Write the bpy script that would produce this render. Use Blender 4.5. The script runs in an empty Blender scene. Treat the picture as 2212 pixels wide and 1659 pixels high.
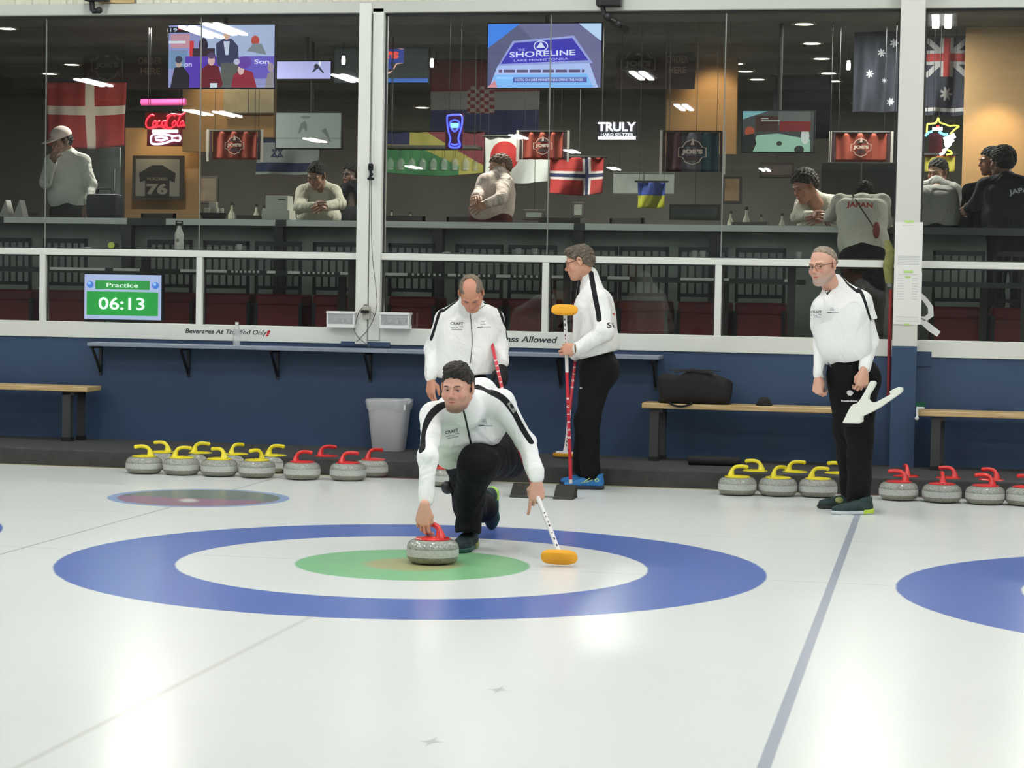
import bpy, bmesh, math, random
import numpy as np
from mathutils import Vector, Matrix, Quaternion
from mathutils.bvhtree import BVHTree
random.seed(7)
PI = math.pi
S = bpy.context.scene
COL = S.collection
V = Vector
TUBE_E = 46.0; BAR_W = 92.0; WASH = 1.8
# ---------------------------------------------------------------- camera
CP = V((2.64889, -10.64871, 1.45243)); YAW, PITCH, ROLL, FPX = 0.198264, -0.046016, 0.017629, 4574.66
W, H = 2212.0, 1659.0
_f = V((-math.sin(YAW)*math.cos(PITCH), math.cos(YAW)*math.cos(PITCH), math.sin(PITCH)))
_r0 = V((math.cos(YAW), math.sin(YAW), 0)); _u0 = _r0.cross(_f)
_r = _r0*math.cos(ROLL) + _u0*math.sin(ROLL); _u = -_r0*math.sin(ROLL) + _u0*math.cos(ROLL)
cam = bpy.data.cameras.new('camera'); camo = bpy.data.objects.new('camera', cam); COL.objects.link(camo)
m = Matrix((( _r.x, _u.x, -_f.x, CP.x), (_r.y, _u.y, -_f.y, CP.y), (_r.z, _u.z, -_f.z, CP.z), (0, 0, 0, 1)))
camo.matrix_world = m
cam.sensor_fit = 'HORIZONTAL'; cam.sensor_width = 36; cam.lens = 36*FPX/W; cam.clip_end = 200
S.camera = camo
def ray(x, y): return _f + _r*((x-W/2)/FPX) - _u*((y-H/2)/FPX)
def P(x, y, Y):
    """the point of the world plane at depth Y that the photo shows at pixel x, y"""
    d = ray(x, y); return CP + d*((Y-CP.y)/d.y)
def PZ(x, y, Z=0.0):
    d = ray(x, y); return CP + d*((Z-CP.z)/d.z)
# ---------------------------------------------------------------- materials
def lin(c):
    c = [v/255.0 for v in c]
    return tuple((v/12.92 if v <= .04045 else ((v+.055)/1.055)**2.4) for v in c)
_M = {}
def mat(name, rgb, rough=.6, metal=0.0, emit=0.0, spec=None, alpha=None, bump=0.0, bscale=40.0, var=0.0, vscale=6.0, coat=0.0, ecol=None):
    """procedural principled material; rgb in sRGB 0-255; var = brightness variation by noise, bump = noise bump"""
    if name in _M: return _M[name]
    mt = bpy.data.materials.new(name); mt.use_nodes = True; nt = mt.node_tree; b = nt.nodes['Principled BSDF']
    col = lin(rgb) + (1.0,)
    b.inputs['Base Color'].default_value = col; b.inputs['Roughness'].default_value = rough; b.inputs['Metallic'].default_value = metal
    if spec is not None: b.inputs['Specular IOR Level'].default_value = spec
    if coat: b.inputs['Coat Weight'].default_value = coat; b.inputs['Coat Roughness'].default_value = .08
    if emit:
        b.inputs['Emission Color'].default_value = (lin(ecol)+(1,)) if ecol else col; b.inputs['Emission Strength'].default_value = emit
    if alpha is not None: b.inputs['Alpha'].default_value = alpha
    if var or bump:
        tc = nt.nodes.new('ShaderNodeTexCoord')
    if var:
        n = nt.nodes.new('ShaderNodeTexNoise'); n.inputs['Scale'].default_value = vscale; n.inputs['Detail'].default_value = 5
        nt.links.new(tc.outputs['Object'], n.inputs['Vector'])
        mr = nt.nodes.new('ShaderNodeMapRange'); mr.inputs['From Min'].default_value = .3; mr.inputs['From Max'].default_value = .7
        mr.inputs['To Min'].default_value = 1-var; mr.inputs['To Max'].default_value = 1+var
        nt.links.new(n.outputs['Fac'], mr.inputs['Value'])
        mx = nt.nodes.new('ShaderNodeVectorMath'); mx.operation = 'SCALE'; mx.inputs[0].default_value = col[:3]
        nt.links.new(mr.outputs['Result'], mx.inputs['Scale']); nt.links.new(mx.outputs[0], b.inputs['Base Color'])
    if bump:
        n2 = nt.nodes.new('ShaderNodeTexNoise'); n2.inputs['Scale'].default_value = bscale; n2.inputs['Detail'].default_value = 3
        nt.links.new(tc.outputs['Object'], n2.inputs['Vector'])
        bp = nt.nodes.new('ShaderNodeBump'); bp.inputs['Strength'].default_value = bump; bp.inputs['Distance'].default_value = .01
        nt.links.new(n2.outputs['Fac'], bp.inputs['Height']); nt.links.new(bp.outputs[0], b.inputs['Normal'])
    _M[name] = mt; return mt
# ---------------------------------------------------------------- objects
def tag(o, label=None, cat=None, group=None, kind=None):
    if label: o['label'] = label
    if cat: o['category'] = cat
    if group: o['group'] = group
    if kind: o['kind'] = kind
    return o
def thing(name, label, cat, loc=(0, 0, 0), group=None, rotz=0.0):
    o = bpy.data.objects.new(name, None); COL.objects.link(o); o.location = loc; o.rotation_euler = (0, 0, rotz)
    o.empty_display_size = .05
    bpy.context.view_layer.update()
    return tag(o, label, cat, group)
def attach(o, parent):
    """child keeps its own coordinates: world = parent offset + local"""
    o.parent = parent
def link(name, me, mats=None, parent=None, smooth=False, world=False):
    if mats is not None:
        for q in (mats if isinstance(mats, (list, tuple)) else [mats]): me.materials.append(q)
    if smooth: me.polygons.foreach_set('use_smooth', [True]*len(me.polygons))
    o = bpy.data.objects.new(name, me); COL.objects.link(o)
    if parent is not None:
        o.parent = parent
        if world:
            root = parent; mw = Matrix.Identity(4); ch = []
            while root is not None: ch.append(root); root = root.parent
            for q in reversed(ch): mw = mw @ Matrix.LocRotScale(q.location, q.rotation_euler, q.scale)
            me.transform(mw.inverted())
    return o
class MB:
    def __init__(s): s.v = []; s.f = []; s.m = []
    def add(s, vs, fs, mi=0):
        n = len(s.v); s.v += [tuple(q) for q in vs]; s.f += [tuple(i+n for i in f) for f in fs]; s.m += [mi]*len(fs); return s
    def box(s, c, d, rot=None, mi=0, bev=0.0):
        x, y, z = d[0]/2, d[1]/2, d[2]/2; c = V(c)
        if bev:
            bm = bmesh.new(); bmesh.ops.create_cube(bm, size=1.0)
            for q in bm.verts: q.co = V((q.co.x*d[0], q.co.y*d[1], q.co.z*d[2]))
            bmesh.ops.bevel(bm, geom=bm.edges[:], offset=bev, segments=2, affect='EDGES', profile=.5)
            bm.verts.index_update()
            vs = [(rot @ q.co if rot is not None else q.co) + c for q in bm.verts]; fs = [[q.index for q in f.verts] for f in bm.faces]; bm.free()
            return s.add(vs, fs, mi)
        p = [V((a*x, b*y, e*z)) for a in (-1, 1) for b in (-1, 1) for e in (-1, 1)]
        vs = [(rot @ q if rot is not None else q) + c for q in p]
        return s.add(vs, [(0, 1, 3, 2), (4, 6, 7, 5), (0, 4, 5, 1), (2, 3, 7, 6), (0, 2, 6, 4), (1, 5, 7, 3)], mi)
    def bb(s, a, b, mi=0, bev=0.0):
        a = V(a); b = V(b); return s.box((a+b)/2, [abs(b[i]-a[i]) for i in range(3)], mi=mi, bev=bev)
    def tube(s, pts, r, n=10, mi=0, cap=True, flat=None, closed=False):
        pts = [V(p) for p in pts]; rs = r if isinstance(r, (list, tuple)) else [r]*len(pts); N = len(pts); rings = []
        up = None
        for i, p in enumerate(pts):
            if closed: t = pts[(i+1) % N]-pts[i-1]
            else: t = pts[min(i+1, N-1)]-pts[max(i-1, 0)]
            t.normalize()
            if up is None: up = t.orthogonal().normalized()
            else: up = (up - t*up.dot(t)).normalized()
            bi = t.cross(up); rr = rs[i]
            rings.append([p + up*math.cos(2*PI*k/n)*rr + bi*math.sin(2*PI*k/n)*rr*(flat or 1) for k in range(n)])
        vs = [q for g in rings for q in g]; fs = []
        for i in range(N if closed else N-1):
            a, b = i*n, ((i+1) % N)*n
            for k in range(n): fs.append((a+k, a+(k+1) % n, b+(k+1) % n, b+k))
        if cap and not closed: fs.append(tuple(range(n-1, -1, -1))); fs.append(tuple(range((N-1)*n, N*n)))
        return s.add(vs, fs, mi)
    def lathe(s, prof, c=(0, 0, 0), n=32, mi=0, ax=1.0, ay=1.0):
        c = V(c); vs = []; fs = []; N = len(prof)
        for (r, z) in prof:
            for k in range(n): vs.append(c + V((r*math.cos(2*PI*k/n)*ax, r*math.sin(2*PI*k/n)*ay, z)))
        for i in range(N-1):
            for k in range(n): fs.append((i*n+k, i*n+(k+1) % n, (i+1)*n+(k+1) % n, (i+1)*n+k))
        if prof[0][0] > 1e-5: fs.append(tuple(range(n-1, -1, -1)))
        if prof[-1][0] > 1e-5: fs.append(tuple(range((N-1)*n, N*n)))
        return s.add(vs, fs, mi)
    def ball(s, c, r, n=12, mi=0):
        r = r if isinstance(r, (list, tuple)) else (r, r, r); c = V(c); vs = []; fs = []; h = n//2
        for i in range(h+1):
            a = PI*i/h
            for k in range(n): vs.append(c+V((r[0]*math.sin(a)*math.cos(2*PI*k/n), r[1]*math.sin(a)*math.sin(2*PI*k/n), -r[2]*math.cos(a))))
        for i in range(h):
            for k in range(n): fs.append((i*n+k, i*n+(k+1) % n, (i+1)*n+(k+1) % n, (i+1)*n+k))
        return s.add(vs, fs, mi)
    def prism(s, pts, d, mi=0):
        """pts: 3D planar outline, d: extrusion vector"""
        pts = [V(p) for p in pts]; d = V(d); n = len(pts)
        return s.add(pts + [p+d for p in pts], [tuple(range(n)), tuple(range(2*n-1, n-1, -1))] + [(k, k+n, (k+1) % n + n, (k+1) % n) for k in range(n)], mi)
    def quad(s, a, b, c, d, mi=0): return s.add([a, b, c, d], [(0, 1, 2, 3)], mi)
    def mesh(s, name='m'):
        me = bpy.data.meshes.new(name); me.from_pydata(s.v, [], s.f)
        if any(s.m): me.polygons.foreach_set('material_index', s.m)
        bm = bmesh.new(); bm.from_mesh(me)
        bmesh.ops.remove_doubles(bm, verts=bm.verts, dist=1e-6)
        bmesh.ops.recalc_face_normals(bm, faces=bm.faces); bm.to_mesh(me); bm.free()
        return me
    def build(s, name, mats, parent=None, smooth=False, world=False, angle=None):
        me = s.mesh(name); o = link(name, me, mats, parent, smooth, world)
        if smooth and angle is not False:
            try: me.set_sharp_from_angle(angle=math.radians(angle or 40))
            except Exception: pass
        return o
def struct(name, mb, mats, parent=None, smooth=False):
    o = mb.build(name, mats, parent, smooth)
    if parent is None: o['kind'] = 'structure'
    return o
def dup(root, loc=None, rotz=None, label=None, group=None):
    r = root.copy(); COL.objects.link(r)
    if loc is not None: r.location = loc
    if rotz is not None: r.rotation_euler = (0, 0, rotz)
    if label: r['label'] = label
    if group: r['group'] = group
    for ch in list(root.children):
        c = ch.copy(); COL.objects.link(c); c.parent = r
        for g in ch.children:
            d = g.copy(); COL.objects.link(d); d.parent = c
    return r
def text_mesh(s, h, extrude=.001, bold=0.0, shear=0.0, space=1.0, width=None, align='CENTER'):
    """mesh of a line of text, height h in local XZ plane, centred, facing -Y"""
    cu = bpy.data.curves.new('t', 'FONT'); cu.body = s; cu.size = 1.0; cu.extrude = 0.0; cu.offset = bold; cu.shear = shear; cu.space_character = space
    cu.align_x = align; cu.align_y = 'CENTER'; cu.resolution_u = 3
    o = bpy.data.objects.new('t', cu); COL.objects.link(o); bpy.context.view_layer.update()
    me = bpy.data.meshes.new_from_object(o.evaluated_get(bpy.context.evaluated_depsgraph_get()))
    bpy.data.objects.remove(o)
    co = np.empty(len(me.vertices)*3); me.vertices.foreach_get('co', co); co = co.reshape(-1, 3)
    if len(co) == 0: return me
    lo = co.min(0); hi = co.max(0); sc = h/max(hi[1]-lo[1], 1e-6); scx = sc if width is None else width/max(hi[0]-lo[0], 1e-6)
    cx = (lo[0]+hi[0])/2 if align == 'CENTER' else lo[0]
    out = np.stack([(co[:, 0]-cx)*scx, np.zeros(len(co)), (co[:, 1]-(lo[1]+hi[1])/2)*sc], -1)
    me.vertices.foreach_set('co', out.ravel())
    return me
def text_at(name, s, c, h, mt, parent=None, d=.002, rotz=0.0, lean=0.0, world=True, mtx=None, **k):
    me = text_mesh(s, h, **k)
    M = mtx if mtx is not None else Matrix.Translation(V(c)) @ Matrix.Rotation(rotz, 4, 'Z') @ Matrix.Rotation(lean, 4, 'Y')
    me.transform(M)
    return link(name, me, mt, parent, world=world)
def planar(name, pieces, mats, c=None, parent=None):
    pass
# ================================================================ the hall
SP = 4.303   # distance between sheet centre lines
# ---- ice with painted houses
def ice_material():
    mt = bpy.data.materials.new('ice'); mt.use_nodes = True; nt = mt.node_tree; N = nt.nodes; L = nt.links; b = N['Principled BSDF']
    tc = N.new('ShaderNodeTexCoord'); sp = N.new('ShaderNodeSeparateXYZ'); L.new(tc.outputs['Object'], sp.inputs[0])
    def M(op, a, b_=None, c=None, clamp=False):
        n = N.new('ShaderNodeMath'); n.operation = op; n.use_clamp = clamp
        for i, q in enumerate((a, b_, c)):
            if q is None: continue
            if isinstance(q, (int, float)): n.inputs[i].default_value = q
            else: L.new(q, n.inputs[i])
        return n.outputs[0]
    X, Y = sp.outputs[0], sp.outputs[1]
    # soft wobble of painted edges under the ice
    nz = N.new('ShaderNodeTexNoise'); nz.inputs['Scale'].default_value = 9; nz.inputs['Detail'].default_value = 4; L.new(tc.outputs['Object'], nz.inputs['Vector'])
    nz2 = N.new('ShaderNodeTexNoise'); nz2.inputs['Scale'].default_value = .8; nz2.inputs['Detail'].default_value = 3; L.new(tc.outputs['Object'], nz2.inputs['Vector'])
    wob = M('MULTIPLY', M('SUBTRACT', nz.outputs['Fac'], .5), .012)
    xs = M('SUBTRACT', X, M('MULTIPLY', M('ROUND', M('DIVIDE', X, SP)), SP))
    r = M('ADD', M('SQRT', M('ADD', M('MULTIPLY', xs, xs), M('MULTIPLY', Y, Y))), wob)
    def band(v, lo, hi, soft):   # 1 inside lo..hi
        a = N.new('ShaderNodeMapRange'); a.interpolation_type = 'SMOOTHSTEP'; L.new(v, a.inputs[0]); a.inputs[1].default_value = lo-soft; a.inputs[2].default_value = lo+soft
        c = N.new('ShaderNodeMapRange'); c.interpolation_type = 'SMOOTHSTEP'; L.new(v, c.inputs[0]); c.inputs[1].default_value = hi-soft; c.inputs[2].default_value = hi+soft
        return M('SUBTRACT', a.outputs[0], c.outputs[0])
    def mix(f, A, B):
        n = N.new('ShaderNodeMix'); n.data_type = 'RGBA'
        if isinstance(f, (int, float)): n.inputs[0].default_value = f
        else: L.new(f, n.inputs[0])
        for i, q in ((6, A), (7, B)):
            if isinstance(q, tuple): n.inputs[i].default_value = lin(q)+(1,)
            else: L.new(q, n.inputs[i])
        return n.outputs[2]
    white = mix(nz2.outputs['Fac'], (238, 241, 234), (228, 231, 226))
    c = mix(M('MULTIPLY', band(r, -1, .61, .012), .93), white, (128, 196, 136))
    c = mix(M('MULTIPLY', band(r, -1, .25, .05), .85), c, (186, 178, 126))
    blue = mix(nz2.outputs['Fac'], (78, 106, 180), (92, 118, 188))
    c = mix(M('MULTIPLY', band(r, 1.219, 1.829, .008), .97), c, blue)
    # thin lines: centre lines, tee line, back line
    c = mix(M('MULTIPLY', band(M('ABSOLUTE', xs), -1, .006, .004), M('MULTIPLY', band(r, -1, 1.829, .01), .0)), c, (120, 120, 120))
    cl = M('MULTIPLY', band(M('ABSOLUTE', xs), -1, .012, .012), .22)
    c = mix(M('MULTIPLY', cl, band(Y, -20, -1.8, .02)), c, (140, 128, 104))
    c = mix(M('MULTIPLY', band(M('ABSOLUTE', Y), -1, .006, .005), M('MULTIPLY', M('SUBTRACT', 1, band(r, 1.2, 1.85, .01)), .35)), c, (150, 152, 160))
    c = mix(M('MULTIPLY', band(M('ABSOLUTE', M('SUBTRACT', Y, 1.81)), -1, .006, .005), .3), c, (150, 155, 165))
    # dividers: broad grey on the right, thin on the left
    c = mix(M('MULTIPLY', band(M('ABSOLUTE', M('SUBTRACT', X, SP/2+.01)), -1, .021, .004), .72), c, (138, 146, 168))
    c = mix(M('MULTIPLY', band(M('ABSOLUTE', M('ADD', X, SP/2)), -1, .009, .006), .5), c, (128, 132, 142))
    # round sponsor disc on the left divider
    dx = M('ADD', X, 2.185); dy = M('SUBTRACT', Y, 2.82); rd = M('ADD', M('SQRT', M('ADD', M('MULTIPLY', dx, dx), M('MULTIPLY', dy, dy))), wob)
    disc = mix(M('MULTIPLY', band(M('ADD', dy, M('MULTIPLY', nz.outputs['Fac'], .3)), .1, 9, .05), 1), (148, 104, 132), (100, 116, 112))
    disc = mix(band(rd, .54, 1, .008), disc, (142, 168, 208))
    blob = M('ADD', M('MULTIPLY', M('ADD', M('ADD', dx, .06), M('MULTIPLY', dy, .3)), M('ADD', M('ADD', dx, .06), M('MULTIPLY', dy, .3))), M('MULTIPLY', M('MULTIPLY', M('ADD', dy, .19), M('ADD', dy, .19)), .35))
    disc = mix(band(M('SQRT', blob), -1, .06, .03), disc, (214, 206, 200))
    c = mix(M('MULTIPLY', band(rd, -1, .605, .006), .92), c, disc)
    # yellow and red border under the walkway edge
    edge = band(Y, 4.69, 5.2, .012)
    red = M('ADD', band(X, -1.5, -.62, .02), band(X, 1.95, 9, .02))
    c = mix(M('MULTIPLY', edge, .7), c, mix(red, (214, 196, 100), (150, 56, 50)))
    # two small star shaped marks
    for (mx, my) in ((PZ(1077, 1490).x, PZ(1077, 1490).y), (PZ(932, 1602).x, PZ(932, 1602).y)):
        ax = M('ABSOLUTE', M('SUBTRACT', X, mx)); ay = M('ABSOLUTE', M('SUBTRACT', Y, my))
        st = M('ADD', M('SQRT', M('MAXIMUM', ax, 0)), M('SQRT', M('MULTIPLY', ay, .5)))
        c = mix(M('MULTIPLY', band(st, -1, .21, .06), .45), c, (150, 148, 140))
    L.new(c, b.inputs['Base Color'])
    b.inputs['Roughness'].default_value = .27; b.inputs['IOR'].default_value = 1.31
    b.inputs['Roughness'].default_value = .22
    pb = N.new('ShaderNodeTexNoise'); pb.inputs['Scale'].default_value = 60; pb.inputs['Detail'].default_value = 2; L.new(tc.outputs['Object'], pb.inputs['Vector'])
    bp = N.new('ShaderNodeBump'); bp.inputs['Strength'].default_value = .04; bp.inputs['Distance'].default_value = .001; L.new(pb.outputs['Fac'], bp.inputs['Height']); L.new(bp.outputs[0], b.inputs['Normal'])
    return mt
XL, XR, YB = -15.0, 12.0, -42.0
WY = 5.9
f = MB(); f.bb((XL, YB, -.1), (XR, 4.75, 0)); struct('floor', f, ice_material())
f = MB(); f.bb((XL, 4.75, -.1), (XR, 6.0, .128), bev=.012)
struct('floor_walkway', f, mat('rubber_carpet', (62, 62, 62), .9, bump=.5, bscale=120, var=.18, vscale=14))
# ---- low blue wall, sill band, windows, column, siding
M_blue = mat('navy_paint', (46, 71, 101), .55, var=.05, vscale=3, bump=.05, bscale=30)
M_white = mat('white_frame_paint', (226, 228, 218), .45)
M_cream = mat('cream_siding', (222, 221, 200), .5)
f = MB(); f.bb((XL, WY, .1), (XR, WY+.12, .966)); struct('wall_back', f, M_blue)
f = MB(); f.bb((XL, WY-.015, .966), (XR, WY+.13, 1.096), bev=.004); struct('trim_sill', f, M_white)
# top beam and siding with ribs
f = MB(); f.bb((XL, WY-.03, 3.625), (XR, WY+.13, 3.715), bev=.005); struct('trim_top', f, mat('top_beam_paint', (196, 198, 188), .5))
f = MB(); f.bb((XL, WY+.04, 3.715), (XR, WY+.13, 5.3))
x = XL
while x < XR:
    f.prism([(x, WY+.04, 3.72), (x+.03, WY+.005, 3.72), (x+.075, WY+.005, 3.72), (x+.105, WY+.04, 3.72)], (0, 0, 1.58)); x += .152
struct('wall_siding', f, M_cream)
# posts
f = MB(); f.bb((-1.968, WY-.045, .966), (-1.868, WY+.13, 3.70), bev=.004); f.bb((-1.862, WY-.03, 1.0), (-1.768, WY+.13, 3.66), bev=.004); struct('trim_post', f, M_white)
f = MB(); f.bb((2.305, 5.74, 1.05), (2.49, WY+.13, 5.3), bev=.004); struct('trim_column', f, mat('column_white', (214, 214, 204), .5))
f = MB(); f.bb((2.305, 5.74, .128), (2.49, WY+.02, 1.05)); f.bb((2.30, WY-.02, .9), (2.60, WY+.02, 1.01)); struct('wall_column_base', f, M_blue)
f = MB(); f.bb((-2.09, WY-.022, .95), (-1.68, WY, .985)); struct('trim_sill_block', f, M_blue)
# glass: thin sheet, clear with a Fresnel mirror
def glass_material():
    mt = bpy.data.materials.new('window_glass'); mt.use_nodes = True; nt = mt.node_tree; nt.nodes.clear(); N = nt.nodes.new
    o = N('ShaderNodeOutputMaterial'); mx = N('ShaderNodeMixShader'); t = N('ShaderNodeBsdfTransparent'); g = N('ShaderNodeBsdfGlossy'); lw = N('ShaderNodeFresnel')
    t.inputs[0].default_value = (.80, .86, .83, 1); g.inputs['Roughness'].default_value = .003; g.inputs[0].default_value = (1, 1, 1, 1); lw.inputs[0].default_value = 1.72
    nt.links.new(lw.outputs[0], mx.inputs[0]); nt.links.new(t.outputs[0], mx.inputs[1]); nt.links.new(g.outputs[0], mx.inputs[2]); nt.links.new(mx.outputs[0], o.inputs[0])
    return mt
M_glass = glass_material()
M_seal = mat('dark_seal', (52, 52, 50), .6); M_joint = mat('silicone_joint', (122, 126, 120), .4)
def window(n, x0, x1, mulls, joints):
    f = MB()
    f.bb((x0, WY-.01, 1.648), (x1, WY+.08, 1.702), bev=.004)          # mid rail
    for mxx in mulls: f.bb((mxx-.026, WY-.008, 1.09), (mxx+.026, WY+.08, 1.65), bev=.004)
    w = struct('window_%d' % n, f, M_white)
    g = MB(); g.quad((x0, WY+.05, 1.09), (x1, WY+.05, 1.09), (x1, WY+.05, 3.64), (x0, WY+.05, 3.64)); g.build('glass_pane', M_glass, w)
    sl = MB(); e = .012
    cuts = [x0] + [q for q in mulls] + [x1]
    for a, b in zip(cuts[:-1], cuts[1:]):
        a2 = a+(.026 if a in mulls else 0); b2 = b-(.026 if b in mulls else 0)
        for q in ((a2, a2+e, 1.096, 1.648), (b2-e, b2, 1.096, 1.648)): sl.bb((q[0], WY+.03, q[2]), (q[1], WY+.045, q[3]))
        sl.bb((a2, WY+.03, 1.637), (b2, WY+.045, 1.648))
    sl.bb((x0, WY+.03, 3.605), (x1, WY+.045, 3.625)); sl.bb((x0, WY+.03, 1.702), (x0+.014, WY+.045, 3.62)); sl.bb((x1-.014, WY+.03, 1.702), (x1, WY+.045, 3.62)); sl.bb((x0, WY+.03, 1.702), (x1, WY+.045, 1.71))
    sl.build('seal', M_seal, w)
    for j in joints:
        q = MB(); q.bb((j-.004, WY+.04, 1.702), (j+.004, WY+.05, 3.62)); q.build('glass_joint', M_joint, w)
    return w
window(1, -8.4, -1.968, [-7.2, -6.0, -4.682, -3.308], [-7.2, -6.0, -4.682, -3.33])
window(2, -1.768, 2.305, [-.42, .953], [-.42, .965])
window(3, 2.49, 7.0, [3.9, 5.3], [3.9, 5.3])
f = MB(); f.bb((-15, WY, .966), (-8.4, WY+.1, 3.7)); f.bb((7, WY, .966), (12, WY+.1, 3.7)); struct('wall_back_ends', f, M_cream)
# ---- rest of the hall (seen only as reflections in the glass and on the ice)
M_hw = mat('hall_wall_paint', (150, 152, 150), .7)
f = MB(); f.bb((XL-.1, YB, 0), (XL, 6, 5.3)); struct('wall_left', f, M_hw)
f = MB(); f.bb((XR, YB, 0), (XR+.1, 6, 5.3)); struct('wall_right', f, M_hw)
f = MB(); f.bb((XL, YB-.1, 0), (XR, YB, 5.3)); f_ = struct('wall_front', f, mat('far_hall_wall', (150, 152, 150), .7))
f = MB(); f.bb((XL, YB, 5.3), (XR, 6.05, 5.4))
y = YB
while y < 5: f.bb((XL, y, 5.12), (XR, y+.16, 5.3)); y += 2.6
struct('ceiling', f, mat('hall_ceiling', (206, 208, 204), .8, var=.15, vscale=2))
# ---- fluorescent fixtures: the ones whose reflections show in the glass, the rows over the sheets, and unseen rows added for more light
M_tube = mat('fluorescent_tube', (255, 255, 250), .5, emit=TUBE_E, ecol=(252, 253, 255)); M_hous = mat('fixture_housing', (225, 225, 222), .5)
ZC = 5.0
def fixture(x, y, L=1.25, ntube=2, gap=.16, label='', rotz=0.0):
    t = thing('ceiling_light', label, 'ceiling light', (x, y, ZC), group='strip lights under the hall ceiling', rotz=rotz)
    q = MB(); q.bb((-.2, -L/2-.03, .02), (.2, L/2+.03, .075), bev=.006); q.build('housing', M_hous, t)
    for k in range(ntube):
        xx = (k-(ntube-1)/2)*gap
        q = MB(); q.bb((xx-.045, -L/2, -.012), (xx+.045, L/2, .019), bev=.008); q.build('tube', M_tube, t)
    return t
proto = fixture(-7, 4.0, label='twin tube strip light under the hall ceiling above the ice')
for yy, n_ in ((4.0, 5), (.6, 5), (-2.9, 7)):
    for k_ in range(n_):
        xx = -7+14*k_/(n_-1)
        if (xx, yy) != (-7, 4.0): dup(proto, (xx, yy, ZC))
for yy in (-8, -12, -16, -20, -24, -28, -32, -36, -39.5):  # rows added outside the glass reflection to brighten the hall and near ice
    for xx in (6.0, 9.0): dup(proto, (xx, yy, ZC))
for yy in (-8.5,): dup(proto, (-12.5, yy, ZC))
def mirrored(px, py):
    q = PZ(px, py, ZC); return q.x, 2*(WY+.05)-q.y
for (a, b) in (((20, 240), (75, 258)), ((45, 236), (95, 257)), ((452, 50), (520, 77)), ((415, 60), (455, 80)), ((185, 175), (220, 183)), ((730, 162), (772, 177)), ((415, 240), (440, 247)), ((470, 243), (512, 251)), ((1370, 156), (1402, 172)), ((1462, 226), (1492, 239)), ((2033, 22), (2036, 70)), ((670, 300), (690, 307)), ((1228, 325), (1243, 330)), ((1110, 293), (1130, 299)), ((925, 371), (950, 374)), ((1325, 366), (1342, 369)), ((500, 336), (520, 339)), ((350, 302), (362, 306)), ((1685, 393), (1697, 396))):
    xa, ya = mirrored(*a); xb, yb = mirrored(*b)
    ym = (ya+yb)/2
    if ym < YB+2 or abs(xa-xb) > 3: ym = max(ym, YB+2)
    dup(proto, ((xa+xb)/2, ym, ZC))
# ---- walkway furniture
M_shelf = mat('grey_shelf_board', (132, 142, 156), .5, var=.06); M_blk = mat('black_metal', (24, 25, 28), .5)
z0 = P(200, 750, 5.62)
sh = thing('wall_shelf', 'long grey blue wall shelf on black brackets under the window sill', 'shelf', (0, 0, 0))
xs0, xs1 = P(190, 740, 5.66).x, P(1424, 765, 5.66).x
q = MB(); q.bb((xs0, 5.64, .905), (xs1, WY, .935), bev=.004); q.build('board', M_shelf, sh)
for px in (203, 394, 588, 790, 980, 1205, 1412):
    bx = P(px, 775, 5.75).x
    q = MB(); q.bb((bx-.012, 5.885, .66), (bx+.012, WY, .905)); q.bb((bx-.012, 5.68, .885), (bx+.012, WY, .905)); q.prism([(bx-.008, 5.70, .89), (bx-.008, 5.72, .89), (bx-.008, 5.895, .70), (bx-.008, 5.895, .67)], (.016, 0, 0)); q.build('bracket', M_blk, sh)
def bench(x0, x1, label, legs, z=.535):
    t = thing('bench', label, 'bench', (0, 0, 0))
    q = MB(); q.bb((x0, 5.50, z), (x1, 5.80, z+.04), bev=.006)
    q.build('seat_board', M_wood, t)
    for lx in legs:
        l = MB(); l.bb((lx-.05, 5.53, .15), (lx+.02, 5.59, z)); l.bb((lx-.0, 5.72, .15), (lx+.05, 5.77, z)); l.bb((lx-.05, 5.53, z-.03), (lx+.05, 5.77, z)); l.build('leg', mat('bench_leg_grey', (58, 60, 58), .6), t)
        for bx in ((lx-.055, 5.525, lx+.025, 5.595), (lx-.005, 5.715, lx+.055, 5.775)):
            l2 = MB(); l2.bb((bx[0], bx[1], .128), (bx[2], bx[3], .16)); l2.build('foot_cap', mat('black_rubber', (16, 17, 17), .8), t)
    return t
def wood_material():
    mt = bpy.data.materials.new('pale_pine'); mt.use_nodes = True; nt = mt.node_tree; b = nt.nodes['Principled BSDF']; N = nt.nodes.new
    tc = N('ShaderNodeTexCoord'); mp = N('ShaderNodeMapping'); mp.inputs['Scale'].default_value = (1.2, 30, 30); nz = N('ShaderNodeTexNoise'); nz.inputs['Scale'].default_value = 3; nz.inputs['Detail'].default_value = 5
    cr = N('ShaderNodeValToRGB'); cr.color_ramp.elements[0].position = .3; cr.color_ramp.elements[0].color = lin((176, 142, 92))+(1,); cr.color_ramp.elements[1].position = .7; cr.color_ramp.elements[1].color = lin((222, 196, 142))+(1,)
    nt.links.new(tc.outputs['Object'], mp.inputs[0]); nt.links.new(mp.outputs[0], nz.inputs[0]); nt.links.new(nz.outputs['Fac'], cr.inputs[0]); nt.links.new(cr.outputs[0], b.inputs['Base Color']); b.inputs['Roughness'].default_value = .5
    return mt
M_wood = wood_material()
bench(-6.6, P(188, 842, 5.5).x, 'pale wooden bench at the far left of the walkway', [-6.2, P(150, 900, 5.56).x])
bench(P(1386, 880, 5.5).x, P(1852, 890, 5.5).x, 'pale wooden bench holding a black bag behind the bearded man', [P(1418, 930, 5.56).x, P(1835, 930, 5.56).x])
bench(P(1982, 893, 5.5).x, 5.2, 'pale wooden bench to the right of the white column', [P(2026, 930, 5.56).x, 4.8])
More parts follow.
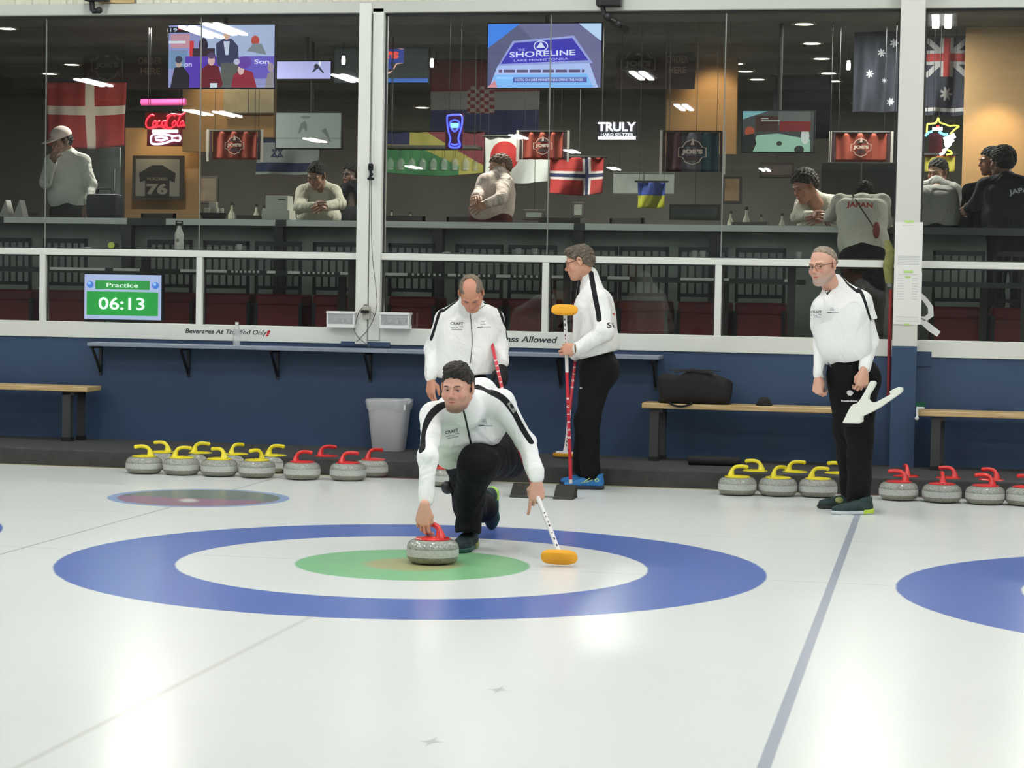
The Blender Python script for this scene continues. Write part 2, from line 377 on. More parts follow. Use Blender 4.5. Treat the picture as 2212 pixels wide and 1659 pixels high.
# ================================================================ props on the walkway and wall
M_bag = mat('black_nylon', (30, 27, 26), .85, bump=.6, bscale=25, var=.25, vscale=8)
M_rub = mat('black_rubber', (16, 17, 17), .8)
M_chrome = mat('grey_metal', (150, 150, 148), .3, metal=.9)
def bag():
    a = P(1423, 870, 5.62); b = P(1578, 870, 5.62)
    t = thing('duffel_bag', 'large black fabric sports bag lying on the wooden bench', 'bag', ((a.x+b.x)/2, 5.64, .575))
    w = (b.x-a.x)/2; vs = []; fs = []; n = 20; m_ = 13
    for i in range(n+1):
        u = -1+2*i/n
        for k in range(m_*2):
            an = 2*PI*k/(m_*2); c, s_ = math.cos(an), math.sin(an)
            hy = .13*(1-.25*abs(u)**6); hz = .125*(1-.22*abs(u)**5) + .012*math.sin(u*5+1)
            e = .45
            yy = hy*math.copysign(abs(c)**e, c); zz = hz*math.copysign(abs(s_)**e, s_)
            vs.append((u*w*(1-.05*abs(zz/.12)**2)+.01*math.sin(k), yy*(.86 if abs(u) > .98 else 1), max(.0, hz+zz - .018*(1-abs(u))*(s_ > .5)*math.sin(u*9))))
    K = m_*2
    for i in range(n):
        for k in range(K): fs.append((i*K+k, i*K+(k+1) % K, (i+1)*K+(k+1) % K, (i+1)*K+k))
    fs.append(tuple(range(K-1, -1, -1))); fs.append(tuple(range(n*K, (n+1)*K)))
    q = MB(); q.add(vs, fs); q.build('bag_body', M_bag, t, smooth=True, angle=70)
    q = MB(); q.tube([(-.15+.02*k, -.125, .245+.016*math.sin(k*PI/15)) for k in range(16)], .011, 8, flat=.5); q.build('carry_handle', mat('black_strap', (20, 19, 19), .8), t, smooth=True)
    q = MB(); q.tube([(-.19+.19*k/10, -.150, .01-.028*math.sin(k*PI/10)) for k in range(11)], .008, 8); q.build('shoulder_strap', mat('black_strap', (20, 19, 19), .8), t, smooth=True)
    q = MB(); q.tube([(-.2, -.02, .255), (-.1, -.02, .262), (0, -.02, .256), (.1, -.02, .262), (.2, -.02, .255)], .004, 6); q.build('zip', mat('zip_grey', (60, 60, 60), .4, metal=.5), t)
bag()
c = P(1650, 880, 5.6)
t = thing('knitted_hat', 'small round dark cap lying on the bench right of the bag', 'hat', (c.x, 5.62, .575))
q = MB(); q.lathe([(.054, 0), (.058, .012), (.056, .03), (.045, .05), (.025, .062), (.0, .066)], n=20); q.build('crown', mat('dark_cap', (34, 34, 34), .9, bump=.5, bscale=90), t, smooth=True)
q = MB(); q.tube([(.058*math.cos(a*PI/10), .058*math.sin(a*PI/10), .008) for a in range(20)], .008, 6, closed=True); q.build('brim', mat('dark_cap', (34, 34, 34), .9), t, smooth=True)
# rolled mat on the walkway
a = P(1488, 1005, 5.35); b = P(1600, 1012, 5.35)
t = thing('rolled_mat', 'rolled dark rubber mat lying on the walkway behind the yellow stones', 'mat', (0, 0, 0))
q = MB(); q.tube([(a.x, 5.3, .163), (a.x+.005, 5.3, .163), (b.x-.005, 5.3, .163), (b.x, 5.3, .163)], [.028, .035, .035, .028], 16); q.build('roll', mat('mat_black', (30, 30, 30), .85), t, smooth=True)
# waste bucket
def bucket():
    c = P(837, 970, 5.62)
    t = thing('waste_bin', 'white plastic bin with a clear liner bag standing on the walkway', 'bin', (c.x, 5.66, .128))
    def ring(w, d, z, n=40, e=.45):
        r = []
        for k in range(n):
            an = 2*PI*k/n; cc, ss = math.cos(an), math.sin(an)
            r.append(V((w*math.copysign(abs(cc)**e, cc), d*math.copysign(abs(ss)**e, ss), z)))
        return r
    def loft(rs, cap0=False):
        q = MB(); n = len(rs[0]); vs = [p for r in rs for p in r]; fs = []
        for i in range(len(rs)-1):
            for k in range(n): fs.append((i*n+k, i*n+(k+1) % n, (i+1)*n+(k+1) % n, (i+1)*n+k))
        if cap0: fs.append(tuple(range(n-1, -1, -1)))
        q.add(vs, fs); return q
    B = mat('bin_white', (206, 206, 208), .45)
    loft([ring(.118, .085, 0), ring(.125, .09, .006), ring(.165, .115, .37), ring(.175, .122, .375), ring(.176, .123, .40), ring(.166, .116, .402), ring(.162, .112, .37), ring(.12, .085, .02)], True).build('bin_body', B, t, smooth=True, angle=50)
    q = loft([ring(.170, .119, .33), ring(.181, .127, .39), ring(.179, .126, .412), ring(.165, .115, .412), ring(.160, .11, .36)])
    for i, v in enumerate(q.v): q.v[i] = (v[0]+.004*math.sin(i*2.1), v[1]+.003*math.cos(i*1.7), v[2]+.008*math.sin((i % 40)*.9)*(v[2] < .35))
    q.build('liner_rim', mat('liner_film', (226, 228, 230), .25, alpha=.55), t, smooth=True)
    q = MB(); pts = [(.10, -.09, .405), (.14, -.10, .425), (.185, -.09, .428), (.2, -.08, .40), (.178, -.085, .375), (.15, -.1, .395)]
    q.prism(pts, (0, .03, .0)); q.build('liner_fold', mat('liner_film', (226, 228, 230), .25, alpha=.55), t, smooth=True)
    q = MB(); q.bb((.150, -.128, .335), (.163, -.118, .375)); q.build('handle_clip', mat('bin_clip', (236, 236, 236), .4), t)
bucket()
# white boxes on the sill beside the post
def tissue(x0, x1, label):
    t = thing('wipes_box', label, 'box', ((x0+x1)/2, WY-.055, 1.096)); w = (x1-x0)/2; B = mat('box_white', (232, 232, 228), .4)
    q = MB(); q.bb((-w, -.045, .0), (w, .05, .03), bev=.003); q.bb((-w, .03, .03), (w, .05, .115)); q.bb((-w, -.045, .03), (-w+.012, .05, .115)); q.bb((w-.012, -.045, .03), (w, .05, .115)); q.build('tray', B, t)
    q = MB(); q.bb((-w-.004, -.05, .112), (w+.004, .052, .132), bev=.004); q.build('lid', B, t)
    q = MB(); vs = []
    for i in range(9):
        for k in range(4): vs.append((-w+.02+(2*w-.05)*i/8, -.035+.02*k+.006*math.sin(i*2), .035+.05*math.sin(i*1.3+.8*k)**2))
    q.add(vs, [(i*4+k, i*4+k+1, i*4+k+5, i*4+k+4) for i in range(8) for k in range(3)]); q.build('wipes', mat('crumpled_paper', (208, 208, 204), .8), t, smooth=True)
    q = MB(); q.bb((-w+.012, -.047, .03), (w-.012, -.044, .112)); q.build('clear_front', mat('clear_plastic', (235, 240, 240), .1, alpha=.25), t)
tissue(P(709, 690, 5.85).x, P(769, 690, 5.85).x, 'clear fronted white box on the sill left of the post')
tissue(P(823, 690, 5.85).x, P(887, 690, 5.85).x, 'clear fronted white box on the sill right of the post')
# outlet box, plug and cables on the post
M_cab = mat('grey_cable', (96, 96, 92), .6)
o = P(792, 675, 5.84)
t = thing('socket_box', 'grey electrical socket box with a black plug on the white post', 'socket', (o.x, 5.855, o.z))
q = MB(); q.bb((-.03, -.035, -.055), (.03, 0, .05), bev=.004); q.build('box', mat('socket_grey', (176, 174, 160), .5), t)
q = MB(); q.bb((-.036, -.07, -.004), (.026, -.03, .018), bev=.004); q.build('plug', M_rub, t)
q = MB(); q.tube([(.0, -.01, .05), (.0, -.008, .06), (-.02, -.008, .062), (-.035, -.01, .04)], .004, 6); q.build('conduit_bend', M_cab, t)
t = thing('power_cable', 'thin grey cables hanging down the white post to the shelf', 'cable', (0, 0, 0))
def cabl(pts, r=.0032, name='cable', Y=5.84):
    p = [P(x, y, Y) for x, y in pts]; q = MB(); q.tube(smooth_path(p, 6), r, 6); q.build(name, M_cab, t, smooth=True)
def smooth_path(p, k=6):
    out = []
    for i in range(len(p)-1):
        a, b, c, d = p[max(i-1, 0)], p[i], p[i+1], p[min(i+2, len(p)-1)]
        for j in range(k):
            s_ = j/k; out.append(.5*((2*b)+(c-a)*s_+(2*a-5*b+4*c-d)*s_**2+(3*b-a-3*c+d)*s_**3))
    out.append(p[-1]); return out
cabl([(806, 30), (804, 200), (803, 350), (802, 480), (805, 560), (812, 620), (814, 660), (806, 690), (792, 715), (770, 738)])
cabl([(784, 664), (775, 675), (768, 700), (766, 715), (775, 730), (790, 742), (797, 748), (793, 760)])
cabl([(800, 672), (808, 680), (806, 692)], .003)
c = P(800, 371, 5.82)
t = thing('web_camera', 'small black camera clamped to the white post', 'camera', (c.x, 5.83, c.z))
q = MB(); q.bb((-.018, -.02, .01), (.018, .02, .065), bev=.006); q.ball((0, -.02, .045), .013, 10); q.build('camera_head', M_rub, t)
q = MB(); q.tube([(0, 0, .012), (.004, 0, -.02), (-.006, 0, -.045)], .009, 8); q.ball((.008, 0, -.02), .014, 10); q.bb((-.024, -.02, -.065), (.026, .02, -.045), bev=.005); q.build('clamp', M_rub, t)
# cameras on wooden boards at the top edge
def topcam(px, w0, w1, body, label, Y=5.78):
    c = P(px, 10, Y); zt = P(px, -12, Y).z
    t = thing('security_camera', label, 'camera', (c.x, WY, 3.80))
    q = MB(); q.bb((P(w0, 5, 5.9).x-c.x, -.012, -.078), (P(w1, 5, 5.9).x-c.x, .006, .22)); q.build('mounting_board', M_wood, t)
    q = MB()
    for kind, a, b, r in body:
        A = P(a[0], a[1], Y)-V((c.x, WY, 3.80))
        if kind == 't': B = P(b[0], b[1], Y)-V((c.x, WY, 3.80)); q.tube([A, B], r, 12)
        elif kind == 's': q.ball(A, r, 14)
        else: B = P(b[0], b[1], Y)-V((c.x, WY, 3.80)); q.bb((A.x, A.y-r, A.z), (B.x, B.y+r, B.z), bev=.01)
    q.build('camera_body', mat('camera_black', (20, 20, 21), .5), t, smooth=True)
    return t
topcam(210, 214, 290, [('b', (186, -20), (233, 3), .05), ('t', (198, 0), (200, 24), .022), ('s', (214, 22), None, .028), ('t', (200, 24), (216, 23), .022)], 'black camera on a wooden board at the top left of the siding')
tc = topcam(1310, 1283, 1362, [('b', (1290, -25), (1341, 14), .06), ('t', (1302, 14), (1305, 34), .02), ('s', (1314, 36), None, .038), ('t', (1306, 30), (1312, 38), .02), ('s', (1337, 52), None, .034), ('t', (1314, 38), (1336, 50), .02)], 'black swivel camera on a wooden board above the middle window')
# lettering on the sill
M_ink = mat('black_lettering', (52, 52, 56), .5); M_red = mat('red_lettering', (190, 40, 50), .5)
def sign(name, txt, label, x0, x1, px_h, cy, m_=M_ink, bold=.02):
    a = P(x0, cy[0], WY-.017); b = P(x1, cy[1], WY-.017)
    me = text_mesh(txt, .05, bold=bold, shear=.22, width=b.x-a.x)
    me.transform(Matrix.Translation(((a.x+b.x)/2, WY-.0165, (a.z+b.z)/2)))
    o = link(name, me, m_); tag(o, label, 'lettering'); return o
sign('sill_lettering', 'Beverages At This End Only', 'black italic words on the white sill behind the small bottle', 400, 577, 14, (716, 720))
sign('sill_lettering', 'No Food or Glass Allowed', 'black italic words on the white sill right of the bowed man', 958, 1204, 14, (729, 734))
o = sign('exclamation_mark', '!', 'red slanted mark at the end of the words on the white sill', 574, 584, 16, (720, 720), M_red, .06)
# small clear bottle on the shelf
def bottle(name, label, c, h, r, m_, cap, parts=(), cat='bottle'):
    t = thing(name, label, cat, c)
    q = MB(); q.lathe([(r*.9, 0), (r, h*.03), (r, h*.35), (r*.92, h*.4), (r, h*.46), (r, h*.6), (r*.5, h*.82), (r*.42, h*.93)], n=20); q.build('bottle_body', m_, t, smooth=True)
    q = MB(); q.lathe([(r*.5, h*.9), (r*.5, h), (r*.35, h)], n=16); q.build('cap', cap, t, smooth=True)
    return t
c = P(513, 742, 5.75); bt = bottle('water_bottle', 'small clear water bottle standing on the wall shelf', (c.x, 5.73, .935), .19, .03, mat('clear_pet', (222, 228, 226), .1, alpha=.45), mat('bottle_cap', (230, 230, 228), .4))
q = MB(); q.lathe([(.0308, .085), (.0308, .13)], n=20); q.build('label_band', mat('label_film', (214, 216, 216), .5, alpha=.7), bt, smooth=True)
# papers on the column
def paper(x0, x1, y0, y1, label, lines, Y=5.7375):
    a = P(x0, y1, Y); b = P(x1, y0, Y)
    t = thing('paper_notice', label, 'paper', ((a.x+b.x)/2, Y, (a.z+b.z)/2)); w = (b.x-a.x)/2; h = (b.z-a.z)/2
    q = MB(); q.bb((-w, -.001, -h), (w, .003, h)); q.build('sheet', mat('white_paper', (236, 236, 228), .7), t)
    q = MB(); rnd = random.Random(int(x0*y0))
    for (u0, u1, v) in lines:
        xx = u0
        while xx < u1-.02:
            l = rnd.uniform(.03, .08); q.bb((-w+2*w*xx, -.0022, h-2*h*v-.0022), (-w+2*w*min(xx+l, u1), -.001, h-2*h*v+.0022)); xx += l+.015
    q.build('print', mat('grey_print', (192, 194, 192), .7), t)
    q = MB(); q.bb((-w*.35, -.003, h-.006), (w*.35, -.001, h+.012)); q.bb((-w*.2, -.003, -h-.008), (w*.2, -.001, -h+.006)); q.build('green_tape', mat('green_tape', (184, 220, 130), .6), t)
paper(1931, 1994, 480, 598, 'upper white printed sheet taped to the white column', [(.25, .7, .06)] + [(.12, .9, .62+.03*k) for k in range(6)])
paper(1929, 1992, 588, 700, 'lower white printed sheet taped to the white column', [(.15, .85, -.0+.05)] + [(.12, .35, .12+.05*k) for k in range(9)] + [(.65, .85, .12+.05*k) for k in range(9)] + [(.1, .9, .86+.04*k) for k in range(3)], Y=5.7365)
# white painted letter on the right window
def stroke(pts, widths, Y):
    L_, R_ = [], []
    for i, (x, y) in enumerate(pts):
        a = pts[max(i-1, 0)]; b = pts[min(i+1, len(pts)-1)]; dx, dy = b[0]-a[0], b[1]-a[1]; l = math.hypot(dx, dy); w = widths[i]/2
        L_.append((x-dy/l*w, y+dx/l*w)); R_.append((x+dy/l*w, y-dx/l*w))
    return [P(x, y, Y) for x, y in L_+R_[::-1]]
t = thing('letter_decal', 'big white painted letter stroke on the right window beside the column', 'decal', (0, 0, 0))
q = MB(); Y = WY+.046
for pts, w in ((([(1985, 634), (1999, 648), (2010, 664), (2011, 680), (1999, 689), (1984, 688)]), [9, 11, 12, 13, 11, 10]), (([(1980, 685), (1992, 694), (2010, 709), (2028, 722)]), [8, 12, 15, 13])):
    n = len(pts)
    for i in range(n-1):
        s_ = stroke(pts[i:i+2], w[i:i+2], Y)
    sp = stroke(pts, w, Y); k = len(sp)//2
    for i in range(k-1): q.prism([sp[i], sp[i+1], sp[2*k-2-i], sp[2*k-1-i]], (0, -.004, 0))
q.build('stroke', mat('white_decal', (240, 240, 238), .5), t)
# red pole with a yellow broom head leaning beside the column
b0 = P(1919, 862, 5.84); b1 = P(1924, 625, 5.84)
t = thing('long_broom', 'red pole topped with yellow bristles hanging beside the white column', 'broom', (0, 0, 0))
q = MB(); d = (b1-b0); q.tube([b0, b1], .0135, 12); q.build('pole', mat('red_pole', (140, 36, 40), .4), t, smooth=True)
q = MB(); q.box(b1-V((0, -.03, .12)), (.03, .07, .03), bev=.004); q.build('wall_hook', mat('grey_metal', (150, 150, 148), .3), t)
h0 = P(1921, 612, 5.84); h1 = P(1916, 520, 5.84)
q = MB(); q.bb(h0-V((.016, .016, .03)), h0+V((.018, .016, .03)), bev=.004); q.build('clamp', mat('grey_metal', (150, 150, 148), .3), t)
q = MB()
for k in range(16):
    an = k*2*PI/16; w = .03; u = V((math.cos(an)*.02, math.sin(an)*.012, 0))
    q.tube([h0+u*.8, P(1918, 575, 5.84)+u*1.2, P(1925, 548, 5.84)+u*1.5, h1+u*.9], [.014, .016, .013, .006], 6)
q.build('bristles', mat('yellow_bristle', (132, 132, 76), .8, bump=.6, bscale=80, var=.2, vscale=30), t, smooth=True)
# green brush on the bench end
c = P(1988, 893, 5.55)
t = thing('hand_brush', 'small green brush with a white clip at the end of the right bench', 'brush', (c.x, 5.50, .56))
q = MB(); q.bb((-.03, -.02, .03), (.03, .02, .045), bev=.004); q.bb((-.03, -.03, -.05), (-.015, -.015, .03)); q.ball((-.024, -.03, -.04), .015); q.build('clip', mat('clip_white', (220, 224, 220), .5), t)
q = MB()
for i in range(8):
    for k in range(3):
        x = -.026+.0075*i; q.tube([(x, -.012+.012*k, .042), (x*1.35, -.015+.014*k, .075+.006*math.sin(i*2+k))], [.004, .005], 5)
q.build('bristles', mat('green_bristle', (28, 96, 66), .8), t)
# hacks
M_hack = mat('hack_rubber', (46, 44, 40), .85, bump=.4, bscale=150)
def hack(xc, yb, label):
    c = PZ(xc, yb, 0); t = thing('hack', label, 'foot hold', (c.x, c.y, 0))
    q = MB(); w = .068
    q.prism([(-w, 0, 0), (-w, .19, 0), (-w, .19, .085), (-w, .12, .088), (-w, .03, .03)], (2*w, 0, 0)); q.build('rubber_block', M_hack, t)
    q = MB(); q.bb((-w-.0, -.012, 0), (w, .02, .016), bev=.003); q.build('base_plate', mat('hack_base', (60, 60, 56), .6), t)
    return c
h1 = hack(1122, 1075, 'left black rubber hack on the ice near the walkway')
h2 = hack(1216, 1079, 'right black rubber hack on the ice in front of the blue shoes')
t = thing('hack_bar', 'thin grey plate on the ice joining the two black hacks', 'plate', ((h1.x+h2.x)/2, h1.y+.1, 0))
q = MB(); q.bb((-.06, -.02, 0), (.06, .02, .006)); q.build('plate', mat('hack_plate', (150, 150, 140), .4, metal=.5), t)
# ================================================================ curling stones
def granite(name, band):
    mt = bpy.data.materials.new(name); mt.use_nodes = True; nt = mt.node_tree; b = nt.nodes['Principled BSDF']; N = nt.nodes.new; L = nt.links.new
    tc = N('ShaderNodeTexCoord'); n1 = N('ShaderNodeTexNoise'); n1.inputs['Scale'].default_value = 90; n1.inputs['Detail'].default_value = 6; v = N('ShaderNodeTexVoronoi'); v.inputs['Scale'].default_value = 120
    L(tc.outputs['Object'], n1.inputs[0]); L(tc.outputs['Object'], v.inputs[0])
    cr = N('ShaderNodeValToRGB'); e = cr.color_ramp.elements
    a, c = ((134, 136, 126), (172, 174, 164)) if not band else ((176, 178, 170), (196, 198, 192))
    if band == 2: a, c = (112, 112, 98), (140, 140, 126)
    e[0].position = .35; e[0].color = lin(a)+(1,); e[1].position = .65; e[1].color = lin(c)+(1,)
    L(n1.outputs['Fac'], cr.inputs[0]); L(cr.outputs[0], b.inputs['Base Color'])
    b.inputs['Roughness'].default_value = .5 if band == 1 else (.12 if band == 0 else .28)
    return mt
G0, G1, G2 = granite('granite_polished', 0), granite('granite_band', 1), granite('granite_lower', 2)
M_ys = mat('yellow_handle_plastic', (238, 222, 40), .3, coat=.3); M_rs = mat('red_handle_plastic', (214, 44, 42), .3, coat=.4)
def arc(r, z, w, h, a0, a1, n):   # ellipse arc profile
    return [(r+w*math.cos(a0+(a1-a0)*k/n), z+h*math.sin(a0+(a1-a0)*k/n)) for k in range(n+1)]
def stone(loc, colr, label, rotz=0.0):
    t = thing('curling_stone', label, 'curling stone', loc, rotz=rotz)
    RR = .1365; q = MB()
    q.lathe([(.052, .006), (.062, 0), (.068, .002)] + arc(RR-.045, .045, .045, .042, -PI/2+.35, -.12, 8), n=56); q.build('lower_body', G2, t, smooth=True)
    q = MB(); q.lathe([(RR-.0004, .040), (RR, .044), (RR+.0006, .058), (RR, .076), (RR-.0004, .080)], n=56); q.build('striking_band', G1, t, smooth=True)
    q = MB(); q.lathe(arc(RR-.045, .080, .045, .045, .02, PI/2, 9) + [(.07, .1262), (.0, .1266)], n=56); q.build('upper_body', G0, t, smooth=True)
    h = MB(); h.lathe([(.0, .124), (.091, .1245), (.093, .129), (.086, .134), (.03, .141), (0, .142)], n=40)
    pts = smooth_path([V((-.048, 0, .128)), V((-.046, 0, .150)), V((-.038, 0, .178)), V((-.018, 0, .197)), V((.012, 0, .203)), V((.045, 0, .2015)), V((.074, 0, .196))], 5)
    n = len(pts); rs = [max(.0145, .034*(1-i/(n*.34))+.0145*(i/(n*.34))) if i < n*.34 else .0148 for i in range(n)]; rs[-1] = .007; rs[-2] = .012
    h.tube(pts, rs, 14, flat=.85); h.ball(pts[-3], .015, 12)
    hd = h.build('handle', M_ys if colr == 'y' else M_rs, t, smooth=True)
    s_ = MB(); s_.lathe([(0.0, 0), (.006, .0), (.006, .004), (0, .005)], c=(.03, .0, .1395), n=12); s_.lathe([(0.0, 0), (.006, .0), (.006, .004), (0, .005)], c=(-.076, .0, .1345), n=12); s_.build('screw', mat('dark_screw', (60, 50, 30), .4), hd)
    return t
SY = []
def Y_(px, py, rot, lab): c = PZ(px, py); return (c.x, c.y+.07, 0), math.radians(rot), lab
proto_y = proto_r = None
RR_ = .1415
rows = [  # pixel of base front, handle heading, colour, label
 ('y', 302, 1024, 190, 'leftmost yellow handled curling stone in the front row of the left group'),
 ('y', 383, 1027, 25, 'second yellow handled curling stone from the left in the front row'),
 ('y', 465, 1030, 160, 'third yellow handled curling stone of the left front row'),
 ('y', 547, 1033, 240, 'fourth yellow handled curling stone of the left front row next to the red ones'),
 ('yb', 342, 1014, 172, 'leftmost yellow handled curling stone standing in the back row'),
 ('yb', 424, 1016, 8, 'second yellow handled stone from the left in the back row'),
 ('yb', 502, 1019, 60, 'third yellow handled stone from the left in the back row'),
 ('yb', 586, 1022, 10, 'yellow handled back row stone nearest the red handled stones'),
 ('r', 645, 1037, 12, 'red handled curling stone beside the last yellow one in the left group'),
 ('r', 745, 1039, 20, 'red handled curling stone in front of the white bin'),
 ('rb', 698, 1023, 15, 'red handled stone half hidden between two others left of the bin'),
 ('rb', 800, 1031, 40, 'rightmost red handled stone of the left group below the white bin'),
 ('r', 962, 1052, 12, 'red handled curling stone behind the arm of the kneeling player'),
 ('y', 1590, 1071, 18, 'leftmost yellow handled stone of the right group'),
 ('y', 1678, 1073, 50, 'middle front yellow handled stone of the right group'),
 ('y', 1765, 1075, 12, 'front yellow handled stone beside the legs of the bearded man'),
 ('yb', 1628, 1057, 172, 'back row yellow handled stone at the left of the right group'),
 ('yb', 1715, 1059, 8, 'back row yellow handled stone in the middle of the right group'),
 ('yb', 1806, 1062, 165, 'back row yellow handled stone touching the legs of the bearded man'),
 ('r', 1940, 1082, 165, 'red handled stone just right of the bearded man, first of four'),
 ('r', 2034, 1087, 95, 'second red handled stone to the right of the bearded man'),
 ('r', 2128, 1091, 172, 'third red handled stone to the right of the bearded man'),
 ('r', 2216, 1094, 140, 'red handled stone cut off by the right edge of the picture'),
 ('rb', 1956, 1069, 100, 'red handled stone hidden directly behind the first of the right four'),
 ('rb', 2048, 1073, 160, 'red handled stone hidden behind the second of the right four'),
 ('rb', 2140, 1077, 150, 'red handled stone hidden behind the third of the right four'),
]
protos = {}
for kind, px, py, rot, lab in rows:
    c = PZ(px, py); loc = (c.x, c.y+.085, 0); k = kind[0]
    if k in protos: dup(protos[k], loc, math.radians(rot), lab, 'yellow handled curling stones' if k == 'y' else 'red handled curling stones')
    else: protos[k] = tag(stone(loc, k, lab, math.radians(rot)), group='yellow handled curling stones' if k == 'y' else 'red handled curling stones')
    last = loc
# the stone being delivered
STN = V((.085, .085, 0))
dup(protos['r'], STN, math.radians(160), 'granite curling stone with red handle held by the kneeling player on the green ring', None)
# ================================================================ implicit surfaces for bodies and clothing
def npv(p): return np.array([p[0], p[1], p[2]], dtype=np.float32)
class SDF:
    def __init__(s, lo, hi, h):
        s.h = h; s.lo = npv(lo); n = np.ceil((npv(hi)-s.lo)/h).astype(int)+1; s.n = n
        s.f = np.full(tuple(n), 9.0, np.float32)
    def _sub(s, lo, hi):
        a = np.maximum(np.floor((lo-s.lo)/s.h).astype(int), 0); b = np.minimum(np.ceil((hi-s.lo)/s.h).astype(int)+1, s.n)
        if np.any(b <= a): return None
        ax = [s.lo[i]+s.h*np.arange(a[i], b[i], dtype=np.float32) for i in range(3)]
        X = ax[0][:, None, None]; Y = ax[1][None, :, None]; Z = ax[2][None, None, :]
        return (slice(a[0], b[0]), slice(a[1], b[1]), slice(a[2], b[2])), X, Y, Z
    def _comb(s, sl, d, k, sub):
        f = s.f[sl]
        if sub:
            d = -d; h = np.maximum(k-np.abs(f-d), 0)/max(k, 1e-6); s.f[sl] = np.maximum(f, d)+h*h*k*.25
        else:
            h = np.maximum(k-np.abs(f-d), 0)/max(k, 1e-6); s.f[sl] = np.minimum(f, d)-h*h*k*.25
    def cone(s, a, b, ra, rb, k=.02, w=None, fl=1.0, sub=False):
        a = npv(a); b = npv(b); M = k+3*s.h; r = max(ra, rb)*max(1, 1/fl)+M
        q = s._sub(np.minimum(a, b)-r, np.maximum(a, b)+r)
        if q is None: return s
        sl, X, Y, Z = q; ab = b-a; L2 = float(ab@ab)+1e-12
        x, y, z = X-a[0], Y-a[1], Z-a[2]
        t = np.clip((x*ab[0]+y*ab[1]+z*ab[2])/L2, 0, 1)
        x = x-t*ab[0]; y = y-t*ab[1]; z = z-t*ab[2]
        d2 = x*x+y*y+z*z
        if w is not None and fl != 1.0:
            w = npv(V(w).normalized()); pw = x*w[0]+y*w[1]+z*w[2]; d2 = d2+(fl*fl-1)*pw*pw
        d = np.sqrt(np.maximum(d2, 0))-(ra+t*(rb-ra))
        s._comb(sl, d, k, sub); return s
    def ell(s, c, r, k=.02, R=None, sub=False):
        c = npv(c); r = np.array(r, np.float32); M = k+3*s.h+r.max()
        q = s._sub(c-M, c+M)
        if q is None: return s
        sl, X, Y, Z = q; x, y, z = X-c[0], Y-c[1], Z-c[2]
        if R is not None:
            x, y, z = [x*R[0][i]+y*R[1][i]+z*R[2][i] for i in range(3)]   # columns of R are the local axes
        k0 = np.sqrt((x/r[0])**2+(y/r[1])**2+(z/r[2])**2)+1e-6; k1 = np.sqrt((x/r[0]**2)**2+(y/r[1]**2)**2+(z/r[2]**2)**2)+1e-6
        s._comb(sl, k0*(k0-1)/k1, k, sub); return s
    def path(s, pts, rs, k=.02, w=None, fl=1.0):
        for i in range(len(pts)-1): s.cone(pts[i], pts[i+1], rs[i], rs[i+1], k, w, fl)
        return s
    def plane(s, p, n, k=.004):      # cut away the side n points to
        p = npv(p); n = npv(V(n).normalized()); sl, X, Y, Z = s._sub(s.lo-1, s.lo+s.n*s.h+1)
        d = (X-p[0])*n[0]+(Y-p[1])*n[1]+(Z-p[2])*n[2]
        s._comb(sl, -d, k, True); return s
    def grid(s):
        return s._sub(s.lo-1, s.lo+s.n*s.h+1)[1:]
    def folds(s, amp, seed=0, fr=(22, 16, 30), axis=None):
        X, Y, Z = s.grid(); r = random.Random(seed); p = [r.uniform(0, 6) for _ in range(8)]
        g = np.sin(fr[0]*X+2.2*np.sin(11*Z+p[0])+p[1])*np.sin(fr[1]*Y+1.7*np.sin(9*X+p[2])+p[3])*.5 + np.sin(fr[2]*Z+2.5*np.sin(13*X+7*Y+p[4])+p[5])*.5
        s.f += (amp*g).astype(np.float32); return s
    def mesh(s):
        f = s.f; n = f.shape; sg = f < 0
        c = [sg[i:n[0]-1+i, j:n[1]-1+j, k:n[2]-1+k] for i in (0, 1) for j in (0, 1) for k in (0, 1)]
        al = c[0].copy(); an = c[0].copy()
        for q in c[1:]: al &= q; an |= q
        act = np.argwhere(an & ~al)
        if len(act) == 0: return np.zeros((0, 3)), np.zeros((0, 4), int)
        idx = np.full((n[0]-1, n[1]-1, n[2]-1), -1, np.int32); idx[act[:, 0], act[:, 1], act[:, 2]] = np.arange(len(act))
        off = np.array([(i, j, k) for i in (0, 1) for j in (0, 1) for k in (0, 1)])
        val = np.stack([f[act[:, 0]+o[0], act[:, 1]+o[1], act[:, 2]+o[2]] for o in off], 1)
        acc = np.zeros((len(act), 3)); cnt = np.zeros(len(act))
        for a in range(8):
            for b in range(a+1, 8):
                if np.abs(off[a]-off[b]).sum() != 1: continue
                va, vb = val[:, a], val[:, b]; mk = (va < 0) != (vb < 0); t = np.where(mk, va/(va-vb+1e-20), 0)
                acc += np.where(mk[:, None], off[a]+t[:, None]*(off[b]-off[a]), 0); cnt += mk
        vs = s.lo+s.h*(act+acc/np.maximum(cnt, 1)[:, None])
        quads = []
        for ax in range(3):
            o1, o2 = [q for q in range(3) if q != ax]
            sa = sg.take(range(n[ax]-1), ax); sb = sg.take(range(1, n[ax]), ax)
            e = np.argwhere(sa != sb); e = e[(e[:, o1] > 0) & (e[:, o2] > 0) & (e[:, o1] < n[o1]-1) & (e[:, o2] < n[o2]-1)]
            if len(e) == 0: continue
            flip = sa[e[:, 0], e[:, 1], e[:, 2]]
            g = []
            for (p, q) in ((-1, -1), (0, -1), (0, 0), (-1, 0)):
                w = e.copy(); w[:, o1] += p; w[:, o2] += q; g.append(idx[w[:, 0], w[:, 1], w[:, 2]])
            g = np.stack(g, 1)
            if ax == 1: flip = ~flip
            g[~flip] = g[~flip][:, ::-1]; quads.append(g)
        q = np.concatenate(quads); q = q[(q >= 0).all(1)]
        return vs, q
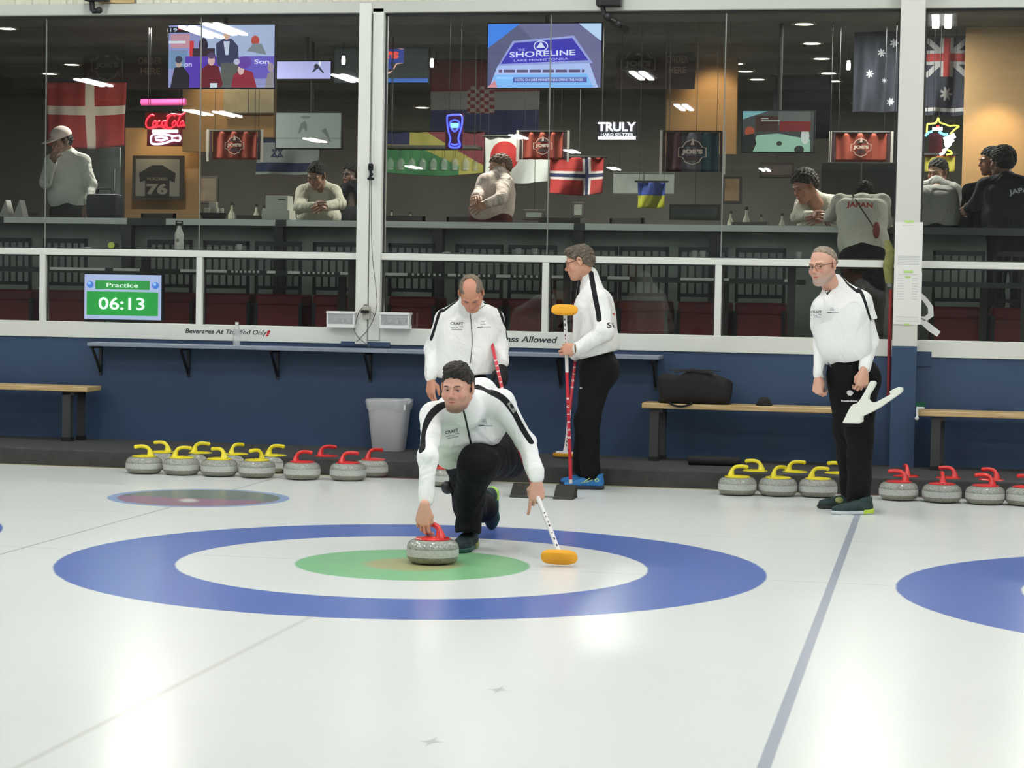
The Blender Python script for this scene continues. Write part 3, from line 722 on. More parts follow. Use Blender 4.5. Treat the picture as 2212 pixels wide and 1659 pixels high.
def relax(vq, it=2, lam=.55):
    v, q = vq; v = np.array(v, dtype=np.float64)
    if len(q) == 0: return v, q
    a = q.ravel(); b = np.roll(q, -1, 1).ravel(); I = np.concatenate([a, b]); J_ = np.concatenate([b, a]); cnt = np.maximum(np.bincount(I, minlength=len(v)), 1)[:, None]
    for _ in range(it):
        s = np.stack([np.bincount(I, v[J_, k], minlength=len(v)) for k in range(3)], 1)/cnt
        v = v+lam*(s-v)
    return v, q
def np_mesh(parts, name='sdf', it=3):
    """parts: list of (verts, quads)"""
    parts = [relax(p, it) for p in parts] if it else parts
    vs = []; fs = []; n = 0
    for v, q in parts: vs.append(v); fs.append(q+n); n += len(v)
    v = np.concatenate(vs); q = np.concatenate(fs)
    me = bpy.data.meshes.new(name); me.vertices.add(len(v)); me.vertices.foreach_set('co', v.astype(np.float32).ravel())
    me.loops.add(len(q)*4); me.loops.foreach_set('vertex_index', q.astype(np.int32).ravel())
    me.polygons.add(len(q)); me.polygons.foreach_set('loop_start', np.arange(0, len(q)*4, 4, dtype=np.int32)); me.polygons.foreach_set('use_smooth', np.ones(len(q), bool))
    me.update(calc_edges=True); me.validate(); return me
def xf(M, vq):
    v, q = vq; A = np.array(M); v = v@A[:3, :3].T+A[:3, 3]
    if np.linalg.det(A[:3, :3]) < 0: q = q[:, ::-1]
    return v, q
def frame(o, y, z):
    y = V(y).normalized(); z = V(z); z = (z-y*z.dot(y)).normalized(); x = y.cross(z)
    return Matrix(((x.x, y.x, z.x, o[0]), (x.y, y.y, z.y, o[1]), (x.z, y.z, z.z, o[2]), (0, 0, 0, 1)))
def set_attr(me, name, vals, dom='POINT'):
    a = me.attributes.new(name, 'FLOAT', dom); a.data.foreach_set('value', np.asarray(vals, np.float32))
def set_col(me, name, rgb):   # rgb Nx3 linear
    a = me.attributes.new(name, 'FLOAT_COLOR', 'POINT'); a.data.foreach_set('color', np.concatenate([rgb, np.ones((len(rgb), 1))], 1).astype(np.float32).ravel())
def co_of(me):
    c = np.empty(len(me.vertices)*3, np.float32); me.vertices.foreach_get('co', c); return c.reshape(-1, 3)
# ---------------------------------------------------------------- head
def head(spec):
    """local frame: x = subject's right, y = face, z = up; origin between the ears at eye height"""
    nk = spec.get('neck', (0, -.045, -.17)); s = SDF((-.12, min(-.125, nk[1]-.075), -.235), (.12, .135, .135), .0021)
    w = spec.get('w', 1.0); jaw = spec.get('jaw', 1.0)
    cw = 1+(w-1)*.3; s.ell((0, -.012, .034), (.074*cw, .096, .082), 0)
    s.ell((0, .03, -.01), (.062*w, .062, .078), .02)
    s.cone((0, .03, -.055), (0, .056, -.088), .05*jaw, .034*jaw, .03)
    for q in (-1, 1):
        s.cone((q*.056*w, -.005, -.05), (q*.024*jaw, .062, -.098), .018, .017, .03)          # jaw line
        s.ell((q*.042*w, .060, -.030), (.025, .022, .026), .02)                        # cheek
        s.cone((q*.012, .091, .021), (q*.046, .075, .021), .0085, .0085, .012)        # brow
        s.ell((q*.030, .096, .002), (.0185, .021, .0125), .008, sub=True)               # socket
        s.ell((q*.030, .0725, .001), (.0152, .0142, .0140), .004)                      # lids
        s.ell((q*.030, .088, -.0005), (.0128, .012, .0042), .002, sub=True)             # opening
        s.cone((q*.016, .074, -.045), (q*.034, .066, -.066), .006, .004, .02)           # fold
        M = Matrix.Rotation(q*-.35, 3, 'Z') @ Matrix.Rotation(-.12, 3, 'X')
        R = [[M[i][j] for j in range(3)] for i in range(3)]
        s.ell((q*(.080*cw+.002), -.008, .002), (.0085, .020, .032), .006, R=R)                  # ear
        s.ell((q*(.085*cw+.002), -.004, .006), (.006, .0105, .018), .004, R=R, sub=True)
        s.ell((q*(.077*cw+.002), -.004, -.026), (.007, .010, .011), .006)
    s.cone((0, .086, .014), (0, .108, -.026), .0065, .0095, .008)                         # nose
    s.ell((0, .109, -.029), (.0105, .0110, .009), .005)
    for q in (-1, 1):
        s.ell((q*.0125, .096, -.033), (.0085, .011, .008), .006)
        s.ell((q*.0065, .104, -.0425), (.0035, .005, .003), .002, sub=True)
    s.ell((0, .083, -.060), (.030, .018, .024), .015)                                     # muzzle
    s.ell((0, .0985, -.0585), (.021, .0065, .0048), .003)                              # upper lip
    s.ell((0, .0965, -.0705), (.018, .0070, .0058), .003)                              # lower lip
    s.ell((0, .106, -.0645), (.024, .010, .0016), .002, sub=True)                        # mouth line
    s.ell((0, .076, -.101), (.021, .018, .016), .015)                                    # chin
    if spec.get('fat'):
        s.ell((0, .022, -.094), (.052, .05, .026), .03)
    s.cone((0, -.02, -.05), spec.get('neck', (0, -.045, -.17)), .054, .058, .03)            # neck
    v, q = s.mesh()
    return v, q
def skin_colours(v, spec, n_head):
    """albedo of a head in head coordinates: skin, lips, stubble or beard, flush, painted eye socket shade"""
    x, y, z = v[:, 0], v[:, 1], v[:, 2]
    base = np.array(lin(spec['skin'])); col = np.tile(base, (len(v), 1))
    def mixc(c, f, rgb): f = np.clip(f, 0, 1)[:, None]; return c*(1-f)+np.array(lin(rgb))*f
    # flush on cheeks and nose
    fl = np.exp(-((np.abs(x)-.042)**2/.0004+(z+.03)**2/.0006))*(y > .03)*.35 + np.exp(-(x**2/.0002+(z+.03)**2/.0003))*(y > .09)*.3
    col = mixc(col, fl, (205, 118, 100))
    lip = np.exp(-(((x/.021)**2+((z+.0645)/.0105)**2))**2)*(y > .083)
    col = mixc(col, lip*.75, spec.get('lip', (186, 104, 96)))
    if 'beard' in spec:
        bx = np.clip((-.030-z+ .45*np.maximum(0, .055-y))/.055, 0, 1)*np.clip((y+.01)/.03, 0, 1)*np.clip((z+.145)/.03, 0, 1)
        mou = np.exp(-((x/.03)**2+((z+.05)/.008)**2))*(y > .08)
        chn = np.clip((-.070-z)/.03, 0, 1)*(y > .03)
        f = np.clip(bx*spec.get('bs', .5)+mou*spec.get('bm', .6)+chn*spec.get('bc', .3), 0, 1)*(1-np.clip(lip*1.5, 0, 1))
        rn = np.random.RandomState(3).rand(len(v))*.25
        col = mixc(col, f*(1-rn), spec['beard'])
    sock_shade = np.exp(-(((np.abs(x)-.030)/.017)**2+((z-.0)/.009)**2))*(y > .06)
    col = mixc(col, sock_shade*.5, (132, 84, 72))  # shade of the eye sockets painted into the skin colour
    if 'bald' in spec:
        pass
    return col
def hair_mesh(spec):
    h = spec['hair']; spec = dict(spec, w=1+(spec.get('w', 1)-1)*.3); s = SDF((-.115, -.135, -.12), (.115, .125, .16), .0026)
    t = h.get('t', .012); w = spec.get('w', 1.0)
    s.ell((0, -.014, .037), (.074*w+t*.75, .096+t, .082+t), 0)
    s.ell((0, -.03, .0), (.070*w+t*.7, .080+t*.7, .075), .02)
    if h.get('quiff'): s.ell((0, .055, .098), (.052, .032, .022), .025)
    if h.get('quiff') == 2: s.ell((0, .012, .112), (.060, .078, .034), .03)
    # hairline
    for (p, n) in h['cuts']: s.plane(p, n, h.get('ck', .012))
    for (c, r) in h.get('holes', []): s.ell(c, r, .012, sub=True)
    for q in (-1, 1): s.ell((q*.088*w, .004, -.005), (.03, .022, .034), .006, sub=True)
    X, Y, Z = s.grid(); s.f += (h.get('rough', .0022)*(np.sin(170*X+40*Z)*np.sin(150*Y)+np.sin(230*Z+90*X+60*Y)*.7)).astype(np.float32)
    s.f += (h.get('rough', .0022)*1.1*np.sin(95*X+30*np.sin(40*Z))*np.cos(60*Z+50*Y)).astype(np.float32)
    return s.mesh()
# ---------------------------------------------------------------- hand
def hand(curl, thumb=None, splay=(.12, .03, -.05, -.14), scale=1.0, arm=.012):
    """local frame: y = along the fingers, z = back of the hand, x = thumb side; curl = 4 x (knuckle, mid, end) bends"""
    s = SDF((-.085, -arm-.04, -.125), (.11, .215, .06), .0023)
    W_ = V((0, 0, 1))
    s.cone((0, -arm, 0), (0, .012, 0), .0275, .0255, .01, W_, 1.18)
    s.ell((0, .05, -.002), (.040, .050, .0165), .02)
    xs = (.031, .0105, -.0105, -.0305); yb = (.086, .091, .086, .076)
    for i in range(4):
        s.cone((xs[i]*.55, .012, 0), (xs[i], yb[i], .001), .013, .0118, .014)
    ln = ((.043, .026, .020), (.047, .029, .021), (.043, .027, .020), (.034, .021, .018)); rr = (.0098, .0100, .0095, .0084)
    for i in range(4):
        p = V((xs[i], yb[i], .0)); a = 0.0
        for j in range(3):
            a += curl[i][j]
            d = V((math.sin(splay[i])*math.cos(a)*1.0, math.cos(a), -math.sin(a))).normalized()
            q = p+d*ln[i][j]; s.cone(p, q, rr[i]*(1-.07*j), rr[i]*(1-.07*(j+1)), .0035 if j == 0 else .002); p = q
    th = thumb or [(.018, .014, -.006), (.044, .040, -.020), (.052, .072, -.030), (.050, .100, -.038)]
    s.path([V(q) for q in th], [.0165, .0140, .0118, .0098], .008)
    v, q = s.mesh(); return v*scale, q
RELAX = [(.25, .35, .25), (.32, .42, .3), (.38, .48, .3), (.42, .5, .3)]
GRIP = [(1.1, 1.25, .7), (1.15, 1.3, .75), (1.2, 1.3, .75), (1.25, 1.3, .75)]
FIST = [(1.35, 1.5, .9)]*4
# ---------------------------------------------------------------- materials for people
def attr_col_mat(name, attr, rough=.5, sss=0.0, bump=0.0, bscale=300):
    if name in _M: return _M[name]
    mt = bpy.data.materials.new(name); mt.use_nodes = True; nt = mt.node_tree; b = nt.nodes['Principled BSDF']
    a = nt.nodes.new('ShaderNodeAttribute'); a.attribute_name = attr; nt.links.new(a.outputs['Color'], b.inputs['Base Color']); b.inputs['Roughness'].default_value = rough
    if sss: b.inputs['Subsurface Weight'].default_value = sss; b.inputs['Subsurface Radius'].default_value = (1, .35, .2); b.inputs['Subsurface Scale'].default_value = .006
    _M[name] = mt; return mt
M_skin = attr_col_mat('skin', 'skin', .5, .12)
def cloth_mat(name, rgb, rough=.85, stripe=None, bump=.7, bs=6.5, stretch=(1, 1, .6), fine=.0):
    if name in _M: return _M[name]
    mt = bpy.data.materials.new(name); mt.use_nodes = True; nt = mt.node_tree; b = nt.nodes['Principled BSDF']; N = nt.nodes.new; L = nt.links.new
    b.inputs['Base Color'].default_value = lin(rgb)+(1,); b.inputs['Roughness'].default_value = rough; b.inputs['Specular IOR Level'].default_value = .25
    b.inputs['Sheen Weight'].default_value = .0
    if stripe:
        a = N('ShaderNodeAttribute'); a.attribute_name = 'stripe'; mr = N('ShaderNodeMapRange'); mr.inputs[1].default_value = -.0012; mr.inputs[2].default_value = .0012
        L(a.outputs['Fac'], mr.inputs[0]); mx = N('ShaderNodeMix'); mx.data_type = 'RGBA'; mx.inputs[6].default_value = lin(stripe)+(1,); mx.inputs[7].default_value = lin(rgb)+(1,)
        L(mr.outputs[0], mx.inputs[0]); L(mx.outputs[2], b.inputs['Base Color'])
    tc = N('ShaderNodeTexCoord'); mp = N('ShaderNodeMapping'); mp.inputs['Scale'].default_value = stretch
    nz = N('ShaderNodeTexNoise'); nz.inputs['Scale'].default_value = bs; nz.inputs['Detail'].default_value = 2.0; nz.inputs['Distortion'].default_value = 1.6
    L(tc.outputs['Object'], mp.inputs[0]); L(mp.outputs[0], nz.inputs[0])
    bp = N('ShaderNodeBump'); bp.inputs['Strength'].default_value = bump; bp.inputs['Distance'].default_value = .05; L(nz.outputs['Fac'], bp.inputs['Height']); L(bp.outputs[0], b.inputs['Normal'])
    _M[name] = mt; return mt
M_jack = cloth_mat('white_team_jacket', (243, 243, 238), .8, stripe=(24, 25, 27))
M_trou = cloth_mat('black_trousers', (13, 13, 15), .85, bump=.6)
M_eyew = mat('eye_white', (206, 196, 190), .25); M_iris = mat('iris_dark', (46, 34, 28), .2)
M_logo = mat('logo_ink', (70, 72, 76), .6); M_logog = mat('logo_grey', (170, 172, 176), .6); M_wtxt = mat('white_print', (235, 235, 232), .6)
def bvh(me):
    return BVHTree.FromPolygons([v.co[:] for v in me.vertices], [p.vertices[:] for p in me.polygons])
def stripe_attr(o, lines, tree=None):
    """o: garment in world coordinates; lines: list of (world points, half width); signed distance to the nearest band"""
    tree = tree or bvh(o); c = co_of(o); best = np.full(len(c), 1.0)
    for pts, hw in lines:
        pp = smooth_path([V(p) for p in pts], 8); pr = []
        for p in pp:
            h = tree.ray_cast(CP, (p-CP).normalized()); q = tree.find_nearest(h[0] if h[0] is not None and (h[0]-p).length < .35 else p)
            pr.append(npv(q[0]) if q[0] is not None else npv(p))
        for a, b in zip(pr[:-1], pr[1:]):
            ab = b-a; t = np.clip(((c-a)@ab)/(ab@ab+1e-12), 0, 1); d = np.linalg.norm(c-a-t[:, None]*ab, axis=1)-hw; best = np.minimum(best, d)
    set_attr(o, 'stripe', best); return tree
def zipline(name, pts, parent, tree, r=.0045, m_=None):
    pp = smooth_path([V(p) for p in pts], 8); out = []
    for p in pp:
        d = (p-CP).normalized(); h = tree.ray_cast(CP, d)
        out.append(h[0]-d*.001 if h[0] is not None else p)
    q = MB(); q.tube(out, r, 6, flat=.6); return q.build(name, m_ or mat('black_zip', (26, 26, 28), .5), parent, world=True)
def decal(name, me, origin_px, parent, tree, mt, dirv=None, Y=1.0, rot=0.0, off=.0016):
    """lay a small flat mesh (local XZ, facing the viewer) on a garment: verts are cast onto its surface"""
    c = P(origin_px[0], origin_px[1], Y); vd = (c-CP).normalized()
    right = vd.cross(V((0, 0, 1))).normalized(); up = right.cross(vd)
    R = Matrix.Rotation(rot, 3, vd)
    right = R @ right; up = R @ up
    bm = bmesh.new(); bm.from_mesh(me); bmesh.ops.subdivide_edges(bm, edges=[e for e in bm.edges if e.calc_length() > .02], cuts=2); 
    miss = []
    for v in bm.verts:
        p = c + right*v.co.x + up*v.co.z; h = tree.ray_cast(p-vd*.6, vd)
        if h[0] is None: miss.append(v)
        else: v.co = h[0]-vd*off
    bmesh.ops.delete(bm, geom=miss, context='VERTS'); bm.to_mesh(me); bm.free(); return link(name, me, mt, parent, world=True)
def torso(s, levels, lat, k=.05):
    for (c, w, r) in levels: s.cone(c-lat*w, c+lat*w, r, r, k)
    for (a, b) in zip(levels[:-1], levels[1:]):
        c = (a[0]+b[0])/2; s.cone(c-lat*(a[1]+b[1])/2, c+lat*(a[1]+b[1])/2, (a[2]+b[2])/2, (a[2]+b[2])/2, k)
    return s
def bounds(pts, m_):
    a = np.array([npv(p) for p in pts]); return a.min(0)-m_, a.max(0)+m_
def shoe(name, heel, toe_dir, up, parent, c_up, c_sole, c_heel=None, L=.285, w=1.0):
    M = frame(heel, toe_dir, up)
    s = SDF((-.07, -.035, -.012), (.07, L+.02, .16), .004); k = L/.285
    s.path([V((0, .03*k, .05)), V((0, .12*k, .052)), V((0, .19*k, .038)), V((0, .235*k, .03))], [.036*w, .038*w, .040*w, .032*w], .02)
    s.cone((0, .045, .05), (0, .04, .115), .037*w, .039*w, .02)
    s.plane((0, 0, .018), (0, 0, -1), .004); s.plane((0, 0, .118), (0, .25, 1), .004)
    up_ = link(name, np_mesh([xf(M, s.mesh())]), [c_up], parent, world=True)
    s = SDF((-.07, -.03, -.01), (.07, L+.02, .05), .0035)
    s.path([V((0, .03*k, .014)), V((0, .12*k, .014)), V((.0, .20*k, .014)), V((0, .24*k, .016))], [.040*w, .036*w, .046*w, .036*w], .02, V((0, 0, 1)), 1.6)
    s.plane((0, 0, 0), (0, 0, -1), .003); s.plane((0, 0, .026), (0, 0, 1), .003)
    link('sole', np_mesh([xf(M, s.mesh())]), [c_sole], up_, world=True)
    if c_heel:
        s = SDF((-.06, -.03, .0), (.06, .12, .11), .0035)
        s.cone((0, .028, .022), (0, .06, .02), .0425*w, .0425*w, .01, V((0, 0, 1)), 1.5); s.plane((0, .075, 0), (0, 1, .3), .004)
        link('heel_patch', np_mesh([xf(M, s.mesh())]), [c_heel], up_, world=True)
    # lace bars
    q = MB()
    for i in range(4):
        y = (.10+.024*i)*k; z = .094-.009*i-.0022*i*i
        p = [M @ V((x, y, z-abs(x)*abs(x)*7)) for x in (-.022, -.011, 0, .011, .022)]; q.tube(p, .0028, 5)
    q.build('laces', mat('shoe_lace', (40, 44, 44), .7), up_, smooth=True, world=True)
    return up_
# ================================================================ people
def build_head(root, o, F, U, spec):
    """returns (verts, quads) in world for the body mesh plus its colours; hair, eyes, brows go under root"""
    M = frame(o, F, U) @ Matrix.Scale(spec.get('s', 1.0), 4)
    if 'neck_to' in spec:
        n_ = M.inverted() @ spec['neck_to']; spec['neck'] = (n_.x, max(n_.y, -.16), max(n_.z, -.19))
    v, q = relax(head(spec), 1, .4); col = skin_colours(v, spec, 0)
    if 'hair' in spec:
        hv = hair_mesh(spec)
        link('hair', np_mesh([xf(M, hv)]), [mat(spec['hair']['name'], spec['hair']['rgb'], .75, bump=.7, bscale=110, var=.35, vscale=45)], root, world=True)
    for sx in (-1, 1):
        e = MB(); c = M @ V((sx*.030, .0715, .0002)); e.ball((0, 0, 0), .0128, 20)
        me = e.mesh(); me.transform(Matrix.Translation(c) @ M.to_3x3().to_4x4())
        eo = link('eye', me, [M_eyew], root, smooth=True, world=True)
        g = spec.get('gaze', (0, 0)); d = V((math.sin(g[0]), math.cos(g[0]), math.sin(g[1]))).normalized()
        ir = MB(); nn = 16; t1 = d.orthogonal().normalized(); t2 = d.cross(t1); ring = []
        for rr, dd in ((.0062, .0113), (.004, .0126), (.0, .0131)):
            ring.append([M @ (V((sx*.030, .0715, .0002)) + d*dd + (t1*math.cos(2*PI*k/nn)+t2*math.sin(2*PI*k/nn))*rr) for k in range(nn)])
        ir.add([p for r_ in ring for p in r_], [(i*nn+k, i*nn+(k+1) % nn, (i+1)*nn+(k+1) % nn, (i+1)*nn+k) for i in range(2) for k in range(nn)])
        ir.build('iris', M_iris, eo, smooth=True, world=True)
        b = MB(); bz = spec.get('brow_z', .0215); b.tube([M @ V(p) for p in ((sx*.0125, .0995, bz), (sx*.026, .0985, bz+.004), (sx*.040, .089, bz+.0035), (sx*.051, .075, bz-.002))], [.0032, .0044, .0040, .0020], 6, flat=.6)
        b.build('eyebrow', mat('brow_'+spec['hair']['name'], spec.get('brow', (70, 52, 42)), .8), root, smooth=True, world=True)
    vw, qw = xf(M, (v, q)); return vw, qw, col, M
def glasses(root, M, rgb, tint=None, dz=0.0, w=.0225, h=.0135):
    t = MB()
    for sx in (-1, 1):
        t.tube([M @ V((sx*(.031+w*math.copysign(abs(math.cos(a))**.6, math.cos(a))), .104-.10*abs(w*math.cos(a))**1.4*2+(-.004 if sx*math.cos(a)*sx > 0 else 0), .0+dz+h*math.copysign(abs(math.sin(a))**.6, math.sin(a)))) for a in [2*PI*k/20 for k in range(20)]], .0013, 6, closed=True)
        t.tube([M @ V((sx*.0545, .099, dz+.006)), M @ V((sx*.072, .075, dz+.010)), M @ V((sx*.081, .02, dz+.012)), M @ V((sx*.083, -.008, dz+.012)), M @ V((sx*.082, -.025, dz-.004))], .0022, 6)
    t.tube([M @ V((-.0095, .105, dz+.002)), M @ V((0, .1085, dz+.004)), M @ V((.0095, .105, dz+.002))], .0014, 6)
    return t.build('eyeglasses', mat('glasses_frame_%d' % rgb[0], rgb, .35), root, smooth=True, world=True)
def body_mesh(root, pieces, core, spec):
    """pieces: list of (verts, quads, colours or None); core: coarse hidden limbs under the clothes"""
    base = np.array(lin(spec['skin'])); parts = []; cols = []
    for p in pieces:
        parts.append((p[0], p[1])); cols.append(p[2] if p[2] is not None else np.tile(base, (len(p[0]), 1)))
    cv, cq = core.mesh(); parts.append((cv, cq)); cols.append(np.tile(base, (len(cv), 1)))
    me = np_mesh(parts, it=0); col = np.concatenate(cols)
    if len(col) == len(me.vertices): set_col(me, 'skin', col)
    return link('body', me, [M_skin], root, world=True)
def hand_col(v, spec):
    base = np.array(lin(spec['skin'])); rd = np.array(lin((206, 138, 118))); f = np.clip((v[:, 1]-.08)/.08, 0, 1)[:, None]*.35
    return np.tile(base, (len(v), 1))*(1-f)+rd*f
def put_hand(o, y, z, curl, spec, left=False, **k):
    hv = relax(hand(curl, **k), 1, .4); c = hand_col(hv[0], spec); M = frame(o, y, z)
    if left: M = M @ Matrix.Diagonal((-1, 1, 1, 1))
    v, q = xf(M, hv); return v, q, c, M
def core_sdf(J):
    lo, hi = bounds([p for p in J.values()], .25); s = SDF(lo, hi, .013)
    s.cone(J['pelvis'], J['chest'], .07, .08, .03); s.cone(J['chest'], J['neck'], .06, .045, .02)
    for a in 'RL':
        s.path([J['chest'], J['sh'+a], J['el'+a], J['wr'+a]], [.05, .036, .028, .02], .02)
        s.path([J['pelvis'], J['hip'+a], J['kn'+a], J['an'+a]], [.06, .055, .04, .032], .02)
    return s
def broom(name, label, tip, head_c, head_x, head_n, cat='broom', text='SUISSE', group=None, rot_txt=0, bands=None, white_len=.5):
    """curling broom: shaft from the head to the tip; head_x = long axis of the pad, head_n = direction the pad faces"""
    t = thing(name, label, cat, tip if tip.z < head_c.z else head_c, group=group)
    head_x = V(head_x).normalized(); head_n = V(head_n).normalized(); hy = head_x.cross(head_n)
    base = head_c - head_n*.018
    q = MB()
    n = 28; r1 = []; lay = ((0, 1.0), (.010, 1.03), (.020, 1.0), (.026, .93)); fs = []; vs = []
    for dz, sc in lay:
        for k in range(n):
            a = 2*PI*k/n; cx = math.copysign(abs(math.cos(a))**.55, math.cos(a))*.094*sc; cy = math.copysign(abs(math.sin(a))**.8, math.sin(a))*.041*sc
            vs.append(base+head_x*cx+hy*cy+head_n*dz)
    for i in range(3):
        for k in range(n): fs.append((i*n+k, i*n+(k+1) % n, (i+1)*n+(k+1) % n, (i+1)*n+k))
    fs.append(tuple(range(n-1, -1, -1))); fs.append(tuple(range(3*n, 4*n)))
    q.add(vs, fs); q.build('brush_pad', mat('orange_pad_fabric', (240, 170, 36), .7, bump=.3, bscale=200), t, smooth=True, world=True, angle=60)
    pl = MB(); vs = []; n = 24
    for dz, sc in ((-.006, 1), (-.012, .9)):
        for k in range(n):
            a = 2*PI*k/n; vs.append(base+head_x*math.copysign(abs(math.cos(a))**.6, math.cos(a))*.078*sc+hy*math.sin(a)*.026*sc+head_n*(dz+.006*(dz > -.01)))
    pl.add(vs, [(k, (k+1) % n, n+(k+1) % n, n+k) for k in range(n)]+[tuple(range(n-1, -1, -1)), tuple(range(n, 2*n))])
    s0 = base-head_n*.012; d = (tip-s0).normalized(); pl.tube([s0, s0-head_n*.012, s0+d*.035], [.02, .017, .0135], 12)
    pl.build('head_mount', mat('broom_white', (236, 232, 228), .35), t, smooth=True, world=True, angle=50)
    L = (tip-s0).length; a = s0+d*.03; b = s0+d*(L*white_len)
    q = MB(); q.tube([a, b], .0125, 14); q.build('white_shaft', mat('broom_white', (236, 232, 228), .35), t, smooth=True, world=True, angle=60)
    q = MB(); q.tube([b, tip-d*.03], .0127, 14); q.build('red_shaft', mat('broom_red', (196, 34, 52), .35), t, smooth=True, world=True, angle=60)
    q = MB(); q.tube([tip-d*.03, tip], .0122, 12); q.build('end_cap', mat('broom_cap', (214, 206, 200), .5), t, smooth=True, world=True, angle=60)
    # lettering along the shaft, on the side facing the hall
    mid = b+(tip-b)*.35; view = (CP-mid).normalized(); view = (view-d*view.dot(d)).normalized(); side = d.cross(view)
    def along(txt, at, size, mt, length, flip=1):
        for i, ch in enumerate(txt):
            if ch == ' ': continue
            p = at+d*(length*(i+.5)/len(txt)*flip)
            me = text_mesh(ch, size, bold=.03, width=size*(.24 if ch == 'I' else .8))
            # letters read along the shaft
            X = d*flip; Z = side*(-1 if (side.z*0+1) else 1)*flip
            Yv = -view
            M = Matrix(((X.x, Yv.x, Z.x, 0), (X.y, Yv.y, Z.y, 0), (X.z, Yv.z, Z.z, 0), (0, 0, 0, 1))); M.translation = p+view*.0131
            me.transform(M); yield me
    def join(name, gen, mt):
        q = MB()
        for me in gen:
            q.add([v.co[:] for v in me.vertices], [tuple(p.vertices) for p in me.polygons]); bpy.data.meshes.remove(me)
        me = bpy.data.meshes.new('l'); me.from_pydata(q.v, [], q.f); link(name, me, [mt], t, world=True)
    join('white_lettering', along(text, b+(tip-b)*.2, .020, None, (tip-b).length*.42), M_wtxt)
    q = MB(); rk = random.Random(5); n_ = 0.04
    while n_ < .55:
        l_ = rk.uniform(.006, .02); p0 = a+d*((b-a).length*n_)+view*.0126+side*.003; w_ = rk.uniform(.002, .005)
        q.quad(p0-side*w_, p0+side*w_, p0+side*w_+d*l_, p0-side*w_+d*l_); n_ += rk.uniform(.05, .1)
    q.build('dark_markings', mat('shaft_print', (60, 52, 60), .5), t, world=True)
    return t
def chest_marks(root, tree, pL, pR, Y, rotL=0.0, rotR=0.0, sc=1.0):
    """small prints: lettering and swoosh lines on the right breast, emblem and line on the left breast"""
    q = text_mesh('CRAFT', .017*sc, bold=.02, width=.072*sc); decal('chest_print', q, pL, root, tree, M_logo, Y=Y, rot=rotL)
    q = MB()
    for (x0, x1, z) in ((-.036, -.008, -.024), (-.004, .008, -.026), (.014, .036, -.020), (-.03, .03, -.036)):
        q.quad((x0*sc, 0, z*sc), (x1*sc, 0, z*sc), (x1*sc, 0, (z+.006)*sc), (x0*sc, 0, (z+.006)*sc))
    decal('chest_print', q.mesh(), pL, root, tree, M_logog, Y=Y, rot=rotL)
    q = MB()
    for (x0, x1, z, h) in ((-.012, .012, .012, .004), (-.014, .014, .004, .004), (-.010, .010, .020, .003)):
        q.quad((x0*sc, 0, z*sc), (x1*sc, 0, z*sc), (x1*sc, 0, (z+h)*sc), (x0*sc, 0, (z+h)*sc))
    q.quad((0, 0, -.012*sc), (.045*sc, 0, -.010*sc), (.045*sc, 0, -.005*sc), (0, 0, -.007*sc))
    decal('chest_emblem', q.mesh(), pR, root, tree, M_logog, Y=Y, rot=rotR)
    q = MB(); q.quad((-.03*sc, 0, -.014*sc), (0, 0, -.011*sc), (0, 0, -.006*sc), (-.03*sc, 0, -.008*sc)); decal('chest_emblem', q.mesh(), pR, root, tree, M_logo, Y=Y, rot=rotR)
def scribble(w, h, seed):
    q = MB(); r = random.Random(seed); x = -w/2
    while x < w/2:
        l = r.uniform(.25, .7)*h; t_ = r.uniform(.5, 1)*h; q.quad((x, 0, -h/2), (x+l, 0, -h/2+.1*h), (x+l, 0, -h/2+t_), (x, 0, -h/2+t_*.9)); x += l+.12*h
    return q.mesh()
SKIN = (214, 164, 138)
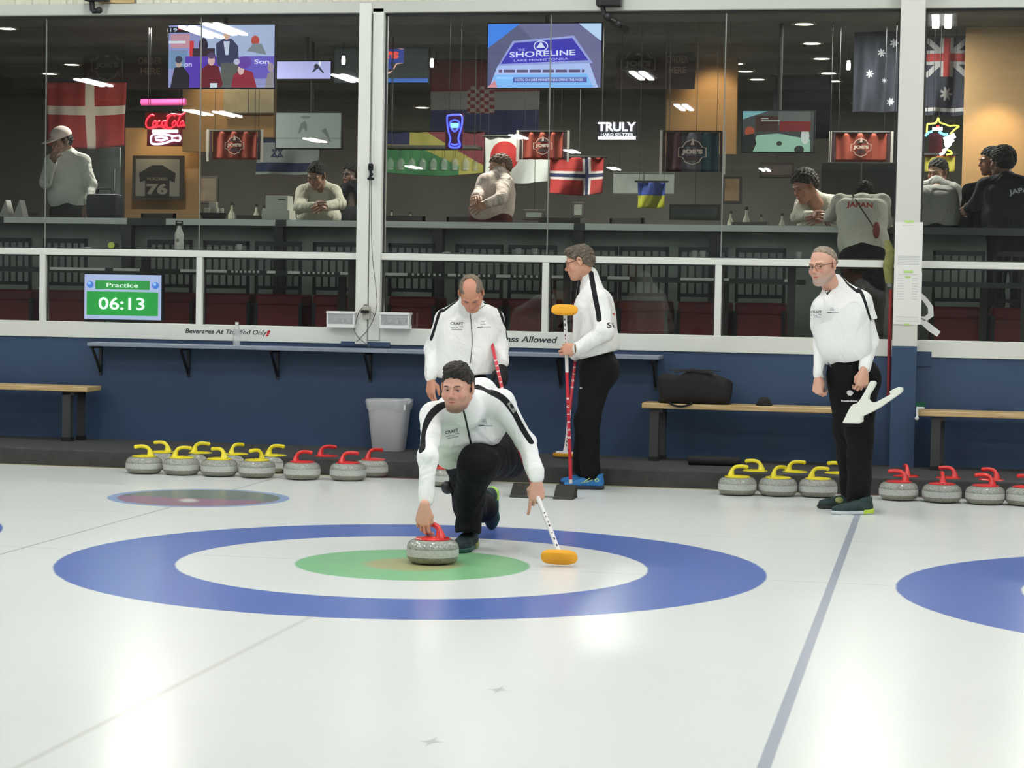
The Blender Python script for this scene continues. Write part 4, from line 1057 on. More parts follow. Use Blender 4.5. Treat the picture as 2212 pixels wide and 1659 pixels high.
# ---------------------------------------------------------------- 1 the kneeling player delivering the stone
def player_kneeling():
    root = thing('person', 'kneeling man in a white zip jacket and black trousers gliding with the stone', 'person', (.15, .6, 0))
    spec = dict(skin=(216, 166, 142), w=1.09, jaw=1.06, fat=1, s=.985, neck_to=P(1012, 885, .50), beard=(92, 68, 54), bs=.42, bm=.5, bc=.5, gaze=(-.12, .03), brow=(84, 62, 48),
                hair=dict(name='dark_brown_hair', rgb=(44, 38, 33), t=.010, quiff=2, ck=.016, rough=.0027, cuts=[((0, .07, .058), (0, .75, -1)), ((0, -.06, -.05), (0, -.0, -1)), ((0, .052, .0), (0, 1, -.55))], holes=[((0, .110, .022), (.058, .050, .036))]))
    J = {}
    J['head'] = P(989, 838, .30); J['neck'] = P(1012, 885, .46); J['shR'] = P(935, 896, .40); J['shL'] = P(1082, 870, .50)
    J['elR'] = P(925, 988, .18); J['wrR'] = P(920, 1092, .10); J['elL'] = P(1136, 956, .60); J['wrL'] = P(1159, 1040, .48)
    J['chest'] = P(1012, 905, .55); J['belly'] = P(992, 955, .68); J['hem'] = P(988, 985, .78); J['pelvis'] = P(1035, 985, .98)
    J['hipR'] = P(1005, 990, .98); J['hipL'] = P(1090, 984, .92); J['knL'] = P(1031, 1002, .48); J['anL'] = P(1012, 1135, .68)
    J['knR'] = P(1012, 1095, 1.20); J['anR'] = P(1047, 1086, 1.50)
    F = V((-.13, -1, -.13)); U = V((-.03, -.13, 1))
    hv, hq, hc, HM = build_head(root, J['head'], F, U, spec)
    # right hand on the stone handle: fingers down
    rh = put_hand(P(917, 1095, .055), V((-.10, .03, -1)), V((-.25, -.97, -.05)), [(.3, .75, .5), (.35, .85, .5), (.4, .9, .5), (.4, .95, .5)], spec, left=True, thumb=[(.018, .016, -.006), (.036, .045, -.012), (.036, .078, -.022), (.024, .102, -.032)])
    lh = put_hand(P(1160, 1042, .475), V((.02, -.10, -1)), V((.35, -.93, .1)), [(.12, .25, .2), (.95, 1.2, .6), (1.05, 1.2, .6), (1.15, 1.2, .6)], spec, left=False, thumb=[(.018, .014, -.006), (.036, .040, -.020), (.032, .070, -.032), (.020, .092, -.040)])
    body_mesh(root, [(hv, hq, hc), rh[:3], lh[:3]], core_sdf(J), spec)
    # jacket
    lat = (J['shL']-J['shR']).normalized()
    lo, hi = bounds([J[k] for k in ('head', 'shR', 'shL', 'elR', 'wrR', 'elL', 'wrL', 'hem', 'chest')], .2); s = SDF(lo, hi, .0065)
    torso(s, [(J['chest']+V((0, .06, .03)), .115, .098), (P(1006, 935, .58), .105, .103), (P(994, 952, .64), .070, .102), (P(1000, 972, .70), .050, .100)], lat, .05)
    s.plane(P(985, 1013, .6), (.25, 0, -1), .02)
    s.cone(P(1040, 848, .62), P(985, 880, .60), .085, .085, .05)                       # upper back
    s.path([P(1015, 880, .52), J['shR'], J['elR'], P(920, 1074, .115)], [.075, .064, .049, .041], .035)
    s.path([P(1015, 872, .56), J['shL'], J['elL'], P(1157, 1018, .50)], [.080, .068, .050, .042], .035)
    s.cone(P(1151, 1000, .53), P(1157, 1016, .50), .049, .047, .012)                    # pushed sleeve above the cuff
    s.cone(P(1157, 1014, .50), P(1159, 1029, .485), .043, .041, .004)
    s.cone(P(922, 1062, .13), P(920, 1082, .105), .041, .039, .006)
    s.cone(J['neck']+V((0, .0, -.02)), P(997, 868, .40), .084, .080, .03)      # collar
    s.folds(.0040, 3, (26, 20, 34))
    X, Y, Z = s.grid(); s.f += (.0030*np.sin(55*Z+30*X+6*np.sin(20*Y))*np.exp(-((Z-.55)**2)/.02)).astype(np.float32)
    # room for the head and the thigh
    s.cone(J['head']+V((0, .01, .02)), J['head']+V((0, -.045, -.10)), .088, .058, .008, sub=True)
    s.cone(J['knL']+V((0, .02, .0)), J['hipL'], .098, .112, .02, sub=True)
    me = np_mesh([s.mesh()]); tree = bvh(me)
    stripe_attr(me, [([P(1030, 836, .45), P(1060, 846, .45), P(1088, 862, .45), P(1110, 890, .46), P(1125, 918, .50), P(1137, 938, .52), P(1147, 953, .54)], .0185),
                     ([P(966, 870, .4), P(945, 882, .35), P(926, 903, .3), P(914, 935, .25), P(911, 972, .2)], .021)], tree)
    link('jacket', me, [M_jack], root, world=True)
    zipline('jacket_zip', [P(1001, 886, .4), P(1006, 905, .4), P(1013, 938, .45), P(1021, 972, .5)], root, tree, .006)
    chest_marks(root, tree, (976, 932), (1046, 916), .4, rotL=-.22, rotR=.05, sc=1.0)
    q = MB(); q.quad((-.03, 0, -.012), (.03, 0, -.012), (.03, 0, .012), (-.03, 0, .012)); decal('sleeve_print', q.mesh(), (1106, 880), root, tree, mat('sleeve_print_grey', (150, 152, 140), .7, var=.4, vscale=90), Y=.45, rot=.98)
    # trousers
    lo, hi = bounds([J[k] for k in ('pelvis', 'hipR', 'hipL', 'knL', 'anL', 'knR', 'anR')], .2); s = SDF(lo, hi, .0075)
    s.cone(J['hipR']+V((0, 0, .0)), J['hipL']+V((0, 0, .0)), .118, .118, .05); s.cone(J['pelvis'], J['hem']+V((.02, .05, .0)), .12, .10, .05)
    s.path([J['hipL'], J['knL'], P(1014, 1075, .60), J['anL']], [.122, .100, .076, .066], .05)
    s.path([J['hipR'], J['knR'], P(1045, 1100, 1.38), J['anR']], [.112, .082, .070, .064], .05)
    s.cone(J['anL']+V((0, 0, .02)), J['anL']+V((0, -.015, -.022)), .069, .073, .02)
    s.cone(P(1008, 1190, .42), P(1008, 1172, .78), .100, .094, .01, V((0, 0, 1)), 1.15, sub=True)
    s.folds(.005, 8, (24, 22, 28)); s.plane((0, 0, .012), (0, 0, -1), .01)
    me = np_mesh([s.mesh()]); t2 = bvh(me); link('trousers', me, [M_trou], root, world=True)
    # shoes
    teal = mat('teal_shoe_mesh', (20, 40, 42), .7, bump=.4, bscale=200); dk = mat('dark_teal_sole', (24, 74, 66), .5); lime = mat('lime_heel', (168, 214, 84), .5); olv = mat('olive_patch', (142, 146, 84), .6)
    shoe('shoe', V((PZ(1008, 1188).x+.005, .79, 0)), (-.06, -1, 0), (0, 0, 1), root, teal, dk, olv, w=1.15)
    hb = P(1069, 1064, 1.72); tb = PZ(1062, 1139)
    shoe('shoe', V((hb.x, 1.70, .245)), V((-.02, -.02, -1)), V((-.25, -1, .0)), root, teal, dk, lime, L=.25, w=1.0)
    # black round pouch hanging at the knee
    c = P(967, 1053, 1.05)
    q = MB(); q.ball(c, (.038, .03, .038), 20); q.tube([c+V((.01, 0, .03)), c+V((.02, 0, .07)), c+V((.03, 0, .11))], .006, 8); q.build('hanging_pouch', mat('black_pouch', (26, 27, 28), .35), root, smooth=True, world=True)
    return J, lh
J1, LH = player_kneeling()
hc = PZ(1208, 1218)
sh_a = P(1196, 1192, .17); sh_b = P(1113, 955, .75)
dirn = (sh_b-sh_a).normalized()
broom('curling_broom', 'curling broom with orange pad held out on the ice by the kneeling player', sh_a+dirn*1.18, V((P(1208, 1210, .16).x, .15, .046)), (1, .03, 0), (0, -.86, -.5), white_len=.45)
# ---------------------------------------------------------------- 2 the man bowing his head
def leg_set(s, J, rt=.098, rk=.078, ra=.072):
    for a in 'RL': s.path([J['hip'+a], J['kn'+a], J['an'+a]], [rt, rk, ra], .04)
def player_bowing():
    root = thing('person', 'standing balding man in a white zip jacket bowing his head behind the kneeling player', 'person', (-.45, 4.5, 0))
    spec = dict(skin=(206, 148, 120), w=1.05, jaw=1.1, s=1.04, beard=(170, 120, 100), bs=.2, bm=.2, bc=.2, gaze=(0, -.4), brow=(120, 96, 80), neck_to=P(1018, 672, 4.55),
                hair=dict(name='grey_brown_hair', rgb=(120, 106, 90), t=.007, ck=.010, rough=.002, cuts=[((0, .05, .06), (0, .85, -.9)), ((0, -.06, -.055), (0, 0, -1))], holes=[((0, .045, .115), (.056, .085, .055))]))
    J = dict(head=P(1018, 633, 4.22), neck=P(1015, 668, 4.5), shR=P(953, 692, 4.5), shL=P(1074, 690, 4.5), elR=P(935, 755, 4.5), wrR=P(931, 820, 4.36), elL=P(1082, 748, 4.5), wrL=P(1084, 790, 4.36),
             chest=P(1013, 705, 4.5), belly=P(1008, 765, 4.48), pelvis=P(1010, 830, 4.55), hipR=P(985, 845, 4.55), hipL=P(1035, 845, 4.55), knR=P(972, 935, 4.52), anR=P(966, 1035, 4.56), knL=P(1040, 935, 4.5), anL=P(1045, 1035, 4.55))
    F = V((.12, -.62, -.78)); U = V((.05, -.78, .62))
    hv, hq, hc, HM = build_head(root, J['head'], F, U, spec)
    rh = put_hand(P(931, 822, 4.36), V((.0, -.05, -1)), V((-.5, -.85, 0)), RELAX, spec, left=True)
    body_mesh(root, [(hv, hq, hc), rh[:3]], core_sdf(J), spec)
    lat = (J['shL']-J['shR']).normalized(); lo, hi = bounds([J[k] for k in ('head', 'shR', 'shL', 'wrR', 'wrL', 'pelvis')], .2); s = SDF(lo, hi, .0075)
    torso(s, [(P(1013, 712, 4.5), .095, .108), (P(1010, 735, 4.48), .09, .125), (P(1006, 780, 4.46), .09, .125), (P(1004, 806, 4.47), .075, .125)], lat, .05)
    s.plane(P(1010, 812, 4.4), (.12, 0, -1), .012)
    s.path([P(1012, 662, 4.54), P(960, 690, 4.5), J['elR'], P(931, 806, 4.38)], [.085, .070, .060, .048], .03)
    s.path([P(1022, 664, 4.54), P(1068, 690, 4.5), J['elL'], P(1084, 780, 4.38)], [.085, .070, .058, .048], .03)
    s.cone(P(931, 798, 4.39), P(931, 814, 4.37), .045, .044, .004); s.cone(P(1084, 766, 4.40), P(1085, 783, 4.38), .047, .046, .004)
    s.cone(P(1015, 672, 4.50), P(1014, 652, 4.40), .088, .082, .03)
    s.folds(.0035, 5, (22, 16, 30))
    s.ell(P(1018, 640, 4.24), (.088, .10, .12), .008, sub=True)
    me = np_mesh([s.mesh()]); tree = bvh(me)
    stripe_attr(me, [([P(990, 640, 4.5), P(968, 652, 4.46), P(951, 672, 4.43), P(943, 694, 4.42), P(937, 714, 4.42), P(931, 732, 4.42)], .0145), ([P(1052, 648, 4.5), P(1074, 662, 4.6), P(1090, 700, 4.65), P(1096, 730, 4.7)], .016)], tree)
    link('jacket', me, [M_jack], root, world=True)
    zipline('jacket_zip', [P(1016, 678, 4.3), P(1018, 700, 4.3), P(1020, 740, 4.3), P(1016, 785, 4.3)], root, tree, .004, mat('grey_zip', (84, 82, 80), .5))
    zipline('collar_zip', [P(1024, 674, 4.3), P(1034, 668, 4.3), P(1048, 659, 4.3)], root, tree, .003, mat('grey_zip', (84, 82, 80), .5))
    chest_marks(root, tree, (987, 699), (1043, 703), 4.3, sc=1.3)
    lo, hi = bounds([J[k] for k in ('pelvis', 'hipR', 'hipL', 'anR', 'anL')], .2); s = SDF(lo, hi, .009)
    s.cone(J['hipR'], J['hipL'], .115, .115, .05); s.cone(P(1005, 800, 4.52), J['pelvis'], .11, .12, .05); leg_set(s, J); s.folds(.005, 2, (22, 20, 26)); s.plane((0, 0, .025), (0, 0, -1), .01)
    link('trousers', np_mesh([s.mesh()]), [M_trou], root, world=True)
    g = put_hand(P(1085, 793, 4.36), V((.0, -.05, -1)), V((.5, -.85, 0)), [(.5, .6, .4)]*4, spec, left=False, scale=1.12)
    link('glove', np_mesh([(g[0], g[1])]), [mat('black_glove', (18, 19, 22), .7)], root, world=True)
    dk = mat('dark_shoe', (30, 34, 38), .6)
    for px in (966, 1045): shoe('shoe', V((P(px, 1040, 4.56).x, 4.60, 0)), (-.1, -1, 0), (0, 0, 1), root, dk, mat('dark_sole', (22, 22, 22), .6))
    return J
J2 = player_bowing()
a = P(1058, 722, 4.50); b = P(1080, 822, 4.14); d = (b-a).normalized()
broom('curling_broom', 'curling broom with a red lettered shaft held under the arm of the bowing man', a-d*.05, b+d*.62, (1, .1, 0), V((.1, .0, -1)), white_len=.25)
# ---------------------------------------------------------------- 3 the man in profile
def player_profile():
    root = thing('person', 'man with glasses in profile, white jacket and blue shoes, holding an upright broom', 'person', (.15, 4.5, 0))
    spec = dict(skin=(214, 160, 132), w=1.0, s=.99, beard=(176, 140, 120), bs=.15, bm=.1, bc=.15, brow=(110, 92, 76), neck_to=P(1272, 612, 4.55),
                hair=dict(name='short_brown_hair', rgb=(104, 92, 78), t=.009, quiff=1, ck=.010, rough=.003, cuts=[((0, .078, .062), (0, .8, -1)), ((0, -.06, -.062), (0, 0, -1)), ((0, .045, .0), (0, 1, -.6))], holes=[]))
    J = dict(head=P(1252, 566, 4.45), neck=P(1272, 612, 4.52), shL=P(1292, 648, 4.34), shR=P(1272, 648, 4.70), elL=P(1306, 718, 4.22), wrL=P(1252, 752, 4.15), elR=P(1275, 720, 4.75), wrR=P(1245, 765, 4.55),
             chest=P(1283, 668, 4.52), belly=P(1286, 730, 4.50), pelvis=P(1294, 790, 4.52), hipL=P(1290, 800, 4.43), hipR=P(1292, 800, 4.62), knL=P(1270, 905, 4.40), anL=P(1275, 1018, 4.42), knR=P(1268, 905, 4.60), anR=P(1258, 1010, 4.64))
    F = V((-1, -.10, -.30)); U = V((-.30, 0, 1))
    hv, hq, hc, HM = build_head(root, J['head'], F, U, spec)
    glasses(root, HM, (44, 30, 24))
    lh = put_hand(P(1246, 753, 4.13), V((-1, -.12, -.05)), V((-.05, -1, .15)), [(.75, 1.2, .7), (.8, 1.25, .7), (.85, 1.25, .7), (.9, 1.3, .7)], spec, left=True, thumb=[(.018, .014, -.006), (.036, .045, -.022), (.028, .070, -.045), (.008, .080, -.052)])
    body_mesh(root, [(hv, hq, hc), lh[:3]], core_sdf(J), spec)
    lat = V((0, 1, 0)); lo, hi = bounds([J[k] for k in ('head', 'shR', 'shL', 'wrL', 'elL', 'elR', 'pelvis')], .22); s = SDF(lo, hi, .0075)
    torso(s, [(P(1284, 655, 4.5), .09, .118), (P(1284, 690, 4.5), .085, .135), (P(1287, 730, 4.5), .08, .140), (P(1291, 752, 4.5), .08, .135)], lat, .05)
    s.path([P(1276, 622, 4.45), J['shL'], J['elL'], J['wrL']], [.07, .078, .064, .048], .03)
    s.path([P(1276, 622, 4.55), J['shR'], J['elR'], J['wrR']], [.07, .075, .06, .048], .03)
    s.cone(P(1262, 749, 4.17), P(1248, 753, 4.14), .050, .048, .005)
    s.cone(P(1278, 625, 4.5), P(1271, 597, 4.5), .080, .074, .03)
    s.folds(.0035, 11, (22, 18, 30))
    s.plane(P(1290, 768, 4.5), (.28, 0, -1), .012); s.cone(J['head']+V((0, 0, .05)), P(1250, 602, 4.5), .09, .055, .006, sub=True)
    me = np_mesh([s.mesh()]); tree = bvh(me)
    stripe_attr(me, [([P(1277, 590, 4.4), P(1281, 616, 4.3), P(1287, 650, 4.2), P(1292, 675, 4.2), P(1294, 690, 4.2)], .019)], tree)
    link('jacket', me, [M_jack], root, world=True)
    zipline('jacket_zip', [P(1249, 606, 4.4), P(1246, 625, 4.4), P(1243, 650, 4.4)], root, tree, .0035, mat('grey_zip', (84, 82, 80), .5))
    q = text_mesh('SUISSE', .042, bold=.04, width=.21)
    M_ = Matrix.Identity(4)
    decal('back_lettering', q, (1343, 703), root, tree, mat('black_lettering', (52, 52, 56), .5), Y=4.5)
    q = MB(); q.quad((-.03, 0, -.045), (.03, 0, -.045), (.03, 0, -.03), (-.03, 0, -.03)); q.quad((-.004, 0, -.03), (.006, 0, -.03), (.006, 0, .045), (-.004, 0, .045)); decal('back_emblem', q.mesh(), (1331, 668), root, tree, mat('red_print', (196, 40, 48), .6), Y=4.5)
    lo, hi = bounds([J[k] for k in ('pelvis', 'hipR', 'hipL', 'anR', 'anL')], .22); s = SDF(lo, hi, .009)
    s.cone(J['hipR'], J['hipL'], .135, .135, .06); s.cone(P(1289, 768, 4.5), J['pelvis'], .125, .14, .05); s.cone(J['hipL']+V((.03, 0, -.02)), J['hipR']+V((.03, 0, -.02)), .11, .11, .05)
    leg_set(s, J, .118, .085, .072); s.folds(.005, 4, (22, 20, 26)); s.plane((0, 0, .03), (0, 0, -1), .01)
    me = np_mesh([s.mesh()]); t2 = bvh(me); link('trousers', me, [M_trou], root, world=True)
    decal('trouser_print', scribble(.06, .014, 3), (1247, 838), root, t2, M_wtxt, Y=4.3, rot=-.08)
    bl = mat('blue_shoe', (44, 120, 186), .6, bump=.3, bscale=200); so = mat('navy_sole', (30, 36, 50), .6); ne = mat('neon_trim', (206, 226, 110), .5)
    s1 = shoe('shoe', V((P(1302, 1050, 4.42).x, 4.43, 0)), (-1, -.12, 0), (0, 0, 1), root, bl, so, None, L=.30, w=1.1)
    s2 = shoe('shoe', V((P(1292, 1046, 4.66).x, 4.68, 0)), (-1, -.05, 0), (0, 0, 1), root, bl, so, None, L=.30, w=1.1)
    q = MB(); c = P(1289, 1037, 4.36)
    q.tube([c+V((.012*math.cos(a*PI/7), 0, .010*math.sin(a*PI/7))) for a in range(14)], .003, 6, closed=True); q.tube([P(1262, 1040, 4.36), P(1270, 1035, 4.36), P(1276, 1032, 4.37)], .003, 6); q.tube([P(1254, 1043, 4.36), P(1268, 1041, 4.355), P(1280, 1036, 4.355)], .002, 6)
    q.build('shoe_trim', ne, s1, world=True, smooth=True)
    # wrist watch
    q = MB(); wc = P(1257, 752, 4.16); dv = V((-1, -.15, -.1)).normalized(); u1 = dv.orthogonal().normalized(); u2 = dv.cross(u1)
    q.tube([P(1243, 753, 4.125)+(u1*math.cos(k*PI/10)+u2*math.sin(k*PI/10))*.031 for k in range(20)], .007, 6, closed=True); q.build('wrist_watch', mat('watch_metal', (120, 96, 60), .3, metal=.8), root, smooth=True, world=True)
    return J
J3 = player_profile()
tp = P(1233, 1044, 4.28); hd = P(1219, 668, 4.14)
broom('curling_broom', 'curling broom standing upright, orange pad at the top, held by the man in profile', tp, hd, (1, -.05, -.02), (-.03, -.8, .6), white_len=.35)
bt_ = P(1221, 984, 5.5); tb_ = P(1245, 800, 4.95)
bt_ = V((bt_.x, 5.5, .150)); d_ = (P(1239, 812, 5.72)-bt_).normalized()
broom('curling_broom', 'second curling broom with its orange pad resting on the dark walkway', bt_+d_*1.15, bt_, (1, 0, 0), (0, 0, -1), white_len=.3)
# ---------------------------------------------------------------- 4 the bearded man
def player_bearded():
    root = thing('person', 'grey bearded man with glasses in a white top and black trousers at the right', 'person', (2.05, 3.5, 0))
    spec = dict(skin=(218, 168, 144), w=1.02, jaw=1.05, s=1.03, beard=(178, 158, 144), bs=.75, bm=.35, bc=.9, brow=(150, 120, 100), neck_to=P(1800, 632, 3.56), gaze=(-.35, 0),
                hair=dict(name='short_grey_hair', rgb=(148, 132, 114), t=.006, ck=.014, rough=.0016, cuts=[((0, .045, .085), (0, .7, -1)), ((0, -.06, -.06), (0, 0, -1)), ((0, .025, 0), (0, 1, -.6))]))
    J = dict(head=P(1778, 574, 3.46), neck=P(1802, 628, 3.56), shL=P(1860, 652, 3.58), shR=P(1778, 664, 3.44), elL=P(1880, 738, 3.60), wrL=P(1868, 800, 3.40), elR=P(1772, 745, 3.55), wrR=P(1769, 815, 3.46),
             chest=P(1815, 680, 3.55), belly=P(1818, 745, 3.52), pelvis=P(1845, 800, 3.58), hipL=P(1862, 815, 3.62), hipR=P(1825, 815, 3.56), knL=P(1858, 930, 3.50), anL=P(1855, 1075, 3.50), knR=P(1830, 930, 3.62), anR=P(1842, 1062, 3.72))
    F = V((-.50, -.85, -.12)); U = V((-.12, -.03, 1))
    hv, hq, hc, HM = build_head(root, J['head'], F, U, spec)
    glasses(root, HM, (60, 46, 42))
    lh = put_hand(P(1866, 802, 3.39), V((-.10, -.15, -1)), V((.45, -.9, .1)), [(.75, 1.0, .6), (.8, 1.1, .6), (.85, 1.1, .6), (.9, 1.1, .6)], spec, left=False, thumb=[(.018, .014, -.006), (.036, .045, -.022), (.030, .072, -.038), (.014, .088, -.046)])
    rh = put_hand(P(1768, 818, 3.46), V((-.03, -.1, -1)), V((-.6, -.8, .1)), [(1.2, 1.4, .8)]*4, spec, left=True, thumb=[(.018, .014, -.006), (.036, .045, -.018), (.030, .068, -.034), (.010, .080, -.042)])
    body_mesh(root, [(hv, hq, hc), lh[:3], rh[:3]], core_sdf(J), spec)
    lat = V((.82, -.25, 0)).normalized(); lo, hi = bounds([J[k] for k in ('head', 'shR', 'shL', 'wrL', 'wrR', 'pelvis')], .22); s = SDF(lo, hi, .0075)
    torso(s, [(P(1817, 666, 3.55), .100, .098), (P(1814, 698, 3.53), .078, .108), (P(1821, 735, 3.51), .058, .112), (P(1828, 762, 3.52), .058, .112)], lat, .05)
    s.path([P(1808, 626, 3.60), J['shL']], [.075, .076], .04)
    s.path([P(1804, 630, 3.58), J['shR'], P(1771, 702, 3.50)], [.075, .062, .054], .04)
    s.cone(P(1806, 640, 3.57), P(1804, 612, 3.585), .090, .064, .03)
    s2 = SDF(lo, hi, .0065); s2.path([J['shL'], P(1872, 700, 3.58), P(1877, 730, 3.58)], [.076, .074, .074], .03); s2.plane(P(1872, 692, 3.58), (.16, 0, -1), .003)
    s.folds(.003, 21, (22, 18, 28)); s.plane(P(1822, 782, 3.5), (.22, .1, -1), .012); s.cone(J['head']+V((0, 0, .04)), P(1788, 612, 3.48), .088, .050, .006, sub=True)
    fr = V((-.5, -.85, 0)); pass
    me = np_mesh([s.mesh(), s2.mesh()]); tree = bvh(me)
    stripe_attr(me, [([P(1818, 597, 3.58), P(1838, 606, 3.54), P(1856, 624, 3.50), P(1868, 650, 3.50), P(1876, 676, 3.50), P(1881, 691, 3.50)], .0135)], tree)
    link('team_shirt', me, [M_jack], root, world=True)
    q = MB(); cc = P(1787, 628, 3.4); vd = (cc-CP).normalized(); rt = vd.cross(V((0, 0, 1))).normalized(); up = rt.cross(vd)
    L_ = [(1776, 616), (1780, 625), (1787, 638)]; K_ = [(1781, 614), (1784, 622), (1788, 629)]; L2 = [(1787, 638), (1796, 627), (1799, 616)]; K2 = [(1788, 629), (1793, 620), (1795, 613)]
    g_ = lambda p: ((P(p[0], p[1], 3.4)-cc).dot(rt), 0, (P(p[0], p[1], 3.4)-cc).dot(up))
    for A_, B_ in ((L_, K_), (L2, K2)):
        for i in range(2): q.quad(g_(A_[i]), g_(A_[i+1]), g_(B_[i+1]), g_(B_[i]))
    decal('black_undershirt', q.mesh(), (1787, 628), root, tree, mat('black_collar', (26, 26, 28), .7), Y=3.4, off=.003)
    chest_marks(root, tree, (1763, 674), (1797, 672), 3.4, sc=1.0)
    # tight long sleeves of the under shirt
    s = SDF(lo, hi, .0065); s.path([P(1870, 690, 3.58), J['elL'], P(1869, 786, 3.43)], [.058, .054, .043], .03); s.path([P(1770, 722, 3.55), J['elR'], P(1769, 803, 3.48)], [.044, .043, .037], .03)
    s.cone(P(1870, 780, 3.44), P(1868, 794, 3.415), .042, .041, .004); s.cone(P(1769, 796, 3.49), P(1769, 809, 3.47), .037, .036, .004)
    s.folds(.0022, 9, (30, 24, 40)); me = np_mesh([s.mesh()]); set_attr(me, 'stripe', np.ones(len(me.vertices))); link('long_sleeves', me, [M_jack], root, world=True)
    lo, hi = bounds([J[k] for k in ('pelvis', 'hipR', 'hipL', 'anR', 'anL')], .22); s = SDF(lo, hi, .009)
    s.cone(J['hipR'], J['hipL'], .12, .125, .05); s.cone(P(1828, 775, 3.54), J['pelvis'], .118, .125, .05); leg_set(s, J, .115, .088, .080); s.folds(.005, 14, (22, 20, 26)); s.plane((0, 0, .03), (0, 0, -1), .01)
    me = np_mesh([s.mesh()]); t2 = bvh(me); link('trousers', me, [M_trou], root, world=True)
    q = MB(); q.add([(.021*math.cos(k*PI/8)*(1+.1*math.cos(k)), 0, .018*math.sin(k*PI/8)) for k in range(16)], [tuple(range(16))]); decal('trouser_emblem', q.mesh(), (1836, 849), root, t2, M_wtxt, Y=3.4)
    decal('trouser_print', scribble(.10, .013, 8), (1834, 866), root, t2, M_wtxt, Y=3.4)
    q = MB(); q.tube([P(1782, 790, 3.42), P(1780, 805, 3.40), P(1784, 830, 3.41), P(1783, 845, 3.43)], .009, 8); q.tube([P(1788, 783, 3.40), P(1796, 793, 3.39)], .004, 6); q.build('belt_clip_strap', mat('dark_strap_grey', (70, 74, 82), .5, var=.5, vscale=60), root, smooth=True, world=True)
    dk = mat('dark_teal_shoe', (28, 52, 50), .7, bump=.4, bscale=200, var=.3, vscale=20); ol = mat('olive_patch', (142, 146, 84), .6); li = mat('lime_sole', (176, 206, 60), .5); ds = mat('black_sole', (24, 26, 26), .6)
    s1 = shoe('shoe', V((P(1883, 1103, 3.42).x, 3.40, 0)), (-1, -.42, 0), (0, 0, 1), root, dk, mat('slider_sole', (196, 204, 204), .4), li, L=.29, w=1.08)
    s2 = shoe('shoe', V((P(1852, 1093, 3.72).x, 3.72, 0)), (-1, -.22, 0), (0, 0, 1), root, dk, ds, None, L=.28, w=1.05)
    for so_, (cx, cy, yy) in ((s1, (1857, 1090, 3.36)), (s2, (1813, 1080, 3.60))):
        q = MB(); q.ball(P(cx, cy, yy), (.028, .02, .02), 14); q.build('side_patch', ol, so_, smooth=True, world=True)
    return J
J4 = player_bearded()
# white plastic tool in his hand
pts = [(1819, 914), (1829, 893), (1837, 878), (1843, 873), (1851, 871), (1858, 862), (1868, 845), (1875, 831), (1880, 823), (1888, 823), (1891, 828), (1886, 838), (1877, 852), (1875, 862), (1880, 869), (1888, 870), (1895, 867), (1910, 859), (1923, 852), (1920, 846), (1930, 840), (1941, 836), (1948, 838), (1948, 845), (1943, 850), (1900, 880), (1880, 891), (1862, 899), (1862, 910), (1855, 915)]
t = thing('delivery_aid', 'white forked plastic tool in the left hand of the bearded man', 'tool', P(1850, 880, 3.33))
q = MB(); q.prism([P(x, y, 3.33) for x, y in pts], (.012, .024, 0)); o = q.build('forked_body', mat('white_plastic_tool', (240, 242, 226), .4), t, world=True)
bv = o.modifiers.new('bevel', 'BEVEL'); bv.width = .004; bv.segments = 2
q = MB(); fp = [P(x, y, 3.33) for x, y in ((1821, 913), (1839, 879), (1845, 879), (1860, 900), (1860, 909), (1853, 913))]; q.prism(fp, (-.001, -.012, 0)); q.build('raised_foot', mat('white_plastic_tool', (240, 242, 226), .4), t, world=True)
# ================================================================ the bar behind the glass
FZ = .95      # raised bar floor
CZ = 3.92
f = MB(); f.bb((-12, 6.02, FZ-.1), (10, 16.5, FZ)); struct('floor_bar', f, mat('bar_floor', (70, 62, 54), .5, var=.15, vscale=4))
f = MB(); f.bb((-12, 6.05, CZ), (10, 16.5, CZ+.1)); struct('ceiling_bar', f, mat('bar_ceiling', (104, 104, 98), .8, var=.25, vscale=2.5))
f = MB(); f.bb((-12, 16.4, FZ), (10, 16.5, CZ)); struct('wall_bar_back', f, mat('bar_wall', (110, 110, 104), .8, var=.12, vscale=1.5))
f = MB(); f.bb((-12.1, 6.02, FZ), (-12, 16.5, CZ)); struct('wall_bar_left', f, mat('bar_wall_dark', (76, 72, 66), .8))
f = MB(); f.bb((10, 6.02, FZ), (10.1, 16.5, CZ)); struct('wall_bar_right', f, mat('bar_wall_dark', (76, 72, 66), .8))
f = MB()
for x0, x1 in ((2080, 2230),): f.bb((P(x0, 300, 9.5).x, 9.5, FZ), (P(x1, 300, 9.5).x, 9.6, CZ))
struct('wall_bar_partition', f, mat('tan_wall', (176, 142, 100), .8))
f = MB(); f.bb((P(395, 200, 12).x, 12, 2.9), (P(592, 200, 12).x, 12.1, CZ)); f.bb((P(1440, 200, 12).x, 12, 2.9), (P(1592, 200, 12).x, 12.1, CZ)); f.bb((P(272, 200, 12.5).x, 12.5, FZ), (P(430, 200, 12.5).x, 12.6, 3.2))
struct('wall_bar_panel', f, mat('tan_wall', (176, 142, 100), .8))
def rect(x0, y0, x1, y1, Y):
    a = P(x0, y0, Y); b = P(x1, y1, Y); return (a+b)/2, abs(b.x-a.x), abs(a.z-b.z)
def emis(name, rgb, e): return mat(name, rgb, .5, emit=e)
